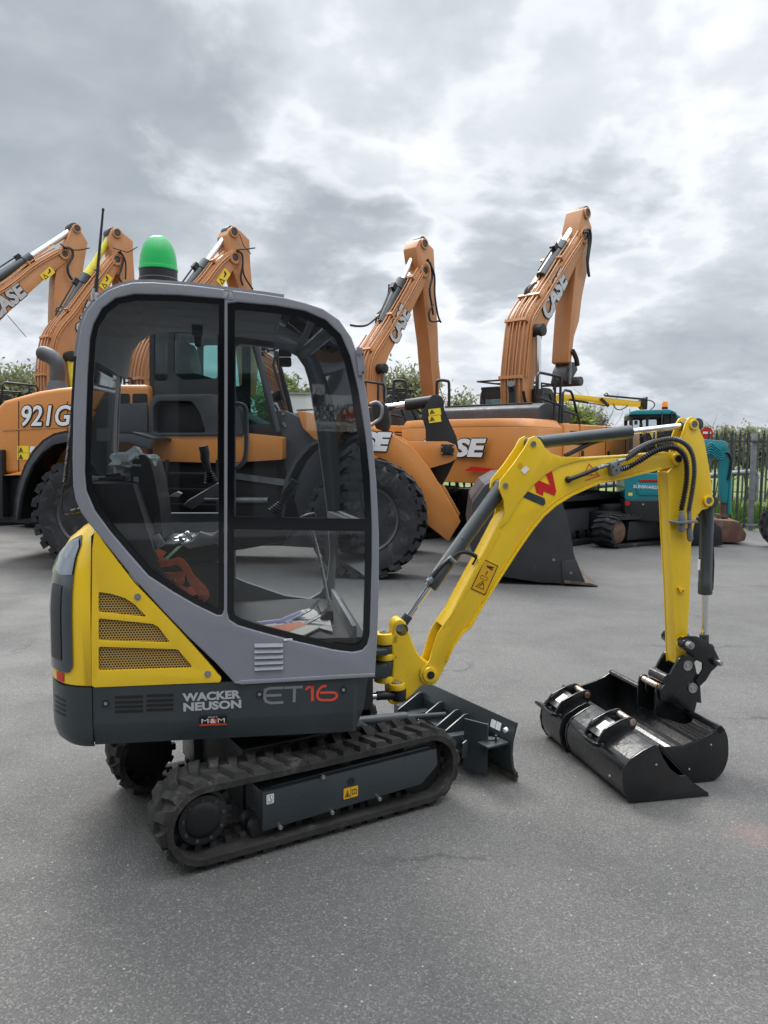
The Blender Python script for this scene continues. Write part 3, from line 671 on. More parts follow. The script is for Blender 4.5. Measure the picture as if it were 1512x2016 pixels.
# dark grille panel wrapping the corner, arched top
def tz(px, py): return S.p(px, py, -.42)[1]
zbot = S.p(140, 1321, -.44)[1]
def inset_at(z):
    pr = [(ztail, 0), (1.0, 0), (1.08, .006), (1.16, .022), (1.22, .045), (1.28, .085), (1.325, .14), (1.35, .20)]
    for (a, i0), (b, i1) in zip(pr, pr[1:]):
        if z <= b: return i0+(i1-i0)*max(0, (z-a)/(b-a))
    return .2
def wrap_panel(name, m, t0, t1, zlo, zhi, grow, n=30, mz=16, parent=hood):
    rows = []
    for j in range(mz+1):
        row = []
        for i in range(n+1):
            s_ = i/n; z = zlo(s_)+(zhi(s_)-zlo(s_))*j/mz; t = t0+(t1-t0)*s_; u, o = tail_plan(t, grow); ins = inset_at(z); kx = 1-ins/.9
            u2 = -.74+(u+.74)*(1-ins/.24) if u < -.74 else u; row.append(Vector((u2, o*kx, z)))
        rows.append(row)
    return MB().grid(rows).build(name, m, parent, smooth=60, recalc=False)
PT0, PT1 = .070, .42
arch = lambda s_: 1.305 - .30*abs(s_-.10)**1.6*(1 if s_ > .1 else 4)
low = lambda s_: zbot + (.03*(1-min(1, s_/.08))**2) + (.03*(1-min(1, (1-s_)/.08))**2)
wrap_panel('rear_grille_panel', M['anthr_gloss'], PT0, PT1, low, arch, .006)
gl = wrap_panel('rear_lamp_window', M['lampwin'], PT0+.006, PT1-.01, lambda s_: 1.155-.01*math.sin(math.pi*s_), lambda s_: arch(s_)-.012, .011)
wrap_panel('rear_mesh_grille', M['hexg'], PT0+.055, PT0+.135, lambda s_: zbot+.045, lambda s_: S.p(130, 1150, -.4)[1]+.0*s_, .009)
wrap_panel('reflector', M['reflector'], .118, .168, lambda s_: ztail+.010, lambda s_: ztail+.047, .0035, 8, 2)
# yellow side engine cover with three perforated grilles
cov = S.pp([(186, 1046), (191, 1047), (206, 1070), (232, 1105), (266, 1149), (300, 1184), (350, 1237), (400, 1293), (436, 1335), (433, 1343), (310, 1348), (186, 1353), (181, 1349), (180, 1250), (181, 1159), (182, 1079)], HN)
g1 = S.pp([(194, 1165), (220, 1169), (246, 1177), (266, 1190), (281, 1206), (289, 1214), (281, 1214), (194, 1205)], HN)
g2 = S.pp([(194, 1217), (302, 1228), (313, 1235), (334, 1263), (329, 1265), (194, 1261)], HN)
g3 = S.pp([(194, 1273), (350, 1278), (378, 1311), (374, 1315), (194, 1320)], HN)
g1, g2, g3 = rnd(g1, .008, 3), rnd(g2, .01, 3), rnd(g3, .01, 3)
cov = rnd(cov, .004, 2)
sc = MB().prism(cov, HN-.002, HN+.02, [g1, g2, g3]).build('side_cover', M['yellow'], mini, S, bevel=.0045, seg=3, smooth=40)
for g in (g1, g2, g3): MB().prism([(a, b) for a, b in inset(g, -.004)], HN+.008, HN+.010).build('mesh_grille', M['hexy'], sc)
for a, b in ((271, 1175), (409, 1327)):
    c = S.P(a, b, HN-.002); mb = MB(); mb.ring(c, c+Vector((0, -.003, 0)), .0135, .009, 18); bolt(mb, c, .0065, .006); mb.build('cover_bolt', M['steel'], sc)
mb = MB(); q = S.pp([(179, 1056), (184, 1050), (184, 1465), (179, 1465)], HN+.004); mb.prism(q, HN+.006, HN+.05); mb.build('gap_seal', M['ink'], sc)
# ---------------------------------------------------------------- cab
outl = [(461, 1344), (424, 1304), (371, 1254), (318, 1199), (265, 1141), (212, 1075), (175, 1030), (160, 1009), (149, 984), (144, 955), (143, 900), (145, 800), (151, 700), (159, 645), (171, 613), (189, 590), (211, 573), (235, 563), (262, 556.5), (300, 556),
        (380, 562), (450, 571), (520, 580), (560, 586), (600, 596), (636, 608), (668, 630), (692, 665), (708, 710), (721, 770), (732, 850), (741, 950), (746, 1050), (746, 1150), (743, 1250), (738, 1331), (600, 1338), (476, 1346)]
winA = [(442, 588), (350, 581), (265, 579), (228, 587), (201, 607), (184, 638), (177, 665), (172, 742), (168.5, 843), (167, 928), (170, 965), (187, 1005), (217, 1046), (251, 1086), (292, 1133), (339, 1164), (386, 1191), (427, 1211), (437, 1211), (441, 1201)]
winB = [(448, 597), (468, 595), (543, 602), (600, 612), (641, 630), (671, 659), (690, 702), (705, 766), (720, 861), (728, 936), (732, 1030), (732, 1106), (730, 1181), (728, 1249), (723, 1269), (713, 1280), (694, 1284), (656, 1279), (581, 1262), (505, 1242), (468, 1231), (451, 1220), (447, 1205)]
oS = S.pp(outl, HN); wA = S.pp(winA, HN); wB = S.pp(winB, HN)
cab = MB().prism(oS, HN-.004, HN+.045, [wA, wB]).build('cab_frame', M['grey'], mini, S, bevel=.013, seg=4, smooth=50)
# far side: same outline, door opening
farA = S.pp([(234, 1010), (231, 900), (236, 760), (248, 705), (272, 662), (305, 646), (428, 650), (430, 1010)], .46)
farB = S.pp([(464, 682), (475, 677), (523, 683), (562, 688), (585, 700), (600, 722), (608, 748), (621, 827), (634, 920), (645, 1010), (650, 1090), (645, 1140), (632, 1166), (611, 1179), (562, 1173), (486, 1147), (464, 1138)], .46)
def farx(u): return u - .075*max(0., min(1., (u+.05)/.30))
oF = [(farx(a), b) for a, b in oS]
def ruled(pts, y0, y1, t):
    P = [(a, b) for a, b in pts]; n = len(P); off = []
    for i in range(n):
        a = Vector(P[max(i-1, 0)]); b = Vector(P[min(i+1, n-1)]); d = (b-a).normalized(); off.append((P[i][0]-d.y*t, P[i][1]+d.x*t))
    f = lambda q, y: Vector((q[0]+(farx(q[0])-q[0])*(y-HN)/(.46-HN), y, q[1]))
    loop = [P, off]; ys = [y0+(y1-y0)*i/6 for i in range(7)]; mb = MB()
    for L_ in loop: mb.grid([[f(q, y) for q in L_] for y in ys])
    for y in (y0, y1): mb.grid([[f(q, y) for q in P], [f(q, y) for q in off]])
    for i in (0, -1): mb.grid([[f(P[i], y) for y in ys], [f(off[i], y) for y in ys]])
    return mb
MB().prism(oF, .455, .494, [farA, farB]).build('far_side_frame', M['greyin'], cab, bevel=.006)
# roof, rear and front shells follow the same outline between the two sides
roofpx = outl[12:23]; ri = [(a, b) for a, b in inset(oS, .010)]
roof = ri[12:24]; rear_top = ri[12:14]
ruled(roof, HN+.04, .46, .03).build('roof_panel', M['grey'], cab, smooth=60)
MB().sheet([(a, b) for a, b in inset(oS, .046)][12:24], HN+.05, .45, .004).build('roof_liner', M['liner'], cab, smooth=60)
# rear: glass from the roof to the engine cover, grey pillars at the edges
rg = ri[9:13]
MB().sheet(rg, HN+.09, .36, .006).build('rear_window', M['glass2'], cab, smooth=60)
MB().sheet(rg, .35, .455, .035).build('rear_pillar', M['grey'], cab, smooth=60)
MB().sheet(rg, HN+.045, HN+.085, .03).build('near_rear_pillar', M['black'], cab, smooth=60)
MB().sheet([(a, b) for a, b in inset(oS, .05)][0:10], HN+.046, .45, .02).build('rear_bulkhead', M['black'], cab, smooth=60)
# skylight, cross bars, windscreen
sky_ = ri[23:27]; ruled(sky_, HN+.05, .45, .006).build('skylight', M['glass2'], cab, smooth=60)
ws = ri[26:34]; wsp = ws
ruled(ws, HN+.05, .45, .006).build('windscreen', M['glass2'], cab, smooth=60)
mb = MB(); a = ri[26]; mb.bar((a[0]-.015, HN+.05, a[1]-.02), (farx(a[0])-.015, .45, a[1]-.02), .028, .04)
a = ri[25]; mb.bar((a[0]-.03, HN+.05, a[1]-.02), (a[0]-.03, .45, a[1]-.02), .02, .03)
mb.build('roof_cross_bar', M['greyin'], cab, bevel=.004)
mb = MB(); a = ri[32]; mb.bar((a[0]-.02, HN+.05, a[1]), (farx(a[0])-.02, .45, a[1]), .03, .04); a = ri[30]; mb.build('screen_sill', M['greyin'], cab, bevel=.004)
MB().box(ri[34][0]-.09, ri[34][0]-.07, HN+.05, .45, ri[34][1]-.06, ri[34][1]+.03).build('front_panel', M['grey'], cab, bevel=.004)
# side window borders and panes
def window(wp, t, bars=(), d=.026, nm='window'):
    o2 = inset(wp, .0015); i2 = inset(wp, d); hs = [i2]
    if bars:
        zA, zB = bars
        up_, lo_ = [], []
        up_ = [p_ for p_ in i2 if p_[1] > zA+.01]; lo_ = [p_ for p_ in i2 if p_[1] < zB-.01]
        xs_ = [p_[0] for p_ in i2]; xl, xr = min(xs_), max(p_[0] for p_ in i2 if zB-.15 < p_[1] < zA+.15)
        # i2 runs top-left -> top -> right side down -> bottom -> left; split at the bar
        up_ = [(xl, zA)]+[(max(a, xl), b) for a, b in up_]+[(xr, zA-.012)]; lo_ = [(xr, zB-.012)]+[(max(a, xl), b) for a, b in lo_]+[(xl, zB)]
        hs = [rnd(up_, [.012]+[0]*(len(up_)-2)+[.006], 3), rnd(lo_, [.006]+[0]*(len(lo_)-2)+[.012], 3)]
    MB().prism(o2, HN+.004, HN+.012, hs).build(nm+'_border', M['blackgl'], cab)
    MB().prism(inset(wp, .006), HN+.014, HN+.017).build(nm+'_pane', M['glass'], cab)
window(wA, 0, d=.022)
zA = S.p(464, 1017, HN)[1]; zB = S.p(462, 1042, HN)[1]
window(wB, 0, (zA, zB), d=.028, nm='sliding_window')
# small cab details
mb = MB()
for j in range(5):
    q = S.pp([(501, 1268+j*11.4), (557, 1267.5+j*11.0), (557, 1272.5+j*11.0), (501, 1273.5+j*11.4)], HN-.004); zc_ = (q[0][1]+q[2][1])/2
    vs = [(q[0][0], HN-.004, q[0][1]+.002), (q[1][0], HN-.004, q[1][1]+.002), (q[2][0], HN-.014, q[2][1]), (q[3][0], HN-.014, q[3][1]), (q[3][0], HN-.004, q[3][1]-.004), (q[2][0], HN-.004, q[2][1]-.004)]
    mb.add(vs, [(0, 1, 2, 3), (3, 2, 5, 4), (0, 3, 4), (1, 5, 2)])
mb.build('louvres', M['grey'], cab, smooth=0)
c = S.P(449, 579, HN-.006); Mx = plane_M(c, (1, 0, -.07), (0, 0, 1)); MB().prism(rrect(-.020, .020, -.017, .017, .005), -.001, 0, M=Mx).build('hook_sticker', M['lgrey'], cab)
mb = MB(); mb.prism(rrect(-.0165, .0165, -.0135, .0135, .004), -.0016, -.001, [rrect(-.015, .015, -.012, .012, .003)], M=Mx)
mb.tube([Mx @ Vector((.005*math.cos(t), -.0016, -.003+.005*math.sin(t))) for t in [x*.5-2.8 for x in range(9)]], .0012, 5); mb.box(-.001, .001, -.0016, -.001, .002, .009, Mx); mb.build('hook_symbol', M['ink'], cab)
mb = MB(); q = S.pp([(700, 689), (715, 691), (719, 738), (706, 740)], HN-.006); mb.prism(rnd(q, .004, 2), HN-.014, HN-.004); mb.bar(S.P(702, 690, HN-.01), S.P(712, 692, HN-.03), .006, .03); mb.build('mirror_bracket', M['grey'], cab, bevel=.0015)
mb = MB()
for yy in (697, 733): c = S.P(714.5, yy, HN-.0145); mb.cyl(c, c+Vector((0, -.001, 0)), .004, 10)
mb.build('bracket_hole', M['ink'], cab)
q = S.pp([(461, 1344), (476, 1347), (738, 1332), (738, 1325), (478, 1339)], HN-.006); MB().prism(q, HN-.012, HN).build('bottom_rail', M['grey'], cab, bevel=.003)
# beacon
bc = S.w(0, 0, 0); bu, bz = S.p(312, 551, -.12)
cbk = Vector((bu, -.12, bz-.012)); mb = MB(); mb.lathe([(.083, -.01), (.083, .012), (.080, .016), (.080, .048), (.082, .05)], (0, 0, 0), (0, 0, 1), 32); 
bfr = Fr(*S.w(bu, -.12, 0)[:2], 10, bz-.012); bcn = mb.build('warning_beacon', M['black'], mini, bfr)
mb = MB(); pr = [(.082, .05), (.0825, .060), (.079, .066)]
for i in range(13): t = i/12*math.pi/2; pr.append((.079*math.cos(t)**.80 if t < 1.57 else .002, .07+.128*math.sin(t)**1.1))
mb.lathe(pr, (0, 0, 0), (0, 0, 1), 48); mb.build('beacon_lens', M['green_lens'], bcn)
mb = MB(); mb.lathe([(.03, .05), (.03, .10), (.02, .12), (.018, .14)], (0, 0, 0), n=16); mb.build('beacon_lamp', M['white'], bcn)
# antenna, coil lead
a0 = S.P(187, 592, HN+.05); mb = MB(); mb.cyl(a0, a0+Vector((-.002, 0, .03)), .014, 14); mb.cyl(a0+Vector((-.002, 0, .03)), a0+Vector((0, 0, .045)), .009, 12); an = mb.build('antenna', M['steel'], mini, S)
a1 = S.P(188, 578, HN+.05); a2 = S.P(203, 413, HN+.05); mb = MB(); mb.cone(a1, a1+(a2-a1)*.17, .0085, .0080, 10); mb.cone(a1+(a2-a1)*.17, a2, .0062, .0042, 10); mb.lathe([(.004, -.005), (.006, 0), (.004, .006)], a2, n=8); mb.build('antenna_whip', M['black'], an)
mb = MB(); A_ = S.P(143, 820, -.25); Bq = S.P(128, 950, -.25); pts = []
for i in range(330):
    t = i/329; c = A_.lerp(Bq, t); ang = t*2*math.pi*33; pts.append(c+Vector((math.cos(ang)*.008, math.sin(ang)*.008, 0)))
pts += smooth_path([S.P(*q, -.25) for q in ((126, 955), (122, 985), (123, 1008), (134, 1013), (152, 1000))], 5); mb.tube(pts, .0030, 5)
mb.build('coiled_cable', M['black'], mini, S, smooth=80)
mb = MB(); a = S.P(140, 1008, -.20); mb.cyl(a, a+Vector((.12, 0, .03)), .011, 12); mb.box(*blk(a+Vector((.10, 0, -.02)), .03, .04, .02)); mb.build('cable_plug', M['black'], mini, S, bevel=.002)
# ---------------------------------------------------------------- cab interior
fl = S.p(600, 1232, -.20)[1]
mb = MB(); mb.box(-.62, .345, -.44, .44, fl-.05, fl); cfl = mb.build('cab_floor', M['cblack'], mini, S, bevel=.004)
mb = MB(); mb.box(-.02, .10, -.40, -.02, fl, fl+.003); mb.build('floor_mat', M['black'], cfl)
q = S.pp([(255, 944), (178, 944), (178, 1010), (262, 1090), (300, 1090), (262, 1010)], -.10); zt_ = q[0][1]
mb = MB(); mb.prism(inset([(-.775, zt_), (-.60, zt_), (-.50, zt_-.35), (-.30, fl), (-.45, fl), (-.60, fl+.25), (-.775, zt_-.12)], .003), -.43, .40); mb.build('engine_bulkhead', M['black'], mini, S, bevel=.01)
mb = MB(); c = S.P(222, 941, -.15); mb.box(c.x-.05, c.x+.05, -.2, -.06, zt_, zt_+.012); mb.box(c.x-.028, c.x+.028, -.17, -.09, zt_+.012, zt_+.028); mb.build('latch', M['cgrey'], mini, S, bevel=.003)
q = rnd(S.pp([(268, 935), (270, 912), (280, 897), (294, 893), (306, 905), (315, 940), (324, 990), (330, 1060), (300, 1062), (285, 1010)], -.05), .02, 3)
seat = MB().prism([(p_[0], p_[1]) for p_ in S.pp([(298, 1062), (430, 1058), (440, 1075), (430, 1098), (300, 1100)], -.05)], -.24, .20).build('seat', M['seat'], mini, S, bevel=.02, seg=3)
MB().prism(q, -.24, .20).build('backrest', M['seat'], seat, bevel=.022, seg=3)
MB().box(-.52, -.22, -.20, .16, fl, S.p(300, 1100, -.05)[1]).build('seat_base', M['black'], seat, bevel=.01)
mb = MB(); c = S.P(268, 962, -.26); mb.prism(rrect(c.x-.011, c.x+.011, c.z-.05, c.z+.05, .006), -.262, -.252); mb.build('belt_guide', M['lgrey'], seat, bevel=.002)
def ribbon(pts, w, th=.002, n=5, twist=None, side=(0, 0, 1)):
    P = smooth_path(pts, n); mb = MB(); L = []; m = len(P)
    for i, p_ in enumerate(P):
        d = (P[min(i+1, m-1)]-P[max(i-1, 0)]).normalized(); s_ = Vector(side); s_ = (s_-d*s_.dot(d)).normalized(); s_ = Matrix.Rotation(twist(i/(m-1)) if twist else 0, 3, d) @ s_; nn = d.cross(s_)
        L.append([p_+s_*w/2, p_-s_*w/2, p_-s_*w/2+nn*th, p_+s_*w/2+nn*th])
    for a, b in zip(L, L[1:]): mb.add(a+b, [(0, 1, 5, 4), (1, 2, 6, 5), (2, 3, 7, 6), (3, 0, 4, 7)])
    return mb
bo = -.36
# orange lap belt lying in loops beside the seat
ribbon([S.P(*q, o) for q, o in (((322, 1096), -.36), ((310, 1092), -.38), ((303, 1101), -.40), ((312, 1110), -.41), ((332, 1108), -.41), ((352, 1105), -.40), ((366, 1118), -.40), ((378, 1140), -.41), ((394, 1158), -.42), ((402, 1172), -.42), ((400, 1183), -.42), ((392, 1184), -.42))], .045, side=(.2, -.3, 1), twist=lambda t: .5*math.sin(5*t)).build('seat_belt', M['orangeweb'], seat, smooth=60)
ribbon([S.P(*q, o) for q, o in (((318, 1136), -.38), ((338, 1134), -.39), ((352, 1132), -.37), ((356, 1140), -.35), ((346, 1150), -.36), ((352, 1160), -.38), ((368, 1167), -.40), ((384, 1160), -.39), ((390, 1150), -.37))], .042, side=(.1, -.2, 1), twist=lambda t: .6*math.sin(6*t)).build('seat_belt', M['orangeweb'], seat, smooth=60)
ribbon([S.P(*q, o) for q, o in (((355, 1075), -.30), ((342, 1087), -.35), ((330, 1098), -.40), ((321, 1107), -.41))], .024, side=(1, 0, .4)).build('green_tag', M['greenweb'], seat, smooth=60)
mb = MB(); a = S.P(311, 1066, -.33); mb.obox(a, (.018, 0, .012), (0, .008, 0), (-.014, 0, .024)); mb.build('belt_buckle', M['lgrey'], seat, bevel=.006)
def crumple(c, r, seed, k_=.35, n=3):
    rr = random.Random(seed); bm = bmesh.new(); bmesh.ops.create_icosphere(bm, subdivisions=n, radius=1)
    mb = MB(); off = [rr.uniform(0, 9) for _ in range(6)]
    vs = []
    from mathutils import noise as mn
    for v_ in bm.verts:
        f = 1+k_*mn.noise(v_.co*2.3+Vector(off[:3]))*1.6 + k_*.6*mn.noise(v_.co*6+Vector(off[3:])); vs.append(Vector(c)+Vector((v_.co.x*r[0]*f, v_.co.y*r[1]*f, v_.co.z*r[2]*f)))
    mb.add(vs, [tuple(v_.index for v_ in f_.verts) for f_ in bm.faces]); bm.free(); return mb
# clear bag draped over the backrest
bagc = S.P(262, 908, -.14)
bag = crumple((0, 0, 0), (.085, .11, .050), 4, .35).add([], [])
bq = crumple((-.01, .02, -.06), (.04, .05, .06), 9, .4); bag.add(bq.v, bq.f)
bf = Fr(*S.w(bagc.x, bagc.y, 0)[:2], 10, bagc.z)
tag(bag.build('plastic_bag', M['wrap'], None, bf, smooth=12), 'crumpled white plastic bag draped over the top of the seat inside the mini excavator cab', 'plastic bag')
bag2 = crumple((0, 0, 0), (.045, .05, .03), 12, .5); c = S.P(368, 1062, -.22); tag(bag2.build('plastic_wrapper', M['wrapclear'], None, Fr(*S.w(c.x, c.y, 0)[:2], 10, c.z), smooth=12), 'crumpled clear plastic wrapper beside the seat above the orange belt', 'plastic wrapper')
# consoles and levers
def lever(base, top, r=.017, bell=.04):
    base, top = Vector(base), Vector(top); d = top-base; mb = MB(); n_ = 6
    for i in range(5):
        t = i/5; mb.lathe([(bell*(1-t*.55)*.8, 0), (bell*(1-t*.55), .006), (bell*(1-t*.55)*.8, .012)], base+d*(.0+.30*t), d, 16)
    lv = mb.build('control_lever', M['black'], mini, S)
    mb = MB(); P = [base+d*.25, base+d*.45, base+d*.62+Vector((-.006, 0, 0)), base+d*.8, base+d*.95, top]; P = smooth_path(P, 3)
    mb.tube(P, r, 14, rf=lambda i, m: r*(.55+.5*min(1, i/m*2.2)) if i < m-1 else r*.6); mb.build('lever_grip', M['cgrey'], lv, smooth=70); return lv
lever(S.P(416, 950, .20), S.P(400, 878, .20), .022, .036)
lever(S.P(542, 1012, -.28), S.P(582, 946, -.28), .022, .040)
mb = MB(); q = S.pp([(430, 950), (370, 985), (362, 995), (380, 1002), (395, 990), (440, 968)], .20); mb.prism(q, .15, .28); con = mb.build('control_console', M['greyin'], mini, S, bevel=.008)
mb = MB(); q = S.pp([(358, 1070), (372, 1079), (432, 1068), (432, 1042), (418, 1054), (394, 1046), (380, 1064)], -.30); mb.prism(q, -.33, -.28); mb.build('armrest_cover', M['liner'], con, bevel=.004)
mb = MB(); q = S.pp([(440, 1040), (500, 1030), (560, 1020), (575, 1030), (560, 1060), (480, 1075), (440, 1080)], -.28); mb.prism(q, -.40, -.22); mb.build('control_console', M['cblack'], mini, S, bevel=.01)
mb = MB(); q = S.pp([(332, 977), (350, 968), (358, 972), (352, 978)], .1); mb.prism(q, .08, .16); q = S.pp([(402, 981), (432, 981), (432, 985), (403, 985)], .0); mb.prism(q, .0, .02); mb.build('switch_panel', M['lgrey'], con, bevel=.002)
tl = MB()
for o_ in (-.12, -.02):
    tl.tube(smooth_path([S.P(*q, o_) for q in ((608+abs(o_)*20, 1030), (622, 1070), (634, 1120), (644, 1170), (648, 1188), (636, 1206))], 4), .0075, 8)
tv = tl.build('travel_lever', M['steel'], mini, S, smooth=70)
for o_ in (-.12, -.02):
    c = S.P(606+abs(o_)*20, 1019, o_); mb = MB(); mb.lathe([(.012, -.04), (.019, -.03), (.021, 0), (.015, .03), (.006, .036)], c, (.85, 0, .35), 14); mb.build('lever_knob', M['cgrey'], tv)
for k_, (a, b) in enumerate((((570, 1222), (612, 1200)), ((580, 1240), (632, 1212)))):
    mb = MB(); A_ = S.P(*a, -.12-.1*k_); B_ = S.P(*b, -.12-.1*k_); mb.bar(A_, B_, .035, .008); mb.bar(B_, B_+Vector((.04, 0, .05)), .012, .012); mb.build('foot_pedal', M['steel'], mini, S, bevel=.002)
mb = MB(); c = S.P(640, 1205, -.05); mb.box(*blk(c, .03, .10, .025)); c = S.P(655, 1235, -.2); mb.box(*blk(c, .02, .05, .015)); mb.build('pedal_block', M['black'], mini, S, bevel=.006)
# booklets on the floor
zp = fl+.008
def floorpt(px, py, z):
    r = cF + cR*((px-756)/FPX) - cU*((py-1008)/FPX); w = cC + r*((z-CAMH)/r.z); return S.M.inverted() @ w
def flatpoly(pts, z, th=.001, name='x', m=None, parent=None):
    q = [floorpt(a, b, z) for a, b in pts]; q2 = [v_+Vector((0, 0, th)) for v_ in q]; n = len(q); mb = MB()
    mb.add(q+q2, [tuple(range(n)), tuple(range(2*n-1, n-1, -1))]+[(i, (i+1) % n, n+(i+1) % n, n+i) for i in range(n)]); return mb
bk = flatpoly([(505, 1226), (552, 1221), (597, 1202), (628, 1238), (588, 1258), (560, 1262)], zp, .006).build('booklet', M['paper'], None, S)
tag(bk, 'large colour printed booklet lying on the cab floor under the foot pedals', 'booklet')
flatpoly([(507, 1226), (552, 1220), (592, 1203), (596, 1207), (556, 1225), (515, 1230)], zp+.0062).build('cover_stripe', M['paperblue'], bk)
flatpoly([(522, 1234), (556, 1230), (590, 1224), (604, 1229), (578, 1240), (560, 1247), (545, 1243)], zp+.0066).build('cover_print', M['paperor'], bk)
mb = MB(); a = floorpt(604, 1212, zp+.0072); b = floorpt(545, 1231, zp+.0072); put_text(mb, 'AUTOC', .05, plane_M((a+b)/2, b-a, (a-b).cross(Vector((0, 0, 1))).normalized()), width=(b-a).length*.8, bold=.03); mb.build('cover_lettering', M['paperblue'], bk)
tag(flatpoly([(596, 1203), (612, 1198), (650, 1222), (655, 1245), (630, 1238)], zp+.001, .004).build('leaflet', M['paper'], None, S), 'plain white leaflet on the cab floor beside the printed booklet', 'leaflet')
# grab rail on the far side, inside mirror, headlamp bracket
mb = MB(); mb.tube(smooth_path([S.P(*q, .43) for q in ((463, 795), (476, 797), (484, 806), (485, 840), (485, 880), (481, 905), (470, 918), (463, 920))], 5), .012, 10); mb.build('grab_rail', M['greyin'], mini, S, smooth=70)
mb = MB(); mb.prism(rnd(S.pp([(548, 704), (573, 704), (574, 722), (549, 722)], .52), .01, 3), .50, .54); mb.prism(rnd(S.pp([(548, 688), (574, 690), (574, 702), (548, 702)], .52), .006, 3), .51, .54); mb.build('side_mirror', M['black'], mini, S, bevel=.004)
mb = MB(); mb.prism(rnd(S.pp([(378, 630), (399, 630), (399, 662), (378, 662)], .2), .01, 3), .18, .24); mb.prism(rnd(S.pp([(382, 662), (397, 662), (395, 682), (384, 682)], .2), .008, 3), .19, .23); mb.build('work_lamp', M['cgrey'], mini, S, bevel=.004)
mb = MB()
for q in ([(205, 690), (225, 690), (225, 700), (205, 700)],): mb.prism(S.pp(q, .42), .41, .43)
mb.prism(rnd(S.pp([(214, 724), (225, 724), (226, 735), (213, 735)], .41), .005, 2), .40, .43); mb.build('coat_hook', M['black'], mini, S, bevel=.002)
MB().prism(S.pp([(205, 745), (222, 745), (218, 822), (204, 822)], .30), .30, .302).build('instruction_sticker', M['lgrey'], mini, S)
MB().prism(S.pp([(429, 700), (434, 700), (433, 920), (428, 920)], HN+.03), HN+.03, HN+.034).build('measuring_tape', mat('aged_yellow_tape', (.22, .16, .02), .6, nz=.2), mini, S)
MB().prism(rnd(S.pp([(191, 843), (216, 843), (216, 868), (191, 868)], HN+.012), .003, 2), HN+.012, HN+.0135).build('glass_sticker', M['filmglass'], mini, S)
# ---------------------------------------------------------------- swing post
BO = .0; HW = .06
web = [(775, 1232), (780, 1222), (789, 1218), (799, 1225), (806, 1246), (812, 1262), (820, 1282), (832, 1298), (846, 1306), (862, 1318), (866, 1332), (858, 1345), (842, 1348), (828, 1352), (812, 1369), (794, 1383), (776, 1389), (766, 1384), (765, 1352), (772, 1344), (774, 1300), (772, 1284), (770, 1262)]
q = rnd(B.pp(web, -.045), .01, 3)
sp = MB().prism(q, -.045, .045).build('swing_post', M['yellow_cast'], mini, B, bevel=.010, seg=3, smooth=50)
for (ya, yb, nm) in ((1245, 1266, 'upper_knuckle'), (1284, 1297, 'middle_knuckle'), (1328, 1341, 'lower_knuckle')):
    a = B.P(757, ya, 0); b = B.P(757, yb, 0); mb = MB(); mb.cyl(a, b, .052, 28); e = B.P(780, (ya+yb)/2, 0); mb.box(a.x, e.x, -.045, .045, b.z+.004, a.z-.004); mb.build(nm, M['yellow_cast'], sp, bevel=.006)
a = B.P(757, 1245, 0); mb = MB(); mb.cyl(a, a+Vector((0, 0, .008)), .026, 20); mb.cyl(a+Vector((0, 0, .008)), a+Vector((0, 0, .012)), .012, 12); mb.build('swing_pin', M['steel'], sp)
a = B.P(781, 1350, -.03); mb = MB(); mb.cyl(B.P(781, 1344, -.04), B.P(781, 1356, -.04), .042, 24); mb.build('cylinder_lug', M['yellow_cast'], sp, bevel=.005)
a = B.P(781, 1344, -.04); mb = MB(); mb.lathe([(.030, 0), (.029, .006), (.02, .010), (.0, .011)], a, n=20); mb.build('lug_pin', M['steel'], sp)
c = B.P(787, 1236, -.045); mb = MB(); mb.ring(c, c+Vector((0, -.006, 0)), .018, .010, 20); mb.cyl(c, c+Vector((0, -.004, 0)), .011, 14); mb.build('lug_pin', M['zinc'], sp)
# machine-side swing bracket (dark casting), swing cylinder
mb = MB(); s0 = S.M.inverted() @ B.w(*B.P(757, 1275, 0)); 
for (ya, yb) in ((1268, 1282), (1298, 1326)):
    a = S.p(757, ya, 0)[1]; b = S.p(757, yb, 0)[1]; mb.cyl((s0.x, s0.y, a), (s0.x, s0.y, b), .05, 24); mb.box(.30, s0.x, -.10, .10, b+.003, a-.003)
mb.build('swing_bracket', M['anthr'], mini, S, bevel=.008)
mb = MB(); a = B.P(728, 1369, -.05); b = B.P(786, 1367, -.04); mb.cyl(a-Vector((.12, 0, 0)), b-Vector((.11, 0, 0)), .017, 16); sc_ = mb.build('swing_cylinder', M['chrome'], mini, B)
mb = MB(); mb.cyl(b-Vector((.115, 0, 0)), b, .022, 18); mb.cyl(b+Vector((0, 0, -.028)), b+Vector((0, 0, .028)), .034, 20); mb.build('rod_end', M['cblack'], sc_, bevel=.003)
# ---------------------------------------------------------------- boom
bt = [(984, 1029), (968, 1060), (944, 1106), (920, 1150), (890, 1206), (872, 1232), (862, 1248), (853, 1275), (846, 1300), (840, 1308), (829, 1318), (827, 1331), (832, 1343), (843, 1349), (856, 1347), (864, 1337), (877, 1311), (893, 1273), (913, 1241), (923, 1240), (949, 1196), (986, 1137), (1018, 1087), (1047, 1045), (1071, 1016), (1094, 996), (1126, 976), (1177, 953), (1224, 944), (1265, 933), (1300, 925), (1330, 918), (1343, 912), (1346, 903), (1343, 894), (1333, 889), (1300, 891), (1239, 896), (1180, 899), (1130, 903), (1100, 911), (1070, 926), (1040, 950), (1015, 980)]
q = B.pp(bt, -HW)
boom = MB().prism(q, -HW, -HW+.012).prism(q, HW-.012, HW).build('boom', M['yellow'], mini, B, bevel=.002)
top = B.pp([(872, 1233), (890, 1206), (920, 1150), (944, 1106), (968, 1060), (984, 1029), (1015, 980), (1040, 950), (1070, 926), (1100, 911), (1130, 903), (1180, 899), (1239, 896), (1300, 891)], -HW)
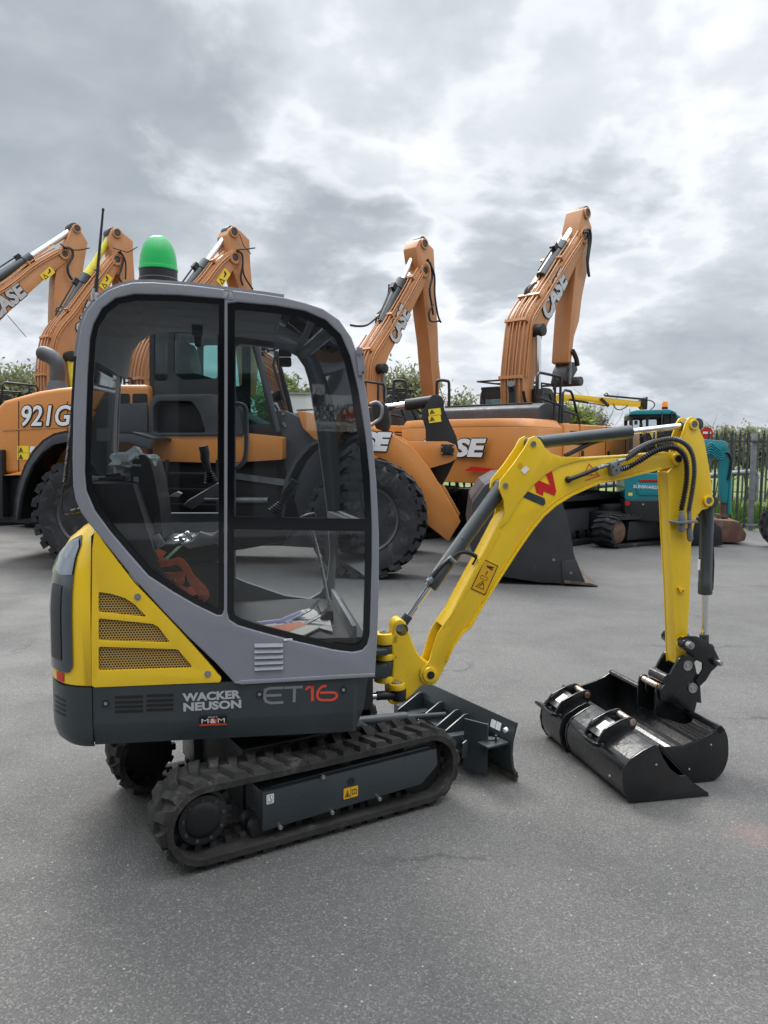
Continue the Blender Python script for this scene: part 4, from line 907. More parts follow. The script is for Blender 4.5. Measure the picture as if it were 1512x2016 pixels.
bot = B.pp([(880, 1303), (893, 1273), (912, 1246), (926, 1236), (949, 1196), (986, 1137), (1018, 1087), (1047, 1045), (1071, 1016), (1094, 996), (1126, 976), (1177, 953), (1224, 944), (1265, 933), (1300, 925)], -HW)
MB().sheet(top, -HW-.0015, HW+.0015, -.010).build('top_plate', M['yellow'], boom, bevel=.002)
MB().sheet(bot, -HW-.010, HW+.010, .010).build('bottom_flange', M['yellow'], boom, bevel=.002)
brk = [(984, 1031), (997, 1012), (993, 998), (989, 979), (982, 960), (985, 945), (1010, 916), (1034, 882), (1045, 862), (1052, 858), (1063, 864), (1071, 881), (1085, 893), (1105, 899), (1180, 900), (1130, 904), (1100, 912), (1070, 927), (1040, 951), (1015, 981), (998, 1008)]
def seam(path, o):
    mb = MB(); n_ = len(path)
    for i in range(n_-1): mb.bar((path[i][0], o, path[i][1]), (path[i+1][0], o, path[i+1][1]), .004, .005, up=(0, 1, 0))
    mb.build('weld_seam', M['yellow_cast'], boom, smooth=0)
seam([(a+.0, b+.012) for a, b in B.pp([(949, 1190), (984, 1131), (1014, 1083), (1043, 1041), (1067, 1012), (1092, 991), (1125, 971), (1176, 948), (1224, 939), (1265, 929)], -HW)], -HW-.001)
seam(B.pp([(884, 1228), (902, 1195), (930, 1145), (956, 1098), (984, 1048)], -HW), -HW-.001)
brk = [(984, 1040), (993, 1010), (991, 985), (982, 962), (985, 945), (1010, 914), (1032, 882), (1042, 863), (1052, 858), (1063, 865), (1072, 881), (1085, 893), (1105, 899), (1150, 901), (1185, 901), (1140, 907), (1104, 917), (1074, 934), (1045, 959), (1020, 990), (1000, 1025)]
qb = B.pp(brk, -HW)
MB().prism(qb, -HW-.005, -HW+.009).prism(qb, HW-.009, HW+.005).build('cylinder_bracket', M['yellow'], boom, bevel=.002)
def pinhead(c, r, parent, m='zinc', y=-1, name='pin'):
    mb = MB(); mb.ring(c, c+Vector((0, .005*y, 0)), r, r*.72, 24); mb.cyl(c, c+Vector((0, .0035*y, 0)), r*.72, 20); mb.ring(c+Vector((0, .0035*y, 0)), c+Vector((0, .006*y, 0)), r*.4, r*.22, 14); return mb.build(name, M[m], parent)
pinhead(B.P(1050, 874, -HW-.005), .014, boom); pinhead(B.P(995, 956, -HW-.005), .014, boom)
mb = MB(); mb.cyl(B.P(1334, 904, -HW-.014), B.P(1334, 904, -HW-.014)+Vector((0, .15, 0)), .030, 28); mb.build('boom_end_boss', M['yellow'], boom, bevel=.003)
c = B.P(1336, 903, -HW-.015); mb = MB(); mb.ring(c, c+Vector((0, -.004, 0)), .019, .011, 20); mb.cyl(c+Vector((0, .001, 0)), c+Vector((0, -.002, 0)), .012, 6); mb.build('pin', M['cblack'], boom)
mb = MB(); c = B.P(848, 1329, -.078); mb.cyl(c, c+Vector((0, .156, 0)), .037, 32); mb.build('foot_boss', M['yellow'], boom, bevel=.004)
mb = MB(); mb.cyl(c+Vector((0, .001, 0)), c+Vector((0, -.004, 0)), .019, 24); mb.cyl(c+Vector((0, -.004, 0)), c+Vector((0, -.008, 0)), .009, 6); mb.build('foot_pin', M['cblack'], boom)
MB().prism(inset(B.pp([(868, 1250), (880, 1236), (905, 1240), (880, 1290), (860, 1320), (850, 1300)], 0), .004), -.03, .03).build('boom_hose_bundle', M['black'], boom, bevel=.006)
# logo W
def poly_on(pts, fr, off, th=.0012): return MB().prism(fr.pp(pts, off), off-th, off)
poly_on([(1036, 966), (1072, 981), (1074, 991), (1069, 996), (1026, 977)], B, -HW-.001).build('logo_dark_bar', M['anthr'], boom)
poly_on([(1052, 951), (1061, 946), (1083, 955), (1074, 933), (1086, 924), (1095, 967), (1092, 976), (1070, 967), (1069, 976), (1056, 970)], B, -HW-.001).build('logo_red_mark', M['red'], boom)
# lifting warning sticker
A_ = [(954, 1101), (981, 1114), (955, 1172), (927, 1159)]
sk = poly_on(A_, B, -HW-.001).build('warning_sticker', M['owarn'], boom)
qq = B.pp(A_, -HW-.002); mb = MB(); mb.prism(qq, -HW-.0032, -HW-.0022, [inset(qq, .0035)])
c_ = [Vector((a, 0, b)) for a, b in qq]; up_ = (c_[0]-c_[3]).normalized(); xx_ = (c_[1]-c_[0]).normalized(); cen = sum(c_, Vector())/4; cen.y = -HW-.0022; Mx = plane_M(cen, xx_, up_)
tri = [(-.024, -.058), (.024, -.058), (0, -.016)]; mb.prism(tri, -.001, 0, [inset(tri, .0025)], M=Mx); mb.prism([(-.010, -.052), (-.006, -.052), (.004, -.034), (.012, -.036), (.012, -.032), (0, -.030)], -.001, 0, M=Mx)
mb.prism(circ(-.010, .054, .0055, 12), -.001, 0, M=Mx); mb.prism([(-.004, .049), (.022, .046), (.022, .052), (.006, .054), (.022, .058), (.022, .064), (-.004, .060)], -.001, 0, M=Mx)
mb.prism([(-.001, .010), (.001, .010), (.001, .026), (.005, .026), (0, .034), (-.005, .026), (-.001, .026), (-.001, .018), (-.005, .018), (0, .010)], -.001, 0, M=Mx)
mb.prism(rrect(-.022, .018, -.012, .004, .001), -.001, 0, [rrect(-.0205, .0165, -.0105, .0025, .001)], M=Mx); mb.build('sticker_symbols', M['ink'], sk)
tri = B.pp([(1157, 912), (1181, 938), (1155, 945)], -HW); mb = MB(); t2 = B.pp([(1159, 912), (1148, 936), (1180, 935)], -HW); mb.prism(t2, -HW-.0015, -HW-.0008, [inset(t2, .004)])
l2 = B.pp([(1152, 945), (1181, 935), (1181, 937.5), (1152, 947.5)], -HW); mb.prism(l2, -HW-.0015, -HW-.0008); cc = B.p(1164, 935, -HW); mb.prism(circ(cc[0], cc[1], .005, 10), -HW-.0015, -HW-.0008); mb.build('warning_symbol', M['redor'], boom)
poly_on([(1036, 917), (1042, 924), (1032, 934), (1025, 926)], B, -HW-.0062).build('hook_sticker', M['white'], boom)
c = B.p(1023, 916, -HW); MB().prism(circ(c[0], c[1], .013, 18), -HW-.0072, -HW-.0062).build('round_sticker', M['owarn'], boom)
# hose and manifold on the boom side
mb = MB(); q = B.pp([(1199, 912), (1218, 906), (1223, 929), (1205, 938)], -HW-.03); mb.prism(q, -HW-.045, -HW); mb.build('hose_manifold', M['zinc'], boom, bevel=.003)
mb = MB()
for a, b in ((1207, 919), (1214, 926), (1217, 914)): c = B.P(a, b, -HW-.045); mb.cyl(c+Vector((0, .001, 0)), c+Vector((0, -.003, 0)), .005, 8)
mb.build('manifold_bolts', M['cblack'], boom)
mb = MB(); pth = smooth_path([B.P(*q, o) for q, o in (((1118, 944), -HW-.002), ((1124, 943), -HW-.018), ((1150, 933), -HW-.022), ((1176, 922), -HW-.022))], 5); mb.tube(pth, .012, 12, rf=lambda i, m: .017 if i < 4 else .0115); mb.build('hose_boot', M['black'], boom, smooth=70)
mb = MB(); mb.cyl(B.P(1174, 923, -HW-.022), B.P(1190, 917, -HW-.022), .009, 12); mb.cyl(B.P(1182, 920, -HW-.022), B.P(1188, 918, -HW-.022), .012, 6); mb.cyl(B.P(1190, 917, -HW-.022), B.P(1200, 916, -HW-.022), .008, 12); mb.build('hose_fitting', M['zinc'], boom)
def corrugated(pts, r, m, name, parent, amp=.0028, pitch=.0135, fr=B):
    P = smooth_path(pts, 14); L = [0]
    for a, b in zip(P, P[1:]): L.append(L[-1]+(b-a).length)
    n = int(L[-1]/pitch*4); Q = []; j = 0
    for i in range(n):
        s_ = L[-1]*i/n
        while L[j+1] < s_: j += 1
        Q.append(P[j].lerp(P[j+1], (s_-L[j])/(L[j+1]-L[j]+1e-9)))
    mb = MB(); mb.tube(Q, r, 12, rf=lambda i, m_: r+amp*(1 if i % 4 < 2 else -1)); return mb.build(name, m, parent, fr, smooth=25)
o1 = -HW-.035
hz1 = [((1222, 911), o1), ((1240, 907), o1), ((1262, 898), o1-.005), ((1290, 883), o1-.01), ((1318, 874), o1-.01), ((1340, 874), o1-.01), ((1355, 886), o1-.01), ((1363, 910), o1), ((1364, 940), o1+.01), ((1359, 975), o1+.01), ((1356, 1003), o1+.01)]
hz2 = [((1220, 924), o1), ((1238, 919), o1), ((1258, 908), o1-.02), ((1290, 888), o1-.025), ((1320, 880), o1-.02), ((1338, 886), o1-.02), ((1350, 905), o1-.01), ((1352, 940), o1), ((1347, 975), o1+.005), ((1342, 1000), o1+.01), ((1342, 1006), o1+.01)]
hz1 = [((1232, 904), o1), ((1250, 892), o1), ((1275, 876), o1-.005), ((1305, 866), o1-.01), ((1330, 865), o1-.01), ((1352, 876), o1-.01), ((1364, 898), o1-.005), ((1367, 930), o1), ((1363, 965), o1+.005), ((1357, 1000), o1+.01), ((1357, 1008), o1+.01)]
corrugated([B.P(*q, o) for q, o in hz2], .0125, M['black'], 'hydraulic_hose', mini)
corrugated([B.P(*q, o) for q, o in hz1], .0115, M['cgrey'], 'hydraulic_hose', mini, amp=.0022, pitch=.011)
mb = MB(); mb.tube(smooth_path([B.P(*q, .02) for q in ((1240, 893), (1265, 878), (1290, 869), (1318, 872), (1330, 885))], 6), .012, 12); mb.build('hydraulic_hose', M['cgrey'], mini, B, smooth=70)
mb = MB(); mb.cyl(B.P(1203, 914, o1), B.P(1236, 902, o1), .009, 12); mb.cyl(B.P(1222, 924, o1), B.P(1238, 918, o1), .010, 12); mb.cyl(B.P(1216, 909, o1), B.P(1224, 906, o1), .014, 6); mb.build('hose_fitting', M['zinc'], boom)
# quick couplers on the dipper
mb = MB(); q = B.pp([(1329, 1027), (1369, 1024), (1369, 1028), (1330, 1031)], o1-.01)
mb.prism(q, o1-.03, -.045)
for px, y0, y1, r in ((1342, 1008, 1047, .013), (1342, 1014, 1026, .018), (1357, 1008, 1066, .011), (1357, 1040, 1062, .0155), (1342, 1032, 1046, .018)): mb.cyl(B.P(px, y0, o1+.01), B.P(px+2*(y1 > 1050), y1, o1+.01), r, 16)
cpl = mb.build('quick_coupler', M['zinc'], mini, B, bevel=.001)
# ---------------------------------------------------------------- cylinders
def cylinder(name, p0, p1, split, rb, rr_, rodfirst=False, fr=B, off=0.):
    a = fr.P(*p0, off); b = fr.P(*p1, off); d = b-a; s_ = a+d*split
    (ba, bb, ra, rb2) = (a, s_, s_, b) if not rodfirst else (b, s_, s_, a)
    dd = (bb-ba).normalized(); mb = MB(); mb.lathe([(rb*.8, 0), (rb, .004), (rb, (bb-ba).length*.86), (rb*1.04, (bb-ba).length*.865), (rb*1.04, (bb-ba).length-.004), (rb*.9, (bb-ba).length)], ba, dd, 28)
    mb.cyl(ba+Vector((0, -.048, 0)), ba+Vector((0, .048, 0)), rb*.9, 20)
    o = mb.build(name, M['anthr'], mini, fr, smooth=30)
    mb = MB(); mb.cyl(ra-dd*.01, rb2-dd*.05, rr_, 20); mb.build('cylinder_rod', M['chrome'], o)
    mb = MB(); mb.cyl(rb2-dd*.075, rb2-dd*.02, rr_*1.5, 18); mb.cyl(rb2+Vector((0, -.045, 0)), rb2+Vector((0, .045, 0)), rr_*2.0, 20); mb.build('rod_end', M['anthr'], o, bevel=.002)
    return o, ba, bb, dd
bcy, *_ = cylinder('boom_cylinder', (787, 1236), (989, 957), .285, .037, .0155, True)
mb = MB(); mb.tube(smooth_path([B.P(*q, -.03) for q in ((848, 1143), (858, 1128), (872, 1112), (890, 1098), (905, 1088), (922, 1088), (938, 1096))], 5), .011, 10); mb.build('hydraulic_hose', M['black'], mini, B, smooth=70)
mb = MB()
for a, b, r in (((839, 1152), (852, 1138), .011), ((843, 1146), (848, 1141), .016), ((884, 1097), (895, 1108), .012)): mb.cyl(B.P(*a, -.04), B.P(*b, -.04), r, 10)
mb.build('hose_fitting', M['zinc'], bcy)
pinhead(B.P(911, 1058, -.036), .007, bcy, name='grease_nipple')
mb = MB(); c = B.P(935, 1102, -.02); mb.tube([B.P(*q, -.02) for q in ((930, 1088), (938, 1098), (930, 1112))], .006, 8); mb.build('hose_grommet', M['black'], boom)
acy, *_ = cylinder('dipper_cylinder', (1050, 872), (1364, 836), .60, .033, .0165)
mb = MB(); mb.tube(smooth_path([B.P(*q, 0) for q in ((1112, 897), (1140, 884), (1165, 872), (1190, 865), (1206, 862))], 5), .0125, 10); mb.build('hydraulic_hose', M['black'], mini, B, smooth=70)
mb = MB(); mb.cyl(B.P(1198, 864, -.01), B.P(1222, 857, -.01), .010, 12); mb.cyl(B.P(1206, 862, -.01), B.P(1213, 860, -.01), .014, 6); mb.build('hose_fitting', M['zinc'], acy)
kcy, *_ = cylinder('bucket_cylinder', (1392, 988), (1386, 1275), .63, .036, .0165)
q = B.pp([(1384, 1002), (1400, 1003), (1403, 1050), (1405, 1110), (1403, 1160), (1398, 1163), (1396, 1100), (1390, 1050)], -.02); MB().prism(q, -.03, .03).build('hose_guard', M['black'], kcy, bevel=.005)
mb = MB(); c = B.P(1376, 1112, -.037); mb.box(c.x-.006, c.x+.006, c.y-.002, c.y+.004, c.z-.028, c.z+.028); mb.build('serial_sticker', M['white'], kcy)
mb = MB(); mb.cyl(B.P(1400, 1135, -.02), B.P(1400, 1160, -.02), .010, 10); mb.build('hose_fitting', M['zinc'], kcy)
# ---------------------------------------------------------------- dipper arm
AW = .046
full = [(1331, 1310), (1327, 1187), (1320, 1058), (1315, 944), (1314, 930), (1330, 915), (1338, 893), (1336, 874), (1345, 850), (1351, 831), (1356, 823), (1363, 820), (1371, 825), (1377, 844), (1386, 864), (1392, 895), (1397, 926), (1402, 958), (1402, 975), (1403, 986), (1400, 996), (1392, 1002), (1382, 1004), (1372, 1016), (1366, 1036), (1361, 1071), (1359, 1161), (1354, 1250), (1351, 1289), (1343, 1302)]
fq = B.pp(full, -AW); arm = MB().prism(fq, -AW, -AW+.012).prism(fq, AW-.012, AW).build('dipper_arm', M['yellow'], mini, B, bevel=.0025)
low_ = [(1331, 1308), (1327, 1187), (1320, 1058), (1315, 944), (1314, 930), (1342, 918), (1372, 960), (1380, 1004), (1366, 1036), (1361, 1071), (1359, 1161), (1354, 1250), (1351, 1287)]
q = B.pp(low_, -AW); q = inset(q, .0015)
MB().prism(q, -AW+.0125, AW-.0125).build('arm_box', M['yellow'], arm, bevel=.002)
c = B.P(1365, 836, -AW); mb = MB(); mb.ring(c+Vector((0, .001, 0)), c+Vector((0, -.012, 0)), .026, .018, 26); c2 = B.P(1393, 986, -AW); mb.ring(c2+Vector((0, .001, 0)), c2+Vector((0, -.014, 0)), .029, .018, 26); mb.build('pin_boss', M['yellow'], arm, bevel=.002)
pinhead(c+Vector((0, -.004, 0)), .018, arm); pinhead(c2+Vector((0, -.006, 0)), .018, arm)
mb = MB(); q = B.pp([(1333, 1156), (1343, 1158), (1346, 1165), (1336, 1166)], -AW); mb.prism(q, -AW-.016, -AW); mb.build('arm_lug', M['yellow'], arm, bevel=.002)
c = B.P(1345, 1163, -AW-.0165); MB().cyl(c, c+Vector((0, -.0015, 0)), .005, 12).build('lug_hole', M['red'], arm)
c = B.P(1344, 1268, -AW); mb = MB(); mb.cyl(c+Vector((0, .09, 0)), c+Vector((0, -.008, 0)), .042, 28); mb.build('link_boss', M['yellow'], arm, bevel=.003)
# bucket linkage
LK = -.085
lk = [(1343, 1256), (1356, 1252), (1372, 1253), (1392, 1262), (1407, 1278), (1415, 1294), (1417, 1304), (1410, 1314), (1401, 1322), (1390, 1340), (1376, 1353), (1371, 1340), (1384, 1318), (1384, 1306), (1372, 1300), (1362, 1284), (1350, 1282), (1343, 1274)]
ql = B.pp(lk, LK); link = MB().prism(ql, LK, LK+.012).prism(ql, -LK-.012, -LK).build('bucket_link', M['bucket'], mini, B, bevel=.002)
for (a, b), r in (((1350, 1267), .028), ((1407, 1302), .022)):
    c = B.P(a, b, LK); mb = MB(); mb.cyl(c+Vector((0, .18, 0)), c+Vector((0, -.016, 0)), r, 24); mb.build('link_boss', M['bucket'], link, bevel=.002)
    mb = MB(); e_ = c+Vector((0, -.016, 0)); mb.cone(e_, e_+Vector((0, -.03, 0)), r*.78, r*.72, 8); mb.ring(e_+Vector((0, -.03, 0)), e_+Vector((0, -.034, 0)), r*.66, r*.45, 18); mb.cyl(e_+Vector((0, -.03, 0)), e_+Vector((0, -.040, 0)), r*.38, 12); mb.build('link_nut', M['steel'], link, bevel=.001)
mb = MB()
for a, b in ((1366, 1285), (1380, 1288)): c = B.P(a, b, -.03); mb.lathe([(.012, -.03), (.017, -.02), (.017, .02), (.012, .03)], c, (1, 0, -.6), 14)
mb.build('link_bushing', M['cgrey'], link)
# quick hitch: two plates with pins and cross tube
hp = [(1325, 1318), (1337, 1297), (1346, 1290), (1356, 1291), (1366, 1300), (1371, 1320), (1375, 1350), (1372, 1385), (1367, 1404), (1352, 1397), (1325, 1384), (1301, 1380), (1300, 1358), (1312, 1345)]
qh = rnd(B.pp(hp, -.072), .012, 3); hitch = MB().prism(qh, -.072, -.056).prism(qh, .056, .072).build('quick_hitch', M['bucket'], mini, B, bevel=.002)
for a, b in ((1353, 1310), (1363, 1354)):
    c = B.P(a, b, -.072); mb = MB(); mb.cyl(c+Vector((0, .15, 0)), c+Vector((0, -.004, 0)), .022, 24); mb.ring(c, c+Vector((0, -.007, 0)), .027, .022, 24); mb.cyl(c+Vector((0, -.002, 0)), c+Vector((0, -.009, 0)), .011, 12); mb.build('hitch_pin', M['steel'], hitch)
mb = MB(); c = B.P(1312, 1337, -.05); mb.cyl(c+Vector((0, -.02, 0)), c+Vector((0, .12, 0)), .032, 22); mb.build('cross_tube', M['bucket'], hitch)
MB().prism(inset(B.pp([(1330, 1325), (1366, 1320), (1370, 1380), (1310, 1370)], 0), .004), -.055, .055).build('hitch_body', M['bucket'], hitch, bevel=.004)
# ---------------------------------------------------------------- buckets
def bucket(name, fr, near, shell, W, t=.010, ox=0.):
    """near: side-plate outline (u,z); shell: open profile (u,z)"""
    sh = MB(); sh.sheet(shell, 0.004, W-.004, t)
    o = sh.build(name, M['bucket'], None, fr, smooth=50)
    MB().prism(near, 0, .012).build('side_plate', M['bucket'], o, bevel=.002)
    MB().prism(near, W-.012, W).build('side_plate', M['bucket'], o, bevel=.002); return o
g0 = ground(1385, 1541); G = Fr(g0.x, g0.y, 14.5)
near = [(1418, 1430), (1427, 1435), (1433, 1455), (1433, 1480), (1430, 1500), (1420, 1523), (1402, 1538), (1381, 1542), (1357, 1531), (1330, 1503), (1304, 1477), (1306, 1472), (1343, 1470), (1377, 1457), (1400, 1445)]
nq = G.pp(near); nq = [(a, max(b, .004)) for a, b in nq]
shp = sm2(G.pp([(1304, 1475), (1330, 1502), (1357, 1529), (1381, 1540), (1402, 1536), (1420, 1521), (1430, 1498), (1432, 1475), (1430, 1452), (1424, 1437)]), 3); shp = [(a, max(b, .006)) for a, b in shp]
gb = bucket('grading_bucket', G, nq, shp, 1.03, -.010)
tag(gb, 'wide black grading bucket, mouth up, largest of the three and pinned to the hitch', 'bucket', None)
tl_ = G.p(1419, 1436); MB().cyl((tl_[0]-.004, .0, tl_[1]-.0), (tl_[0]-.004, 1.03, tl_[1]), .020, 18).build('lip_tube', M['bucket'], gb)
e_ = G.p(1305, 1475); MB().bar((e_[0], .01, e_[1]), (e_[0], 1.02, e_[1]), .014, .05, up=(.7, 0, -.7)).build('cutting_edge', M['bucket'], gb)
for a, b in ((1400, 1466), (1357, 1514)): c = G.P(a, b, -.001); MB().cyl(c, c+Vector((0, -.0015, 0)), .005, 10).build('plate_hole', M['lgrey'], gb)
hub = B.P(1285, 1342, .0); w_ = G.M.inverted() @ (B.M @ B.P(1300, 1355, -.045)); w2 = G.M.inverted() @ (B.M @ B.P(1278, 1330, .09))
zc2 = tl_[1]
for y_ in (w_.y, w_.y+.16):
    MB().prism(rnd([(tl_[0]-.03, zc2-.06), (tl_[0]+.02, zc2-.05), (tl_[0]+.03, zc2+.02), (w_.x+.035, w_.z+.0), (w_.x+.02, w_.z+.03), (w_.x-.02, w_.z+.028), (w_.x-.03, w_.z-.01), (w_.x-.03, zc2)], .02, 3), y_-.006, y_+.006).build('ear_plate', M['bucket'], gb, bevel=.002)
MB().cyl((w_.x, w_.y-.01, w_.z+.005), (w_.x, w_.y+.17, w_.z+.005), .0185, 20).build('bucket_pin', M['rustpin'], gb)
g0 = ground(1245, 1583); g1 = ground(1110, 1466); K = Fr(g0.x, g0.y, 13.0)
near = [(1287, 1467), (1266, 1478), (1240, 1496), (1229, 1513), (1225, 1536), (1229, 1562), (1241, 1581), (1266, 1588), (1330, 1582), (1397, 1574), (1371, 1547), (1351, 1527), (1338, 1528), (1320, 1514), (1306, 1493), (1297, 1472)]
nq = [(a, max(b, .003)) for a, b in K.pp(near)]
sh = [(a, max(b, .006)) for a, b in sm2(K.pp([(1292, 1467), (1285, 1469), (1266, 1480), (1242, 1497), (1231, 1514), (1227, 1536), (1231, 1560), (1243, 1578), (1268, 1585), (1330, 1580), (1395, 1574)]), 3)]
def ears(o, fr, shell, y0, gap, tilt, zt_, x0, sc=1.0):
    """two ear plates, sticker and rusty pin standing on the bucket's back"""
    a, b = shell
    prof = rnd([(a-.075*sc, b-.03), (a-.03, b+.045*sc), (a+.06*sc, b+.085*sc), (a+.12*sc, b+.098*sc), (a+.150*sc, b+.080*sc), (a+.145*sc, b+.045), (a+.11*sc, b+.0), (a+.06, b-.02)], .02, 3)
    for y_ in (y0, y0+gap): MB().prism(prof, y_-.006, y_+.006).build('ear_plate', M['bucket'], o, bevel=.0015)
    c = (a+.122*sc, b+.070*sc); MB().cyl((c[0], y0-.014, c[1]), (c[0], y0+gap+.014, c[1]), .0175, 20).build('bucket_pin', M['rustpin'], o)
    mb = MB(); mb.bar((a-.09*sc, y0-.045, b-.02), (a-.09*sc, y0+gap+.045, b-.02), .045, .016, up=(.3, 0, 1)); mb.build('hook_bar', M['bucket'], o, bevel=.002)
    d = Vector((.085, 0, .055)).normalized(); c0 = Vector((a+.005, y0+gap/2, b+.030*sc)); Mx = plane_M(c0, d, (0, -1, 0))
    mb = MB(); mb.box(-.065*sc, .055*sc, -.0, .006, -gap/2+.006, gap/2-.006, Mx); mb.build('ear_web', M['bucket'], o, bevel=.001)
    MB().prism(rrect(-.030, .030, -.028, .028, .004), .0062, .0074, M=Mx).prism(rrect(-.030, .030, -.028, .028, .004), -.0014, -.0002, M=Mx).build('data_plate', M['white'], o)
top_ = K.p(1262, 1482)
L1 = .60
db = bucket('digging_bucket', K, nq, sh, L1, .010); tag(db, 'wide black digging bucket lying on its side nearest the camera, sharp lip pointing right', 'bucket', 'black digging buckets on the ground')
for a, b in ((1292, 1505), (1200, 1527)): c = K.P(a, b, -.001); MB().cyl(c, c+Vector((0, -.0015, 0)), .005, 10).build('plate_hole', M['lgrey'], db)
ears(db, K, (top_[0]-.03, top_[1]-.01), .24, .13, 0, 0, 0)
K2 = Fr(*K.w(-.015, L1+.035, 0)[:2], 13.0)
L2 = .26
db2 = bucket('digging_bucket', K2, nq, sh, L2, .010); tag(db2, 'narrow black digging bucket behind the wide one, far left end of the bucket row', 'bucket', 'black digging buckets on the ground')
ears(db2, K2, (top_[0]-.03, top_[1]-.01), .05, .13, 0, 0, 0)
def plane(name, x0, x1, y0, y1, z, m):
    mb = MB(); mb.add([(x0, y0, z), (x1, y0, z), (x1, y1, z), (x0, y1, z)], [(0, 1, 2, 3)]); o = mb.build(name, m, None, smooth=0); o['kind'] = 'structure'; return o
plane('ground', -500, 500, -300, 700, -.012, M['grass'])
plane('yard', -90, 90, -200, 17.4, 0, M['asphalt'])
# ================================================================ things in the yard behind
def frame_ground(px, py, yaw, z=0.): g = ground(px, py, z); return Fr(g.x, g.y, yaw)
def tyre_mb(c, R, w, ax, nl=24, lug=.05, rim=.55):
    """c: centre of the near side wall; ax points to the near side"""
    c = Vector(c); ax = Vector(ax).normalized(); mb = MB(); r0 = R-lug
    prof = [(R*rim, -.02), (R*rim+.03, 0), (R*.74, .035), (r0*.93, .02), (r0*.985, -.03), (r0, -.10), (r0, -w+.10), (r0*.985, -w+.03), (r0*.93, -w-.02), (R*rim, -w)]
    mb.lathe(prof, c, ax, 56); x = ax.orthogonal().normalized(); y = ax.cross(x)
    for k_ in range(2):
        for i in range(nl):
            t = 2*math.pi*(i+.5*k_)/nl; dr = x*math.cos(t)+y*math.sin(t); dt = -x*math.sin(t)+y*math.cos(t)
            h0 = -.0 if k_ == 0 else -w*.5; cc = c + dr*(r0+lug*.3) - ax*(w*.25 if k_ == 0 else w*.75)
            sk = (ax*w*.27*(1) + dt*(.06 if k_ == 0 else -.06)); sk2 = dt*(math.pi*R/nl*.50)
            mb.obox(cc, sk, sk2, dr*lug*.7)
            if k_ == 0: mb.obox(c+dr*(r0*.955)-ax*.035, ax*.055, sk2*.8, dr*lug*.9)
    return mb
def wheel(parent, fr, c, R, w, rimm, nm='wheel', nl=24, lug=.05, side=-1, ro=.55):
    ax = Vector((0, side, 0)); o = tyre_mb(c, R, w, ax, nl, lug, ro).build(nm, M['rubber2'], parent, fr, smooth=30)
    mb = MB(); mb.lathe([(R*ro+.01, -.03), (R*ro, .0), (R*ro-.03, -.02), (R*ro-.06, -.10), (R*.42*ro/.55, -.16), (R*.30, -.15), (R*.24, -.06), (R*.15, -.04), (.0, -.04)], c, ax, 40); mb.build('rim', rimm, o)
    mb = MB(); c = Vector(c)
    for i in range(12): t = 2*math.pi*i/12; mb.cyl(c+Vector((math.cos(t)*R*.27, -side*.11, math.sin(t)*R*.27)), c+Vector((math.cos(t)*R*.27, -side*.06, math.sin(t)*R*.27)), .014, 6)
    mb.build('wheel_nuts', M['zinc'], o); return o
def maker_letters(fr, pa, pb, hgt, o, parent, body='CASE', inkm=None, sh=.18, bold=.05, wid=1.0, m='white', outline=True):
    a = fr.P(*pa, o); b = fr.P(*pb, o); d = (b-a); up_ = Vector((-d.z, 0, d.x)); Mx = plane_M((a+b)/2, d, up_)
    if Mx.col[1].y < 0: pass
    w = d.length*wid; mb = MB()
    if outline:
        e_ = hgt*.055
        for i in range(12):
            t = i*math.pi/6; put_text(mb, body, hgt, Mx @ Matrix.Translation((math.cos(t)*e_, -.0004*i, math.sin(t)*e_)), width=w, bold=bold, shear=sh)
        mb.build('lettering_outline', M['ink'], parent)
    mb = MB(); put_text(mb, body, hgt, Mx, width=w, bold=bold, shear=sh, off=.012); mb.build('lettering', M[m], parent)
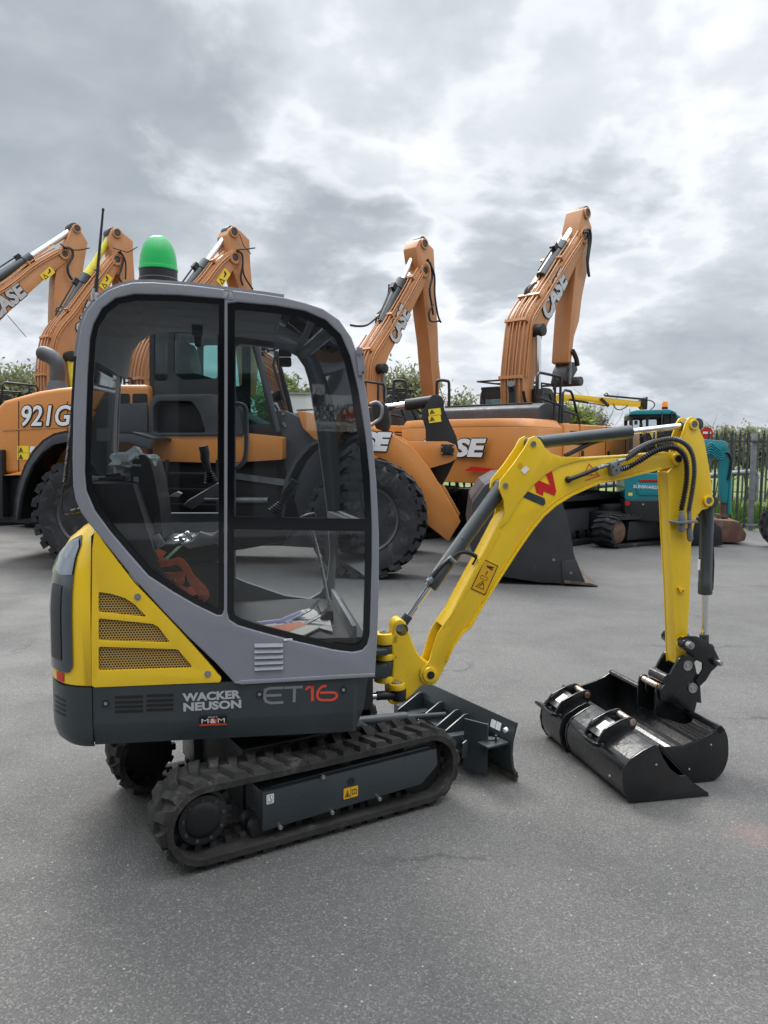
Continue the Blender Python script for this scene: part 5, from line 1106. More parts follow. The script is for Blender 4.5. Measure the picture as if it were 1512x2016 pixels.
# ---------------------------------------------------------------- crawler excavators
def crawler_body(root, fr):
    """house, hood, cab, tracks in the machine's own frame (boom near face at o=0)"""
    R0, Lf = -1.36, 1.64; u0, u1 = -2.36, 2.3; zb_, zt_ = 1.13, 2.24
    plan = [(u1, R0), (u0+.30, R0), (u0+.10, R0+.12), (u0-.02, R0+.45), (u0-.10, (R0+Lf)/2), (u0-.02, Lf-.45), (u0+.10, Lf-.12), (u0+.30, Lf), (u1, Lf)]
    plan_cw = [(-1.15, R0)]+plan[1:8]+[(-1.15, Lf)]
    def vprism(pl, z0, z1, tp=0.):
        n = len(pl); cx = sum(p_[0] for p_ in pl)/n; cy = sum(p_[1] for p_ in pl)/n
        vs = [(a, b, z0) for a, b in pl]+[(cx+(a-cx)*(1-tp), cy+(b-cy)*(1-tp), z1) for a, b in pl]; m = MB()
        return m.add(vs, [tuple(range(n)), tuple(range(2*n-1, n-1, -1))]+[(i, (i+1) % n, n+(i+1) % n, n+i) for i in range(n)])
    pc = rnd(plan_cw, .12, 3)
    m = vprism(pc, zb_, zt_-.16); m2 = vprism([(a, b) for a, b in inset(pc, .0)], zt_-.16, zt_-.15, .0)
    cw = vprism(pc, zb_, zt_-.14).build('counterweight', M['orange'], root, fr, bevel=.04, smooth=40)
    vprism(pc, zt_-.145, zt_, .07).build('top_bevel', M['orange'], cw, bevel=.03)
    hs = [(u1-.0, R0+.02), (-1.145, R0+.02), (-1.145, Lf-.02), (u1, Lf-.02)]
    h = MB(); h.box(-1.145, u1-.5, R0+.015, .0-.15, zb_+.05, zt_-.05); h.box(u1-.5, u1, R0+.2, -.15, zb_+.05, 1.75)
    hb = h.build('side_housing', M['orange'], root, fr, bevel=.05)
    mb = MB()
    for j in range(5): mb.box(-.95, -.35, R0+.011, R0+.02, zt_-.42+j*.055, zt_-.395+j*.055)
    mb.build('vent_grille', M['ink'], hb)
    for u_ in (-.62, .35, 1.15): MB().box(u_-.008, u_+.008, R0+.010, R0+.02, zb_+.06, zt_-.06).build('door_gap', M['ink'], hb)
    for u_ in (-.52, .45): MB().box(u_-.03, u_+.05, R0-.002, R0+.02, 1.62, 1.72).build('door_latch', M['cblack'], hb, bevel=.006)
    MB().box(-2.0, -1.2, R0-.004, R0+.002, 1.52, 1.535).build('body_crease', M['orange_b'], cw)
    for z_ in (1.32, 1.98): MB().cyl((-1.32, R0+.0, z_), (-1.32, R0-.02, z_), .03, 12).build('weight_bolt', M['zinc'], cw)
    mb = MB(); hd = rnd([(-1.0, zt_-.02), (-1.0, zt_+.22), (-.8, zt_+.30), (-.1, zt_+.30), (.1, zt_+.1), (.1, zt_-.02)], .05, 3); mb.prism([(a-.6, b) for a, b in hd], R0+.25, Lf-.3)
    hood = mb.build('engine_hood', M['cgrey'], root, fr, bevel=.05, smooth=50)
    mb = MB()
    for i in range(4): mb.box(-1.45+i*.25, -1.40+i*.25, R0+.5, Lf-.5, zt_+.29, zt_+.315)
    mb.build('hood_ribs', M['cgrey'], hood, bevel=.01)
    mb = MB()
    for j in range(4): mb.box(-.62, -.50, R0+.35+j*.2, R0+.50+j*.2, zt_+.02, zt_+.16)
    mb.build('hood_vent', M['ink'], hood)
    mb = MB(); mb.tube(smooth_path([(-.8, .0, zt_+.25), (-.8, .0, zt_+.50), (-.82, .0, zt_+.62), (-.93, -.05, zt_+.72)], 5), .075, 14); mb.build('exhaust', M['cblack'], root, fr, smooth=70)
    # cab on the far side
    mb = MB(); cz = rnd([(.35, 1.2), (.35, 2.96), (.55, 3.08), (1.7, 3.08), (2.15, 2.5), (2.25, 1.9), (2.2, 1.2)], .12, 4)
    win = [(.50, 2.1), (.50, 2.86), (.62, 2.94), (1.62, 2.94), (2.02, 2.45), (2.08, 2.1)]
    cb_ = mb.prism(cz, .70, .76, [win]).prism(cz, 1.58, 1.64, [win]).box(.36, 2.1, .755, 1.585, 1.22, 2.04).build('cab', M['cblack'], root, fr, bevel=.015)
    mb = MB(); mb.box(.37, 2.05, .76, 1.58, 1.2, 2.05); mb.box(.35, 1.75, .72, 1.62, 3.0, 3.06); mb.box(.34, .40, .76, .82, 2., 3.0); mb.box(.34, .40, 1.52, 1.58, 2., 3.0); mb.box(.34, .4, .76, 1.58, 2.8, 3.0); mb.build('cab_shell', M['cblack'], cb_, bevel=.01)
    MB().prism(inset(win, -.01), .72, .73).build('cab_glass', M['glassg'], cb_); MB().prism(inset(win, -.01), 1.60, 1.61).build('cab_glass', M['glassg'], cb_); MB().box(.365, .37, .8, 1.54, 2.05, 2.85).build('cab_glass', M['glassg'], cb_)
    mb = MB(); mb.tube([(.2, .72, 3.17), (2.0, .72, 3.17), (2.0, 1.6, 3.17), (.2, 1.6, 3.17), (.2, .72, 3.17)], .02, 8)
    for u_ in (.3, .8, 1.3, 1.8): mb.cyl((u_, .72, 3.05), (u_, .72, 3.17), .02, 8); mb.bar((u_, .72, 3.17), (u_, 1.6, 3.17), .03, .02)
    mb.build('roof_guard', M['cblack'], cb_)
    mb = MB(); mb.box(.9, 1.5, .95, 1.4, 2.05, 2.6); mb.build('cab_seat', M['cgrey'], cb_, bevel=.06)
    # undercarriage
    for y0 in (-1.42, 1.05):
        pth = belt_path(-2.0, 1.0, .43, .46, 14, .0); mb = MB(); mb.prism([(a, b) for a, b in pth], y0, y0+.6, [belt_path(-2.0, 1.0, .36, .46, 14, .0)])
        for p_, d in resample(pth, n=56): mb.obox((p_[0], y0+.3, p_[1]), (d.x*.075, 0, d.y*.075), (0, .298, 0), (-d.y*.012, 0, d.x*.012)); mb.obox((p_[0]+d.y*.02, y0+.3, p_[1]-d.x*.02), (d.x*.012, 0, d.y*.012), (0, .29, 0), (-d.y*.022, 0, d.x*.022))
        t = mb.build('crawler_track', M['cblack'], root, fr, smooth=0)
        mb = MB(); mb.prism(rnd([(-1.8, .25), (.8, .25), (.8, .55), (.6, .66), (-1.6, .66), (-1.8, .55)], .05, 2), y0+.12, y0+.48); mb.build('track_frame', M['cgrey'], t, bevel=.01)
        for u_ in (-2.0, 1.0): MB().lathe([(.10, -.2), (.34, -.16), (.34, .16), (.10, .2)], (u_, y0+.3, .46), (0, 1, 0), 26).build('end_wheel', M['cblack'], t)
        for i in range(8): MB().lathe([(.06, -.2), (.10, -.18), (.10, .18), (.06, .2)], (-1.62+i*.32, y0+.3, .18), (0, 1, 0), 14).build('track_roller', M['cblack'], t)
    MB().box(-1.0, 1.0, -.9, 1.15, .45, .95).cyl((0, .14, .9), (0, .14, 1.14), .7, 30).build('lower_frame', M['cgrey'], root, fr, bevel=.03)
    # handrails by the right-hand steps
    mb = MB(); y_ = R0+.12
    for pts in ([(-1.14, y_, 2.2), (-1.14, y_, 2.95), (-1.18, y_, 3.0), (-1.82, y_, 3.02), (-1.885, y_, 2.96), (-1.885, y_, 2.64), (-1.82, y_, 2.6), (-1.1, y_, 2.5)], [(-1.32, y_, 2.2), (-1.32, y_, 3.0)], [(-1.06, y_, 2.2), (-1.06, y_, 2.72), (-1.0, y_, 2.78), (-.80, y_, 2.77), (-.74, y_, 2.72), (-.27, y_, 1.9)], [(-1.06, y_, 2.42), (-.55, y_, 2.36)]): mb.tube(pts, .024, 8)
    mb.build('handrail', M['cblack'], root, fr, smooth=60)
    return cw
PINS = {2.97: ((1150, 466), (1155, 420)), -.12: ((836, 533), (835, 480)), -4.95: ((462, 507), (460, 457)), -7.68: ((230, 511), (230, 459)), -10.9: ((127, 500), (151, 450))}
def excavator(fr, label, boompx, topn, armpx, cyl, text, warn=None, sleeve=False, hoses=(), thk=.50, athk=.40, body=None, pipes=True):
    root = empty('crawler_excavator', fr, label, 'excavator', 'orange crawler excavators parked in a row')
    if body is None: crawler_body(root, fr)
    else:
        for ch in [c for c in body.children if c.name.split('.')[0] in ('counterweight', 'side_housing', 'engine_hood', 'exhaust', 'cab', 'crawler_track', 'lower_frame', 'handrail')]:
            c = ch.copy(); SC.collection.objects.link(c); c.parent = root
            for g in ch.children: d = g.copy(); SC.collection.objects.link(d); d.parent = c
    q = fr.pp(boompx, 0); b = MB().prism(q, 0, thk).build('boom', M['orange_b'], root, fr, bevel=.02)
    tp = [Vector((a, 0, c)) for a, c in fr.pp(boompx[:topn], 0)]      # edge that carries the pipes
    if pipes:
        mb = MB(); seg = tp
        nrm = []
        for i, p_ in enumerate(seg):
            d = (seg[min(i+1, len(seg)-1)]-seg[max(i-1, 0)]).normalized(); nrm.append(Vector((-d.z, 0, d.x)))
        sgn = -1 if (seg[len(seg)//2]+nrm[len(seg)//2]*.2).x > seg[len(seg)//2].x else 1
        for k_ in range(6):
            y_ = .05+k_*.08; P = smooth_path([p_+n_*sgn*(.05+.02*(k_ % 2))+Vector((0, y_, 0)) for p_, n_ in zip(seg, nrm)], 5)
            P = P[:int(len(P)*(1-.08*k_))]; mb.tube(P, .020, 7)
        for k_ in range(2): mb.tube(smooth_path([p_-n_*sgn*(.07+.05*k_)+Vector((0, -.03, 0)) for p_, n_ in zip(seg, nrm)][2:], 5), .018, 7)
        for i in range(2, len(seg)-1, 2): p_ = seg[i]; n_ = nrm[i]; mb.obox(p_+n_*sgn*.05+Vector((0, .25, 0)), n_*.05, Vector((0, .25, 0)), n_.cross(Vector((0, 1, 0)))*.03)
        mb.build('hydraulic_pipes', M['orange_b'], b, smooth=60)
    qa = fr.pp(armpx, 0); y0 = (thk-athk)/2-.02
    ar = MB().prism(qa, y0, y0+athk).build('dipper_arm', M['orange_b'], root, fr, bevel=.02)
    p0, p1, sp_, rb = cyl; a = fr.P(*p0, thk/2); c = fr.P(*p1, thk/2); s_ = a.lerp(c, sp_); mb = MB(); mb.cyl(a, s_, rb, 20); mb.cyl(s_-(s_-a).normalized()*.25, s_, rb*1.18, 20)
    cy = mb.build('arm_cylinder', M['anthr'], root, fr); MB().cyl(s_, c, rb*.62, 16).build('cylinder_rod', M['chrome'] if not sleeve else M['sleeve'], cy)
    if sleeve: MB().cone(s_-(s_-a).normalized()*.02, s_+(c-s_).normalized()*.35, rb*1.0, rb*.72, 16).build('rod_sleeve', M['sleeve'], cy)
    mb = MB(); mb.cyl(c+Vector((0, -.12, 0)), c+Vector((0, .12, 0)), rb*1.25, 18); mb.build('rod_eye', M['cgrey'], cy, bevel=.01)
    mb = MB(); d = (s_-a).normalized(); n_ = Vector((-d.z, 0, d.x)); mb.tube(smooth_path([a+n_*(rb+.05), a.lerp(s_, .5)+n_*(rb+.06), s_-d*.3+n_*(rb+.06), s_-d*.2+n_*(rb+.02)], 4), .02, 7); mb.obox(s_-d*.3+n_*(rb+.04), d*.07, n_*.06, Vector((0, .06, 0))); mb.build('cylinder_pipe', M['cblack'], cy)
    for k_, (a_, b_) in enumerate(PINS.get(round(fr.x, 2), ())):
        oo = -.004 if k_ == 0 else y0-.004
        c_ = fr.P(a_, b_, oo); MB().ring(c_+Vector((0, .004, 0)), c_+Vector((0, -.035, 0)), .15 if k_ == 0 else .12, .085, 24).build('pivot_boss', M['orange_b'], b if k_ == 0 else ar, bevel=.008)
        MB().cyl(c_+Vector((0, .004, 0)), c_+Vector((0, -.02, 0)), .085, 20).build('pivot_pin', M['cgrey'], b if k_ == 0 else ar, bevel=.01)
    for pts, oo, r in hoses: MB().tube(smooth_path([fr.P(*q_, oo) for q_ in pts], 6), r, 8).build('hydraulic_hose', M['cblack'], ar, smooth=60)
    if text: maker_letters(fr, *text[:2], text[2]*.92, -.012, b, sh=.12, wid=.94, m='decal')
    if warn:
        c = fr.P(*warn[0], -.010); d = fr.P(*warn[1], -.010); Mx = plane_M((c+d)/2, d-c, Vector((-(d-c).z, 0, (d-c).x))); mb = MB(); mb.box(-.20, .20, -.002, 0, -.10, .10, Mx); w_ = mb.build('warning_sticker', M['ywarn'], b)
        tri = [(-.17, -.07), (-.03, -.07), (-.10, .07)]; mb = MB(); mb.prism(tri, -.006, -.003, [inset(tri, .018)], M=Mx); mb.prism([(.02, -.02), (.12, -.02), (.15, .06), (.10, .06), (.08, .01), (.02, .01)], -.006, -.003, M=Mx); mb.build('sticker_symbols', M['ink'], w_)
    return root, b, ar
fE = Fr(2.97, 15.3, 46)
E_, bE, aE = excavator(fE, 'orange crawler excavator with CASE on its counterweight, rightmost and tallest of the row',
    [(1030, 840), (1030, 791), (1029, 742), (1035, 676), (1041, 631), (1051, 608), (1066, 584), (1090, 545), (1110, 512), (1135, 474), (1147, 452), (1154, 443), (1160, 456), (1157, 472), (1150, 492), (1135, 522), (1110, 574), (1082, 631), (1068, 663), (1061, 692), (1056, 728), (1050, 769), (1046, 840)], 11,
    [(1150, 411), (1155, 408), (1161, 428), (1168, 447), (1165, 485), (1159, 534), (1149, 582), (1143, 631), (1133, 663), (1127, 716), (1121, 712), (1123, 680), (1127, 623), (1135, 542), (1138, 500), (1141, 455)],
    ((1066, 545), (1146, 421), .50, .115), ((1070, 622), (1112, 538), .44), None, False,
    [([(1150, 455), (1160, 452), (1163, 470), (1159, 500), (1157, 520), (1160, 545)], -.06, .03), ([(1148, 458), (1157, 458), (1159, 480), (1156, 510), (1158, 540)], -.10, .025), ([(1127, 690), (1134, 705), (1137, 720)], .0, .05), ([(1050, 560), (1036, 570), (1033, 600), (1034, 625)], .35, .03), ([(1056, 556), (1042, 568), (1038, 590), (1038, 615)], .30, .03), ([(1030, 770), (1036, 795), (1052, 820)], -.06, .03)])
# boom lift cylinder, quick coupler of the tallest machine
a = fE.P(1060, 650, -.10); b = fE.P(1059, 815, -.10); mb = MB(); mb.cyl(a.lerp(b, .70), b, .115, 20); lc = mb.build('lift_cylinder', M['cblack'], E_, fE); MB().cyl(a, b, .055, 16).build('cylinder_rod', M['chrome'], lc); MB().cyl(a+Vector((0, -.12, 0)), a+Vector((0, .15, 0)), .12, 20).build('rod_eye', M['cblack'], lc, bevel=.01)
mb = MB(); q = fE.pp([(1118, 716), (1132, 712), (1136, 728), (1128, 742), (1116, 752), (1110, 748), (1112, 730)], .1); mb.prism(q, .08, .40); c = fE.P(1118, 752, .2); mb.cyl(c+Vector((0, -.32, 0)), c+Vector((0, .36, 0)), .10, 18); mb.build('quick_coupler', M['cgrey'], E_, fE, bevel=.015)
mb = MB(); 
for o_ in (.02, .42): mb.bar(fE.P(1124, 712, o_), fE.P(1122, 756, o_), .03, .05)
mb.bar(fE.P(1123, 728, .02), fE.P(1123, 728, .42), .03, .03); mb.build('coupler_links', M['zinc'], E_, fE)
# the counterweight's lettering
cwE = [c for c in E_.children if c.name.startswith('counterweight')][0]
for sgn_, body in ((1, 'CASE'),):
    Mx = plane_M(Vector((-2.49, .10, 1.74)), (.0, -1, 0), (0, 0, 1)); mb = MB()
    for i in range(12): put_text(mb, body, .32, Mx @ Matrix.Translation((math.cos(i*math.pi/6)*.018, -.0004*i, math.sin(i*math.pi/6)*.018)), width=1.54, bold=.05, shear=.2)
    mb.build('lettering_outline', M['ink'], cwE); mb = MB(); put_text(mb, body, .32, Mx, width=1.54, bold=.05, shear=.2, off=.015); mb.build('lettering', M['white'], cwE)
mb = MB(); mb.prism([(-.35, -.02), (.3, -.02), (.3, .03), (-.2, .06)], -.006, 0, M=plane_M(Vector((-2.47, -.55, 1.36)), (.05, -1, 0), (0, 0, 1))); mb.build('red_stripe', M['red'], cwE)
fD = Fr(-.12, 17.2, 46)
D_, bD, aD = excavator(fD, 'orange crawler excavator standing right behind the mini excavator cab, second from the right',
    [(726, 830), (724, 793), (722, 750), (725, 715), (734, 690), (748, 668), (776, 622), (802, 577), (817, 549), (828, 530), (838, 519), (846, 528), (844, 544), (835, 565), (821, 592), (806, 621), (787, 660), (766, 700), (758, 724), (757, 756), (760, 830)], 10,
    [(827, 472), (835, 468), (844, 478), (856, 490), (858, 528), (860, 592), (864, 645), (866, 711), (870, 750), (866, 782), (856, 782), (852, 737), (847, 671), (840, 618), (836, 578), (834, 539), (824, 512), (821, 486)],
    ((752, 636), (826, 478), .52, .105), ((771, 672), (800, 605), .42), None, False,
    [([(840, 512), (848, 520), (851, 545), (846, 570), (850, 600), (853, 620)], -.08, .025), ([(842, 510), (855, 540), (856, 580), (862, 620), (868, 635)], -.12, .022), ([(853, 600), (845, 615), (848, 632), (865, 632)], -.10, .022), ([(749, 618), (738, 628), (722, 640), (704, 642), (690, 640)], .4, .025), ([(766, 560), (764, 580), (752, 608), (742, 620), (740, 640)], .5, .022)], body=E_)
a = fD.P(752, 726, -.1); b = fD.P(760, 800, -.1); lc = MB().cyl(a, b, .05, 14).build('lift_cylinder', M['zinc'], D_, fD); MB().cyl(a+Vector((0, -.1, 0)), a+Vector((0, .12, 0)), .11, 18).build('rod_eye', M['cblack'], lc, bevel=.01)
fC = Fr(-4.95, 16.6, 46)
C_, bC, aC = excavator(fC, 'orange crawler excavator whose arm tip rises right of the green beacon, third in the row',
    [(292, 830), (285, 790), (284, 745), (292, 700), (308, 665), (340, 620), (372, 580), (402, 548), (426, 517), (446, 498), (458, 491), (470, 500), (473, 513), (464, 526), (440, 559), (415, 600), (385, 660), (350, 715), (335, 760), (332, 830)], 10,
    [(455, 447), (463, 446), (476, 455), (493, 472), (495, 524), (499, 572), (506, 650), (510, 720), (506, 780), (494, 780), (488, 720), (481, 640), (474, 575), (464, 541), (452, 515), (450, 483), (448, 462)],
    ((352, 590), (450, 458), .55, .11), None, ((436, 552), (444, 540)), False,
    [([(466, 494), (476, 500), (478, 520), (474, 545), (478, 562)], -.08, .024), ([(466, 492), (486, 490), (502, 488)], -.1, .016), ([(478, 505), (480, 540), (498, 570)], -.1, .02), ([(470, 460), (475, 470), (480, 484), (494, 500)], -.05, .010)], body=E_)
fB = Fr(-7.68, 18.6, 46)
B_, bB, aB = excavator(fB, 'orange crawler excavator with a bright yellow sleeve over its cylinder rod, behind the tall antenna',
    [(97, 830), (93, 770), (92, 737), (95, 700), (102, 664), (118, 636), (139, 612), (169, 571), (198, 533), (219, 506), (230, 497), (238, 503), (240, 513), (234, 530), (216, 565), (196, 606), (176, 655), (162, 700), (156, 740), (158, 830)], 10,
    [(223, 449), (233, 449), (248, 462), (263, 474), (264, 509), (267, 553), (274, 610), (280, 660), (286, 720), (285, 770), (270, 770), (264, 720), (254, 665), (244, 600), (234, 545), (228, 520), (220, 490), (218, 462)],
    ((122, 628), (219, 462), .50, .125), ((158, 662), (188, 598), .42), ((204, 562), (212, 548)), True,
    [([(232, 496), (243, 505), (240, 525), (234, 545), (240, 556)], -.08, .026), ([(236, 494), (247, 515), (247, 550)], -.1, .022), ([(222, 488), (236, 492), (252, 496), (270, 486)], -.1, .014), ([(112, 632), (98, 648), (90, 672), (88, 690)], .45, .032), ([(116, 634), (103, 652), (96, 676), (95, 692)], .40, .032), ([(110, 622), (112, 606), (126, 603)], .4, .016)], body=E_)
a = fB.P(138, 702, -.12); b = fB.P(150, 800, -.12); lc = MB().cyl(a, b, .08, 14).build('lift_cylinder', M['sleeve'], B_, fB); MB().cyl(a+Vector((0, -.1, 0)), a+Vector((0, .12, 0)), .13, 18).build('rod_eye', M['cblack'], lc, bevel=.01)
fA = Fr(-10.9, 19.4, 46)
A_, bA, aA = excavator(fA, 'orange crawler excavator with the lowest lying boom, cut by the left edge of the photo',
    [(-165, 830), (-165, 760), (-150, 700), (-120, 650), (-80, 612), (-40, 588), (0, 566), (30, 545), (60, 521), (87, 504), (111, 491), (127, 487), (137, 497), (137, 511), (113, 530), (99, 540), (60, 575), (20, 612), (0, 632), (-50, 685), (-90, 740), (-100, 830)], 11,
    [(141, 452), (147, 441), (155, 446), (174, 477), (168, 511), (164, 537), (156, 600), (148, 660), (140, 740), (118, 740), (106, 660), (107, 598), (109, 551), (113, 528), (127, 487), (137, 465)],
    ((-45, 575), (143, 452), .54, .135), ((-22, 622), (46, 564), .46), ((88, 544), (99, 534)), False,
    [([(124, 487), (140, 490), (143, 505), (133, 525), (138, 545), (150, 556)], -.08, .035), ([(118, 480), (135, 490), (155, 492), (176, 488)], -.1, .018)], body=E_)
MB().cyl(fA.P(14, 620, -.05), fA.P(52, 664, -.05), .008, 6).build('aerial', M['ink'], A_, fA)
# ---------------------------------------------------------------- wheel loader
gF = ground(719, 1141); gR = ground(174, 1126); L = Fr(gR.x, gR.y, math.degrees(math.atan2(gF.y-gR.y, gF.x-gR.x)))
ldr = empty('wheel_loader', L, 'big orange wheel loader with 921G on its rear hood and dark grey front bucket', 'wheel loader')
R_t = L.p(174, 1012, 0)[1]
cR_ = Vector((0, .0, R_t)); uF = L.p(719, 1022, 0)[0]
wheel(ldr, L, (0, 0, R_t), R_t, .62, M['cgrey'], lug=.055); wheel(ldr, L, (uF, 0, R_t), R_t, .62, M['cgrey'], lug=.055)
wheel(ldr, L, (0, 2.55, R_t), R_t, .62, M['cgrey'], lug=.055); wheel(ldr, L, (uF, 2.55, R_t), R_t, .62, M['cgrey'], lug=.055)
hp = [(-6, 932), (-8, 860), (-6, 802), (6, 789), (38, 780), (75, 770), (113, 764), (146, 761), (220, 757), (292, 757), (292, 905), (240, 915), (150, 932)]
q = L.pp(hp, .80); hd = MB().prism(q, .80, 2.35).build('engine_hood', M['orange'], ldr, L, bevel=.07, seg=4, smooth=50)
MB().prism(L.pp([(6, 936), (140, 906), (150, 900), (150, 932), (8, 936)], .72), .72, .82).build('side_skirt', M['orange'], hd, bevel=.03)
mb = MB()
for x0, x1 in ((231, 255), (261, 290)): mb.prism(rnd(L.pp([(x0, 775), (x1, 775), (x1, 800), (x0, 800)], .79), .03, 3), .785, .80)
mb.build('hood_window', M['ink'], hd)
MB().prism(rnd(L.pp([(180, 798), (292, 793), (292, 866), (180, 872)], .79), .04, 3), .76, .80).build('radiator_grille', M['cgrey'], hd, bevel=.01)
MB().prism(L.pp([(6, 846), (150, 838), (150, 840.5), (6, 848.5)], .795), .792, .80).build('body_crease', M['orange_b'], hd)
for px_ in (36, 132):
    MB().prism(L.pp([(px_, 790), (px_+1.3, 790), (px_+1.3, 930), (px_, 930)], .795), .794, .80).build('panel_seam', M['ink'], hd)
maker_letters(L, (43, 819), (141, 818), .30, .792, hd, '921G', sh=.22, bold=.018)
for (x0, y0) in ((46, 885), (46, 899)):
    w_ = poly_on([(x0-12, y0-7), (x0+11, y0-7), (x0+11, y0+6), (x0-12, y0+6)], L, .797, .003).build('warning_sticker', M['ywarn'], hd)
    tri = L.pp([(x0-9, y0+4), (x0-1, y0+4), (x0-5, y0-5)], .79); MB().prism(tri, .788, .792, [inset(tri, .012)]).build('sticker_symbols', M['ink'], w_)
poly_on([(60, 879), (70, 879), (62, 890), (58, 892)], L, .797, .003).build('white_sticker', M['white'], hd)
fo = [(27, 1024), (29, 985), (36, 948), (48, 915), (64, 888), (84, 866), (106, 853), (128, 848), (160, 847), (260, 850), (300, 862)]
fi = [(33, 1024), (40, 980), (50, 945), (64, 915), (82, 892), (104, 876), (130, 870), (180, 868), (255, 872), (296, 884)]
MB().prism(L.pp(fo, .06)+L.pp(fi[::-1], .06), .06, .14).build('fender_lip', M['cgrey'], ldr, L, bevel=.01)
MB().sheet(L.pp(fo, .06), .06, .80, -.03).build('fender', M['cblack'], ldr, L, smooth=60)
MB().prism(L.pp([(-20, 940), (140, 938), (150, 1010), (60, 1030), (-20, 1026)], .9), .9, 2.2).build('rear_frame', M['cblack'], ldr, L, bevel=.02)
MB().prism(L.pp([(-40, 885), (4, 885), (6, 1020), (-40, 1020)], .7), .7, 2.4).build('rear_counterweight', M['cblack'], ldr, L, bevel=.03)
mb = MB(); P = smooth_path([L.P(*q_, 1.5) for q_ in ((112, 775), (113, 745), (114, 728), (110, 712), (98, 701), (80, 694), (74, 692))], 6); n_ = len(P)
mb.tube(P, .10, 16, rf=lambda i, m: .115 if i < m*.75 else .115-.085*((i-m*.75)/(m*.25))**1.3); ex = mb.build('exhaust_stack', M['cgrey'], ldr, L, smooth=60)
a = L.P(113, 768, 1.5); MB().cone(a, L.P(113, 750, 1.5), .17, .12, 20).build('stack_collar', M['cgrey'], ex)
# cab
cab_o = [(294, 858), (294, 620), (310, 590), (480, 590), (498, 640), (530, 760), (552, 858)]
cO = L.pp(cab_o, .95)
w1 = L.pp([(303, 650), (330, 650), (330, 750), (303, 750)], .95); w2 = L.pp([(342, 655), (428, 655), (428, 745), (360, 748), (342, 735)], .95); w3 = L.pp([(446, 640), (484, 640), (512, 740), (532, 835), (446, 835)], .95)
ws1 = [rnd(w, .04, 3) for w in (w1, w2, w3)]
lc = MB().prism(cO, .95, 1.0, ws1).prism(cO, 2.2, 2.25, ws1).build('cab', M['cblack'], ldr, L, bevel=.01)
mb = MB(); z1 = cO[2][1]; mb.box(cO[1][0], cO[3][0]+.05, .95, 2.25, z1-.08, z1+.03); mb.prism([(a, b) for a, b in L.pp([(294, 860), (294, 758), (360, 758), (552, 858)], .95)], 1.0, 2.2); mb.build('cab_shell', M['cblack'], lc, bevel=.02)
MB().prism(inset(cO, .03), .97, .98).prism(inset(cO, .03), 2.22, 2.23).build('side_glass', M['glassg'], lc)
a, b = L.p(484, 600, 1.0), L.p(548, 850, 1.0); MB().sheet([a, b], .98, 2.22, .01).build('front_glass', M['glassg'], lc)
a, b = L.p(296, 600, 1.0), L.p(296, 755, 1.0); MB().sheet([a, b], .98, 2.22, .01).build('rear_glass', M['glassg'], lc)
MB().prism(rnd(L.pp([(345, 690), (366, 672), (376, 690), (384, 735), (420, 745), (420, 758), (348, 758)], 1.5), .03, 3), 1.35, 1.85).build('cab_seat', M['cblack'], lc, bevel=.04)
mb = MB(); mb.tube([L.P(*q_, 1.55) for q_ in ((468, 835), (462, 790), (452, 745))], .05, 10); mb.build('steering_column', M['cblack'], lc)
mb = MB(); mb.tube([L.P(544, 690, .7), L.P(538, 720, .8), L.P(560, 790, 1.0)], .02, 8); mb.tube([L.P(*q_, .85) for q_ in ((498, 640), (516, 730), (548, 850))], .035, 8); mb.build('front_pillar_rail', M['cgrey'], lc)
q = rnd(L.pp([(292, 858), (292, 800), (300, 777), (420, 775), (470, 800), (480, 858)], .70), .06, 4); MB().prism(q, .72, .95, [rnd(L.pp([(300, 852), (300, 800), (310, 789), (376, 789), (392, 812), (404, 852)], .70), .05, 4)]).build('cab_access_panel', M['cgrey'], ldr, L, bevel=.012)
MB().prism(L.pp([(298, 792), (408, 792), (408, 858), (298, 858)], .9), .90, 1.0).build('access_recess', M['cblack'], ldr, L, bevel=.01)
st = MB().prism(rnd(L.pp([(300, 855), (480, 852), (556, 860), (556, 905), (440, 912), (300, 908)], .75), .03, 3), .75, 2.3).build('platform', M['orange'], ldr, L, bevel=.02)
mb = MB()
for yy in (930, 960, 990, 1020): a = L.p(330, yy, .5); b = L.p(430, yy+4, .5); mb.box(a[0], b[0], .45, .75, b[1], a[1])
for xx in (330, 430): a = L.p(xx, 905, .5); b = L.p(xx, 1025, .5); mb.box(a[0]-.02, a[0]+.02, .45, .50, b[1], a[1])
mb.build('access_steps', M['cblack'], ldr, L)
mb = MB(); q = L.pp([(300, 900), (560, 900), (600, 1040), (560, 1075), (250, 1075), (240, 1000)], 1.0); mb.prism(q, 1.0, 2.1); mb.build('centre_frame', M['cblack'], ldr, L, bevel=.03)
mb = MB(); mb.cyl(L.P(466, 985, 1.0), L.P(528, 985, 1.0), .05, 12); mb.bar(L.P(450, 935, .98), L.P(560, 950, .98), .04, .09); mb.build('articulation_cylinder', M['zinc'], ldr, L)
mb = MB(); mb.tube(smooth_path([L.P(*q_, .7) for q_ in ((463, 795), (478, 798), (484, 812), (484, 900), (476, 912), (463, 915))], 4), .022, 8); mb.build('grab_rail', M['cgrey'], ldr, L, smooth=60)
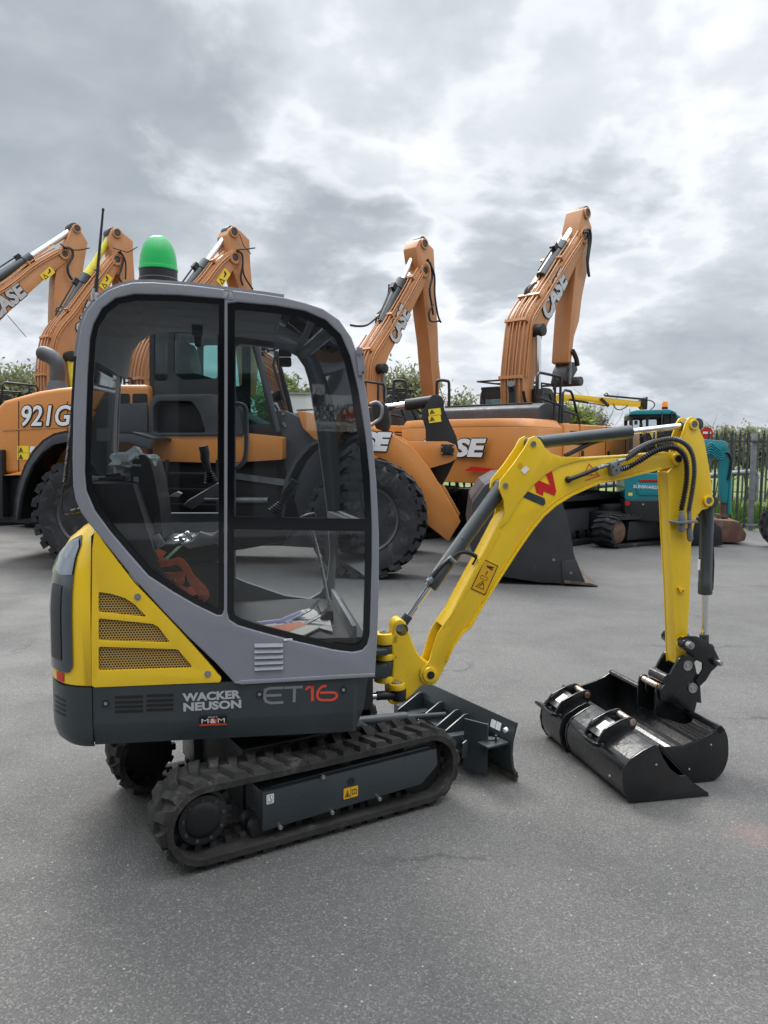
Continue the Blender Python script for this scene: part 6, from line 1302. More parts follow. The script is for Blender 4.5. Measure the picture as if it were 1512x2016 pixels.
# front fender bar, lift arms, linkage, bucket
ff = [(553, 985), (562, 940), (580, 905), (606, 875), (630, 862), (665, 852), (720, 850)]
MB().sheet(L.pp(ff, .05), .05, .70, -.045).build('front_fender', M['cgrey'], ldr, L, smooth=60)
q = L.pp([(612, 830), (560, 808), (536, 808), (534, 835), (544, 960), (556, 1075), (640, 1080), (700, 1000), (690, 860)], 1.0); MB().prism(q, 1.0, 1.15).prism(q, 2.0, 2.15).build('front_frame', M['cgrey'], ldr, L, bevel=.015)
mb = MB()
for a, b in ((539, 812), (558, 815), (540, 830), (559, 834), (562, 838)): c = L.P(a, b, 1.0); mb.cyl(c, c+Vector((0, -.02, 0)), .02, 10)
mb.build('frame_bolts', M['steel'], ldr, L)
armp = [(584, 808), (612, 812), (640, 826), (700, 838), (735, 842), (773, 856), (812, 880), (846, 922), (877, 974), (907, 1027), (883, 1066), (842, 1034), (838, 1005), (825, 971), (801, 938), (770, 912), (735, 895), (680, 880), (620, 866), (596, 842)]
for o_ in (.85, 2.15): la = MB().prism(L.pp(armp, .85), o_, o_+.09).build('lift_arm', M['orange'], ldr, L, bevel=.012); la0 = la if o_ < 1 else la0
maker_letters(L, (645, 866), (771, 870), .27, .84, la0, 'CASE', sh=.25, bold=.07)
q = L.pp([(770, 869), (880, 869), (897, 876), (902, 890), (898, 904), (885, 911), (843, 923), (800, 925), (770, 905)], .96); lp = MB().prism(q, .96, 1.08).build('linkage_plate', M['orange'], ldr, L, bevel=.01)
mb = MB(); c = L.P(881, 886, .95); mb.box(c.x-.09, c.x+.09, .92, .96, c.z-.07, c.z+.08); mb.box(c.x-.02, c.x+.02, .89, .92, c.z-.05, c.z+.06); mb.build('sensor_block', M['cblack'], ldr, L, bevel=.01)
mb = MB()
for a, b in ((870, 880), (870, 892), (892, 880), (893, 893)): c = L.P(a, b, .93); mb.cyl(c, c+Vector((0, -.025, 0)), .014, 10)
mb.build('block_bolts', M['steel'], ldr, L)
q = rnd(L.pp([(843, 790), (848, 779), (858, 776), (868, 779), (875, 790), (873, 802), (886, 832), (899, 860), (903, 885), (897, 905), (882, 935), (870, 957), (855, 940), (843, 915), (838, 870), (838, 845), (829, 815)], 1.15), .04, 3); bk_ = MB().prism(q, 1.15, 1.30).build('tilt_lever', M['cblack'], ldr, L, bevel=.01)
for yy in (812, 826):
    w_ = poly_on([(843, yy-6), (867, yy-9), (869, yy+4), (845, yy+7)], L, 1.148, .004).build('warning_sticker', M['ywarn'], bk_); tri = L.pp([(846, yy+3), (856, yy+1), (850, yy-6)], 1.14); MB().prism(tri, 1.138, 1.143, [inset(tri, .012)]).build('sticker_symbols', M['ink'], w_)
mb = MB(); a = L.P(738, 806, 1.5); b = L.P(858, 789, 1.3); s_ = a.lerp(b, .52); mb.cyl(s_, b, .085, 18); tc_ = mb.build('tilt_cylinder', M['cblack'], ldr, L); MB().cyl(a, s_, .055, 16).build('cylinder_rod', M['chrome'], tc_)
mb = MB(); q = rnd(L.pp([(733, 795), (752, 790), (764, 800), (768, 830), (762, 850), (745, 850), (735, 830)], 1.3), .03, 3); mb.prism(q, 1.2, 1.6); mb.build('tilt_mount', M['cblack'], ldr, L, bevel=.02)
mb = MB(); mb.tube(smooth_path([L.P(*q_, 1.1) for q_ in ((729, 796), (742, 792), (752, 802), (750, 822), (738, 832), (730, 838))], 4), .025, 8); mb.build('white_hose', M['zinc'], ldr, L, smooth=60)
for o_ in (1.05,):
    for x0 in (775, 860):
        mb = MB(); mb.tube(smooth_path([L.P(*q_, 1.6) for q_ in ((x0, 800), (x0, 756), (x0+4, 749), (x0+20, 750), (x0+24, 757), (x0+24, 800))], 3), .022, 8)
        mb.build('lamp_guard', M['cblack'], ldr, L, smooth=60)
bside = [(1105, 985), (1113, 1010), (1122, 1045), (1130, 1092), (1140, 1118), (1152, 1147), (1108, 1149), (1060, 1146), (985, 1134), (946, 1124), (930, 1095), (922, 1050), (930, 990), (955, 955), (988, 936), (1040, 930), (1085, 950)]
g_ = ground(1130, 1153); O_ = L.M.inverted() @ g_; ob = -.05
bq_ = L.pp(bside, ob); bq_ = [(a, max(b, .03)) for a, b in bq_]
bs = [(1108, 1149), (1060, 1146), (985, 1134), (946, 1124), (930, 1095), (922, 1050), (930, 990), (955, 955), (988, 936), (1040, 930), (1085, 950)]
lb = MB().sheet([(a, max(b, .03)) for a, b in L.pp(bs, ob)], ob+.01, 2.95, -.03).build('loader_bucket', M['bgrey'], ldr, L, smooth=50)
MB().prism(bq_, ob-.02, ob+.02).build('side_plate', M['bgrey'], lb, bevel=.008); MB().prism(bq_, 2.95, 2.99).build('side_plate', M['bgrey'], lb, bevel=.008)
MB().prism(L.pp([(1106, 1105), (1134, 1101), (1152, 1146), (1108, 1149)], ob-.04), ob-.04, ob-.018).build('wear_plate', M['bgrey'], lb, bevel=.005)
e0 = L.p(1110, 1152, ob); e1 = L.p(1176, 1158, ob); MB().prism([(e0[0], .035), (e0[0], .075), (e1[0]-.1, .05), (e1[0], .022), (e1[0], .012)], ob-.05, 3.0).build('cutting_edge', M['rustdark'], lb, bevel=.004)
mb = MB()
for a, b in ((1090, 1102), (1124, 1128)): c = L.P(a, b, ob-.04); mb.cyl(c+Vector((0, .0, 0)), c+Vector((0, -.008, 0)), .018, 12)
mb.build('side_bolt', M['zinc'], lb)
# ---------------------------------------------------------------- teal compact excavator
g = ground(1229, 1076); T = Fr(g.x, g.y, -12)
g = ground(1222, 1080); TT = Fr(g.x, g.y, 36)
tl = empty('compact_excavator', T, 'teal and black compact excavator with SUNWARD on its tail and an amber beacon', 'excavator')
for y0 in (0., 1.45):
    pth = belt_path(-.0, 1.95, .27, .285, 12, .0); mb = MB(); mb.prism(pth, y0, y0+.42, [belt_path(-.0, 1.95, .22, .285, 12, .0)])
    for i, (p_, d) in enumerate(resample(pth, n=50)):
        for s_ in (-1, 1): mb.obox((p_[0]+s_*.0, y0+.21+s_*.11, p_[1]), Vector((d.x, 0, d.y))*.022+Vector((0, .0, 0)), Vector((d.x*.02*s_, .10, d.y*.02*s_)), Vector((d.y, 0, -d.x))*.03)
    t = mb.build('rubber_track', M['rubber2'], tl, TT, smooth=20)
    MB().lathe([(.10, -.18), (.20, -.14), (.20, .12), (.12, .16)], (0, y0+.2, .285), (0, 1, 0), 24).build('sprocket', M['rust'], t); MB().lathe([(.10, -.18), (.20, -.14), (.20, .12), (.12, .16)], (1.95, y0+.2, .285), (0, 1, 0), 24).build('idler', M['cblack'], t)
    MB().prism([(.25, .12), (1.7, .12), (1.8, .3), (1.5, .46), (.3, .46)], y0+.06, y0+.34).build('track_frame', M['cblack'], t, bevel=.02)
MB().box(.2, 1.75, .4, 1.45, .25, .6).cyl((.97, .93, .55), (.97, .93, .72), .42, 24).build('lower_frame', M['cblack'], tl, TT, bevel=.03)
q = rnd(T.pp([(1230, 985), (1229, 940), (1236, 932), (1366, 930), (1372, 985)], .15), .05, 3)
tb = MB().prism(q, .15, 1.9).build('tail_cover', M['teal'], tl, T, bevel=.05, seg=3)
MB().prism(rnd(T.pp([(1250, 950), (1350, 950), (1346, 975), (1256, 975)], .13), .04, 3), .128, .16).build('tail_panel', M['teal'], tb, bevel=.02)
MB().prism(rnd(T.pp([(1258, 944), (1352, 944), (1348, 948), (1262, 948)], .13), .01, 2), .12, .16).build('tail_reflector', M['reflector'], tb)
mb = MB(); a = T.P(1247, 957.5, .12); b = T.P(1295, 960, .12); put_text(mb, 'SUNWARD', .062, plane_M((a+b)/2, b-a, (0, 0, 1)), width=(b-a).length*1.0, bold=.015); mb.build('maker_lettering', M['white'], tb)
poly_on([(1237, 970), (1245, 970), (1245, 976), (1237, 976)], T, .149, .003).build('warning_sticker', M['ywarn'], tb)
q = rnd(T.pp([(1229, 985), (1372, 985), (1370, 1022), (1320, 1028), (1240, 1024), (1230, 1010)], .08), .05, 3); tcw = MB().prism(q, .08, 1.9).build('counterweight', M['cblack'], tl, T, bevel=.05, seg=3)
c = T.P(1235, 991, .07); MB().cyl(c, c+Vector((0, -.02, 0)), .045, 16).build('tail_light', M['reflector'], tcw)
c = T.P(1266, 993, .07); MB().cyl(c, c+Vector((0, -.02, 0)), .018, 12).build('lifting_eye', M['steel'], tcw)
c = T.P(1270, 1040, .9); MB().cyl(T.P(1290, 1022, .95), T.P(1290, 1050, .95), .4, 20).build('slew_ring', M['cblack'], tl, T)
MB().prism(rnd(T.pp([(1236, 934), (1236, 900), (1340, 896), (1345, 934)], .3), .05, 2), .3, 1.9).build('engine_cover', M['cblack'], tl, T, bevel=.03)
# cab
o0, o1 = .55, 1.55
cq = rnd(T.pp([(1239, 935), (1239, 816), (1330, 814), (1352, 870), (1352, 935)], o0), .05, 3); w1 = rnd(T.pp([(1246, 895), (1246, 823), (1272, 822), (1272, 895)], o0), .03, 2); w2 = rnd(T.pp([(1277, 895), (1277, 822), (1308, 821), (1308, 895)], o0), .03, 2)
tcab = MB().prism(cq, o0, o0+.05, [w1, w2]).prism(cq, o1, o1+.05, [w1, w2]).box(cq[0][0]*0+min(a for a, b in cq), min(a for a, b in cq)+.05, o0+.03, o1+.02, min(b for a, b in cq), min(b for a, b in cq)+.35).box(min(a for a, b in cq), min(a for a, b in cq)+.04, o0+.03, o1+.02, max(b for a, b in cq)-.10, max(b for a, b in cq)-.01).build('cab', M['cblack'], tl, T, bevel=.01)
MB().prism(T.pp([(1242, 932), (1242, 818), (1322, 816), (1346, 870), (1346, 932)], o0), o0+.02, o0+.03).build('cab_glass', M['glass2'], tcab); MB().prism(T.pp([(1242, 932), (1242, 818), (1322, 816), (1346, 870), (1346, 932)], o0), o1+.02, o1+.03).build('cab_glass', M['glass2'], tcab)
q = T.pp([(1238, 817), (1242, 810), (1252, 807.5), (1318, 806), (1330, 811), (1332, 816)], o0); MB().prism(q, o0-.05, o1+.1).build('roof', M['teal'], tcab, bevel=.02, seg=3)
MB().prism(T.pp([(1318, 815), (1326, 812), (1360, 832), (1352, 836)], o0), o0, o1).build('roof_visor', M['teal'], tcab, bevel=.01)
mb = MB(); mb.prism(rnd(T.pp([(1268, 925), (1262, 860), (1275, 850), (1286, 870), (1300, 915), (1300, 930)], 1.), .03, 3), .85, 1.3); mb.build('cab_seat', M['cblack'], tcab, bevel=.03)
mb = MB()
for (a_, b_) in ((1252, 832), (1262, 838)): mb.box(*(lambda c: (c.x-.03, c.x+.03, c.y, c.y+.01, c.z-.04, c.z+.04))(T.P(a_, b_, 1.3)))
mb.build('document_pocket', M['lgrey'], tcab)
bc_ = T.P(1309, 803, .75); bfr = Fr(*T.w(bc_.x, .75, 0)[:2], -12, bc_.z-.02)
tbe = MB().lathe([(.055, -.05), (.055, .03), (.05, .04)], (0, 0, 0)).build('warning_beacon', M['black'], tl, bfr); MB().lathe([(.05, .04), (.05, .11), (.043, .135), (.02, .15)], (0, 0, 0), n=24).build('beacon_lens', M['amber_lens'], tbe)
MB().cyl(T.P(1240, 805, .6), T.P(1240, 845, .6), .006, 6).cyl(T.P(1303, 812, .5), T.P(1303, 850, .5), .012, 6).build('cab_aerial', M['cgrey'], tl, T)
mb = MB(); mb.prism(rnd(T.pp([(1321, 809), (1325, 809), (1325, 836), (1321, 836)], .5), .01, 2), .5, .56); mb.build('side_mirror', M['cblack'], tl, T)
ob = 1.3
mb = MB(); q = T.pp([(1330, 990), (1325, 950), (1345, 900), (1362, 872), (1388, 865), (1426, 868), (1434, 878), (1432, 890), (1420, 903), (1388, 903), (1372, 912), (1360, 960), (1356, 990)], ob); tbm = mb.prism(q, ob, ob+.22).build('boom', M['teal'], tl, T, bevel=.015)
mb = MB(); q = T.pp([(1415, 884), (1428, 868), (1436, 884), (1437, 920), (1435, 950), (1432, 990), (1420, 990), (1416, 940)], ob+.02); tam = mb.prism(q, ob+.02, ob+.18).build('dipper_arm', M['teal'], tl, T, bevel=.012)
MB().prism(T.pp([(1418, 980), (1431, 980), (1430, 1020), (1420, 1020)], ob+.05), ob+.05, ob+.15).build('worn_arm_end', M['rust'], tam, bevel=.008)
mb = MB()
for k_ in range(5): mb.tube(smooth_path([T.P(*q_, ob-.02-.01*k_) for q_ in ((1388, 880+k_*4), (1400, 872+k_*5), (1412, 882+k_*5), (1424, 890+k_*3), (1428, 884))], 4), .012, 6)
mb.build('hydraulic_hoses', M['teal'], tbm, smooth=60)
MB().tube(smooth_path([T.P(*q_, ob) for q_ in ((1424, 892), (1434, 892), (1440, 905), (1438, 925), (1434, 945))], 5), .028, 8).build('hydraulic_hose', M['cblack'], tam, smooth=60)
MB().cyl(T.P(1437, 925, ob+.1), T.P(1434, 1012, ob+.1), .04, 12).build('bucket_cylinder', M['teal'], tam)
q = T.pp([(1382, 1022), (1440, 1025), (1456, 1027), (1463, 1040), (1470, 1052), (1467, 1064), (1450, 1069), (1420, 1067), (1400, 1063), (1384, 1050)], ob-.35); q = [(a, max(.01, b)) for a, b in q]
tbk = MB().prism(q, ob-.35, ob+.55).build('bucket', M['rust'], tl, T, bevel=.02)
q = T.pp([(1412, 1012), (1434, 1015), (1432, 1030), (1412, 1028)], ob); MB().prism(q, ob, ob+.25, [inset(q, .05)]).build('bucket_ears', M['rustdark'], tbk, bevel=.005)
q = T.pp([(1345, 1030), (1408, 1028), (1420, 1040), (1424, 1073), (1408, 1077), (1345, 1082)], .5); MB().prism([(a, max(b, .01)) for a, b in q], .5, .62).build('dozer_blade', M['cblack'], tl, T, bevel=.01)
# ---------------------------------------------------------------- fence, sign, guard rail
g = ground(1480, 1045); FN = Fr(g.x, g.y, -6.0)
zt = FN.p(1460, 846)[1]; zr = FN.p(1460, 869)[1]
fence = empty('palisade_fence', FN, 'grey galvanised palisade fence with pointed pales along the yard edge', 'fence')
pitch = .168; n0 = -44
mbp = []
pale0 = None
for i in range(n0, 12):
    if i % 16 in (0,): continue
    if pale0 is None:
        mb = MB(); w_ = .023; outl_ = [(-w_, .06), (w_, .06), (w_, zt-.10), (w_*.75, zt-.05), (.008, zt), (-.008, zt), (-w_*.75, zt-.05), (-w_, zt-.10)]
        mb.prism(outl_, 0, .004); mb.box(-w_, -w_+.004, 0, .02, .06, zt-.1); mb.box(w_-.004, w_, 0, .02, .06, zt-.1); mb.box(-.006, .006, -.012, 0, .06, zt-.06); pale0 = mb.build('pale', M['fence'], fence); pale0.location.x = i*pitch; o = pale0
    else: o = pale0.copy(); SC.collection.objects.link(o); o.location.x = i*pitch
mb = MB(); mb.box(n0*pitch, 12*pitch, .022, .062, zr-.022, zr+.022); mb.build('rail', M['fence'], fence); zb2 = FN.p(1480, 1034)[1]; mb = MB(); mb.box(n0*pitch, 12*pitch, .022, .062, zb2-.022, zb2+.022); mb.build('rail', M['zinc'], fence)
for i in (-48, -32, -16, 0, 16):
    if n0 <= i < 16: MB().box(i*pitch-.05, i*pitch+.05, .064, .16, 0, zt-.08).build('post', M['zinc'], fence, bevel=.004)
# a further run of fence beyond
F2 = Fr(*atY(1420, 860, 27)[:2], 4)
f2 = empty('palisade_fence', F2, 'further short run of grey palisade fence seen through the nearer fence at right', 'fence'); z2 = F2.p(1440, 851)[1]; p0 = None
for i in range(-5, 12):
    if p0 is None: mb = MB(); mb.prism([(-.034, .05), (.034, .05), (.034, z2-.06), (0, z2), (-.034, z2-.06)], 0, .02); p0 = mb.build('pale', M['fence'], f2); p0.location.x = i*.17
    else: o = p0.copy(); SC.collection.objects.link(o); o.location.x = i*.17
for z_ in (.4, z2-.4): MB().box(-5*.17, 12*.17, .022, .06, z_-.02, z_+.02).build('rail', M['zinc'], f2)
sg = Fr(*atY(1392, 852, 18.6)[:2], -8); zc_ = sg.p(1392, 852)[1]
sign = MB().cyl((0, 0, zc_), (0, .012, zc_), .135, 30).build('road_sign', M['red'], None, sg); tag(sign, 'round red and white no entry sign standing behind the palisade fence', 'road sign')
MB().box(-.095, .095, -.004, -.001, zc_-.025, zc_+.025).build('white_bar', M['white'], sign); MB().box(-.09, .09, -.003, .0, zc_-.30, zc_-.14).build('lower_plate', M['red'], sign)
MB().cyl((0, .03, 0), (0, .03, zc_+.1), .03, 12).build('sign_post', M['zinc'], sign)
gr = Fr(*atY(1430, 930, 21)[:2], 5)
mb = MB(); a = gr.P(1080, 965); b = gr.P(1392, 937); c = gr.P(1440, 932); d = gr.P(1486, 928); mb.tube([a, b, c, d, d+Vector((.05, 0, -.12)), d+Vector((.05, 0, -.8))], .075, 12); rl = mb.build('guard_rail', M['zinc'], None, gr, smooth=60); tag(rl, 'thick galvanised pipe guard rail on the grass beyond the fence', 'guard rail')
for px_ in (1150, 1260, 1400):
    a = gr.P(px_, 945); MB().cyl((a.x, .05, 0), (a.x, .05, a.z), .05, 10).build('rail_post', M['zinc'], rl)
# tractor wheel cut by the right edge
g = ground(1543, 1080); Wf = Fr(g.x, g.y, -25)
wt = empty('tractor_wheel', Wf, 'black tractor tyre cut off by the right edge of the photo', 'wheel'); wheel(wt, Wf, (0, 0, .42), .42, .32, M['cgrey'], nm='tyre', nl=18, lug=.03)
# ---------------------------------------------------------------- yellow crane lorry behind the fence
Y0 = 21.0; Cq = Fr(*atY(1150, 880, Y0)[:2], 4)
cl_ = empty('crane_lorry', Cq, 'yellow lorry with a folding yellow crane boom stretched above it behind the fence', 'lorry')
MB().prism(Cq.pp([(1125, 893), (1125, 862), (1250, 862), (1330, 862), (1330, 893)]), 0, 2.3).build('flatbed', M['yellow'], cl_, bevel=.03)
MB().prism(Cq.pp([(1255, 893), (1255, 850), (1330, 850), (1345, 893)]), .0, 2.2).build('lorry_cab', M['yellow'], cl_, bevel=.05)
MB().prism(Cq.pp([(1120, 893), (1330, 893), (1330, 905), (1120, 905)]), .3, 2.0).build('chassis', M['cblack'], cl_)
for px_ in (1160, 1195, 1320):
    c = Cq.P(px_, 915, .1); o = MB().lathe([(.25, 0), (.48, .0), (.50, -.04), (.50, -.26), (.25, -.30)], c, (0, -1, 0), 28).build('lorry_wheel', M['rubber2'], cl_)
mb = MB(); q = Cq.pp([(1086, 862), (1084, 800), (1088, 785), (1094, 781), (1098, 790), (1096, 862)], .8); mb.prism(q, .8, 1.15); cm = mb.build('crane_column', M['yellow'], cl_, bevel=.02)
MB().prism(Cq.pp([(1114, 880), (1114, 815), (1121, 815), (1121, 880)], .8), .8, 1.1).build('crane_leg', M['yellow'], cl_, bevel=.01)
q = Cq.pp([(1086, 783), (1100, 776), (1130, 776), (1176, 781), (1222, 786), (1262, 790), (1261, 801), (1222, 798), (1190, 796), (1160, 789), (1120, 789), (1095, 790)], .9); MB().prism(q, .9, 1.12).build('crane_boom', M['yellow'], cl_, bevel=.015)
MB().prism(Cq.pp([(1263, 787), (1270, 784), (1272, 781), (1275, 782), (1274, 806), (1266, 806), (1262, 800)], .9), .88, 1.14).build('crane_head', M['cblack'], cl_, bevel=.01)
MB().bar(Cq.P(1190, 779, .9), Cq.P(1268, 786, .9), .05, .05).bar(Cq.P(1121, 787, .88), Cq.P(1158, 793, .88), .05, .06).bar(Cq.P(1158, 793, .88), Cq.P(1194, 799, .88), .025, .025).bar(Cq.P(1183, 784, .86), Cq.P(1198, 800, .86), .07, .07).build('crane_cylinders', M['cblack'], cl_)
mb = MB()
for pts in (((1208, 796), (1212, 804), (1220, 807), (1230, 803), (1236, 798)), ((1272, 787), (1284, 790), (1289, 797), (1284, 804), (1278, 808)), ((1188, 778), (1194, 774), (1198, 779)), ((1086, 782), (1092, 774), (1106, 776))): mb.tube(smooth_path([Cq.P(*q_, .87) for q_ in pts], 5), .016, 6)
mb.build('crane_hoses', M['cblack'], cl_, smooth=60)
# pale site cabin glimpsed through the mini excavator's cab
sb = Fr(*atY(580, 785, 24)[:2], 0); a = sb.p(535, 776); b = sb.p(655, 860)
cabn = MB().box(a[0], b[0], 0, 2.4, .15, a[1]).build('site_cabin', M['white'], None, sb, bevel=.03); tag(cabn, 'white site cabin beyond the machines, glimpsed through the mini excavator windows', 'cabin')
MB().box(a[0]-.05, b[0]+.05, -.05, 2.45, a[1], a[1]+.06).build('cabin_roof', M['lgrey'], cabn); MB().box(a[0]+.3, a[0]+.9, -.02, 0, 1.0, 1.7).build('cabin_window', M['glassg'], cabn)
# ---------------------------------------------------------------- trees, bushes
def leaves(mb, c, r, n, size, rr, clumps=14, shape=1.0):
    cs = []
    for _ in range(clumps):
        while True:
            v_ = Vector((rr.uniform(-1, 1), rr.uniform(-1, 1), rr.uniform(-1, 1)))
            if v_.length < 1: break
        cs.append((Vector((v_.x*r[0], v_.y*r[1], v_.z*r[2])), rr.uniform(.22, .5)))
    for _ in range(n):
        cc, k_ = rr.choice(cs); v_ = Vector((rr.gauss(0, .5), rr.gauss(0, .5), rr.gauss(0, .5)))
        p_ = Vector(c)+cc*.8+Vector((v_.x*r[0], v_.y*r[1], v_.z*r[2]))*k_
        if p_.z < .02: continue
        a = Vector((rr.gauss(0, 1), rr.gauss(0, 1), rr.gauss(0, 1))).normalized(); b = a.orthogonal().normalized(); s_ = size*rr.uniform(.5, 1.3)
        mb.add([p_-a*s_, p_+b*s_*.45, p_+a*s_, p_-b*s_*.45], [(0, 1, 2, 3)])
def twigs(mb, base, top, r, n, rr, spread, depth=2):
    base, top = Vector(base), Vector(top); mid = base.lerp(top, .5)+Vector((rr.gauss(0, .05), rr.gauss(0, .05), 0))
    mb.tube([base, mid, top], r, 5, rf=lambda i, m: r*(1-.4*i))
    if depth:
        L = (top-base).length
        for _ in range(n):
            t = rr.uniform(.3, 1.0); p_ = base.lerp(top, t); d = Vector((rr.gauss(0, spread), rr.gauss(0, spread), rr.uniform(.4, 1.1))).normalized(); twigs(mb, p_, p_+d*L*rr.uniform(.3, .55), r*.5, max(2, n-2), rr, spread, depth-1)
def bush(px, py_top, px_w, Y, label, leafm='leaf_y', n=2600, size=.075, seed=1, tw=8, cat='bush', group=None, zbase=0., bare=False, kind_name='bush'):
    rr = random.Random(seed); top = atY(px, py_top, Y); w_ = px_w/FPX*Y/2; f = Fr(top.x, Y, 0); h = top.z-zbase
    mb = MB(); 
    for _ in range(tw): d = Vector((rr.gauss(0, .25)*w_, rr.gauss(0, .25)*w_, h*rr.uniform(.7, 1.0))); twigs(mb, (rr.gauss(0, .15*w_), rr.gauss(0, .15*w_), zbase), (d.x, d.y, zbase+d.z*.82), .035 if not bare else .03, 5, rr, .55, 2)
    o = mb.build(kind_name, M['twig'], None, f, smooth=0, recalc=False); o.name = kind_name
    tag(o, label, cat, group)
    mb = MB(); leaves(mb, (0, 0, zbase+h*.74), (w_*1.1, w_*.8, h*.32), int(n*(1 if bare else 2.6)), size*1.1, rr, 34); mb.build('foliage', M[leafm], o, smooth=0, recalc=False); return o
bush(30, 742, 190, 25, 'grey green bush at the left edge behind the loader hood', 'leaf_g', 5200, .085, 3, 10)
bush(-30, 712, 110, 26, 'taller loose leafed tree at the very left edge of the photo', 'leaf_g', 2600, .09, 5, 9, 'tree', kind_name='tree')
bush(190, 770, 120, 27, 'grey green bush behind the loader hood seen past the cab pillar', 'leaf_g', 1500, .085, 6, 6)
bush(575, 752, 150, 30, 'bright green clipped hedge bush above the white site cabin', 'leaf_y', 3800, .09, 8, 6)
bush(655, 700, 60, 30, 'thin twiggy tree seen through the windscreen of the mini excavator', 'leaf_g', 900, .07, 9, 7, 'tree', kind_name='tree')
bush(800, 744, 130, 25, 'olive green bush between the two middle orange excavator arms', 'leaf_g', 5200, .08, 11, 10)
bush(905, 780, 120, 28, 'low olive bush behind the black excavator cab roof', 'leaf_g', 1400, .085, 12, 5)
bush(1130, 790, 90, 27, 'light green leafy bush behind the yellow crane column', 'leaf_y', 3000, .085, 14, 8)
bush(1172, 805, 70, 30, 'pinkish budding bush between the crane boom and the yellow cylinder', 'leaf_p', 1100, .06, 16, 12)
bush(1424, 818, 46, 32, 'small bare leafless tree above the fence at right', 'leaf_p', 60, .03, 18, 5, 'tree', kind_name='tree', bare=True)
for i, (x_, t_, w_) in enumerate(((1432, 846, 70), (1482, 846, 80), (1530, 842, 90), (1385, 852, 60))):
    bush(x_, t_, w_, 29+i*.7, ('olive hedge bush behind the bare tree at the fence', 'olive hedge bush above the fence near the right edge', 'olive hedge bush cut by the right edge of the photo', 'olive hedge bush just right of the no entry sign')[i], 'leaf_g', 2600, .085, 30+i, 8, group='hedge bushes beyond the fence')
# verge: rough grass and nettles along and beyond the fence
rr = random.Random(5); mb = MB()
for i in range(26000):
    x_ = rr.uniform(1.5, 14.5); y_ = 17.35+abs(rr.gauss(0, 1.6))+rr.random()*2.0; zz = 0; k_ = .35+.65*(math.sin(x_*1.7)*.5+.5)
    h = rr.uniform(.10, .32) + (.42*k_*rr.random() if 17.8 < y_ < 20.0 else 0); d = Vector((rr.gauss(0, .10), rr.gauss(0, .10), h)); w_ = rr.uniform(.010, .028); a = rr.random()*math.pi; s_ = Vector((math.cos(a)*w_, math.sin(a)*w_, 0)); p_ = Vector((x_, y_, 0))
    mb.add([p_-s_, p_+s_, p_+d*.6+s_*.8, p_+d, p_+d*.6-s_*.8], [(0, 1, 2, 3, 4)])
o = mb.build('rough_grass', M['leaf_d'], None, smooth=0, recalc=False); tag(o, 'rough green grass and nettles along the foot of the fence', 'grass', kind='stuff')

# ---------------------------------------------------------------- workshop behind the viewer (seen mirrored in the cab glass)
YB = -8.5
def mirrored(px, py):
    n_ = Vector((-S.s, S.c, 0)); P0 = S.w(0, HN+.012, 0); r = cF + cR*((px-756)/FPX) - cU*((py-1008)/FPX)
    t = (P0-cC).dot(n_)/r.dot(n_); g_ = cC+r*t; q = r-n_*2*r.dot(n_); return g_+q*((YB-g_.y)/q.y)
bf = Fr(0, YB, 180)        # local +x runs to the viewer's left, the wall faces the yard
wk = empty('workshop_building', bf, 'grey clad workshop with dealer signs behind the viewer, seen only mirrored in the cab glass', 'building')
mb = MB(); prof_ = []
z_ = .3
while z_ < 4.4: prof_ += [(0, z_), (0, z_+.10), (.03, z_+.12), (.03, z_+.17)]; z_ += .2
rows = [[Vector((-16, y_, z_)), Vector((22, y_, z_))] for y_, z_ in prof_]; mb.grid(rows); mb.box(-16, 22, .04, 9, .0, 4.5); wl = mb.build('wall', M['clad'], wk, smooth=0)
MB().box(-16.2, 22.2, -.25, 9.2, 4.5, 4.75).build('roof_edge', M['anthr'], wk)
MB().box(-16, 22, -.05, .04, 0, .3).build('plinth', M['lgrey'], wk)
def onwall(px, py): w_ = mirrored(px, py); return bf.M.inverted() @ w_
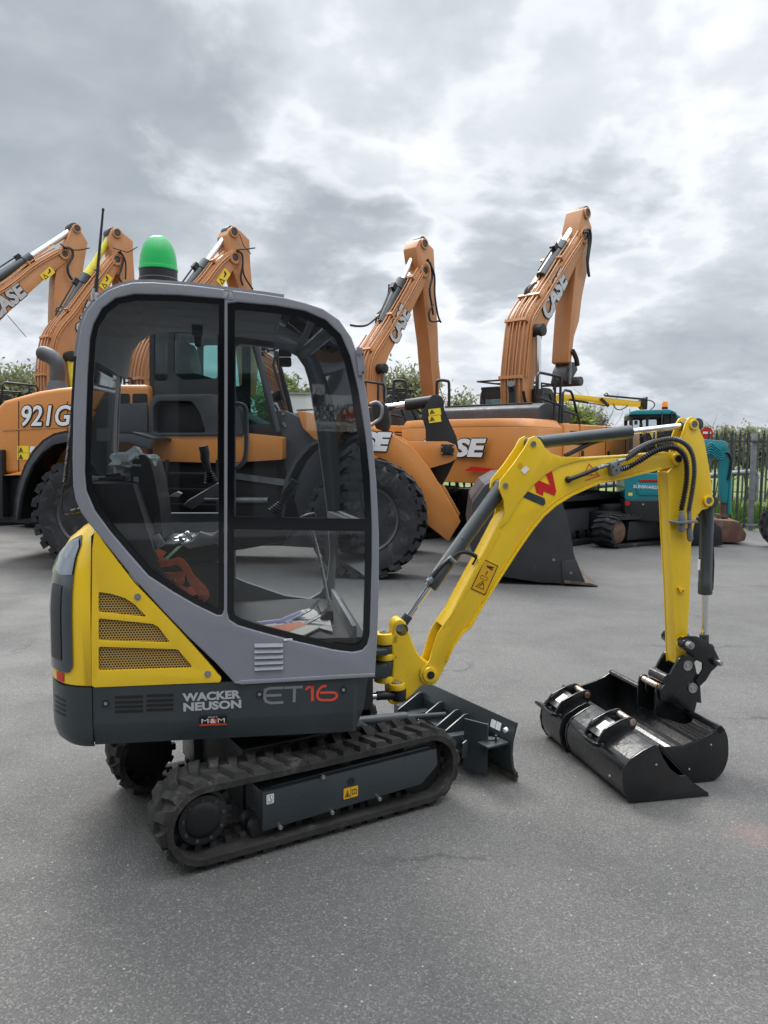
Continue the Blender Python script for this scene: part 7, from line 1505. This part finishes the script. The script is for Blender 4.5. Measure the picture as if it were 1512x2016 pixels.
a = onwall(602, 848); b = onwall(712, 780); x0, x1 = sorted((a.x, b.x)); z0, z1 = sorted((a.z, b.z)); zm = z0+(z1-z0)*.42
sgn = MB().box(x0-.5, x1, -.06, -.02, z0, z1).build('dealer_sign', M['white'], wk)
tx = lambda px, py: onwall(px, py)
Mw = lambda c, dy=-.065: plane_M(Vector((c.x, dy, c.z)), (1, 0, 0), (0, 0, 1))
H1 = (z1-z0)
c = onwall(652, 805); mb = MB(); put_text(mb, 'WACKER', H1*.24, Mw(c), width=(x1-x0)*.62, bold=.04); c = onwall(652, 822); put_text(mb, 'NEUSON', H1*.24, Mw(c), width=(x1-x0)*.62, bold=.04); c = onwall(652, 842); put_text(mb, 'STEELWRIST', H1*.13, Mw(c), width=(x1-x0)*.55, bold=.02); mb.build('sign_lettering', M['ink'], sgn)
c = onwall(687, 814); mb = MB(); mb.prism(circ(0, 0, H1*.27, 24), -.003, 0, [circ(0, 0, H1*.23, 24)], M=Mw(c)); mb.build('sign_ring', M['ink'], sgn); k_ = H1*.006*1.3
mb = MB(); mb.prism([(x*k_, y*k_) for x, y in [(-28, 20), (-14, 20), (-6, -4), (4, 12), (12, 12), (22, -18), (10, -18), (4, -4), (-4, -18), (-14, -18)]], -.003, 0, M=Mw(c)); mb.build('sign_mark', M['red'], sgn)
a = onwall(613, 800); b = onwall(638, 758); x0, x1 = sorted((a.x, b.x)); z0, z1 = sorted((a.z, b.z)); s2 = MB().box(x0, x1, -.06, -.02, z0, z1).build('camera_sign', M['white'], wk)
w_ = (x1-x0)*.42; cx_ = (x0+x1)/2; t_ = [(cx_-w_, z0+(z1-z0)*.4), (cx_+w_, z0+(z1-z0)*.4), (cx_, z1-.03)]; MB().prism(t_, -.065, -.061, [inset(t_, w_*.14)]).build('sign_triangle', M['ink'], s2)
for px_ in (330, 520): c = onwall(px_, 1000); MB().box(c.x-1.6, c.x+1.6, -.03, .0, 0, 3.6).build('roller_door', M['cgrey'], wk, bevel=.01)
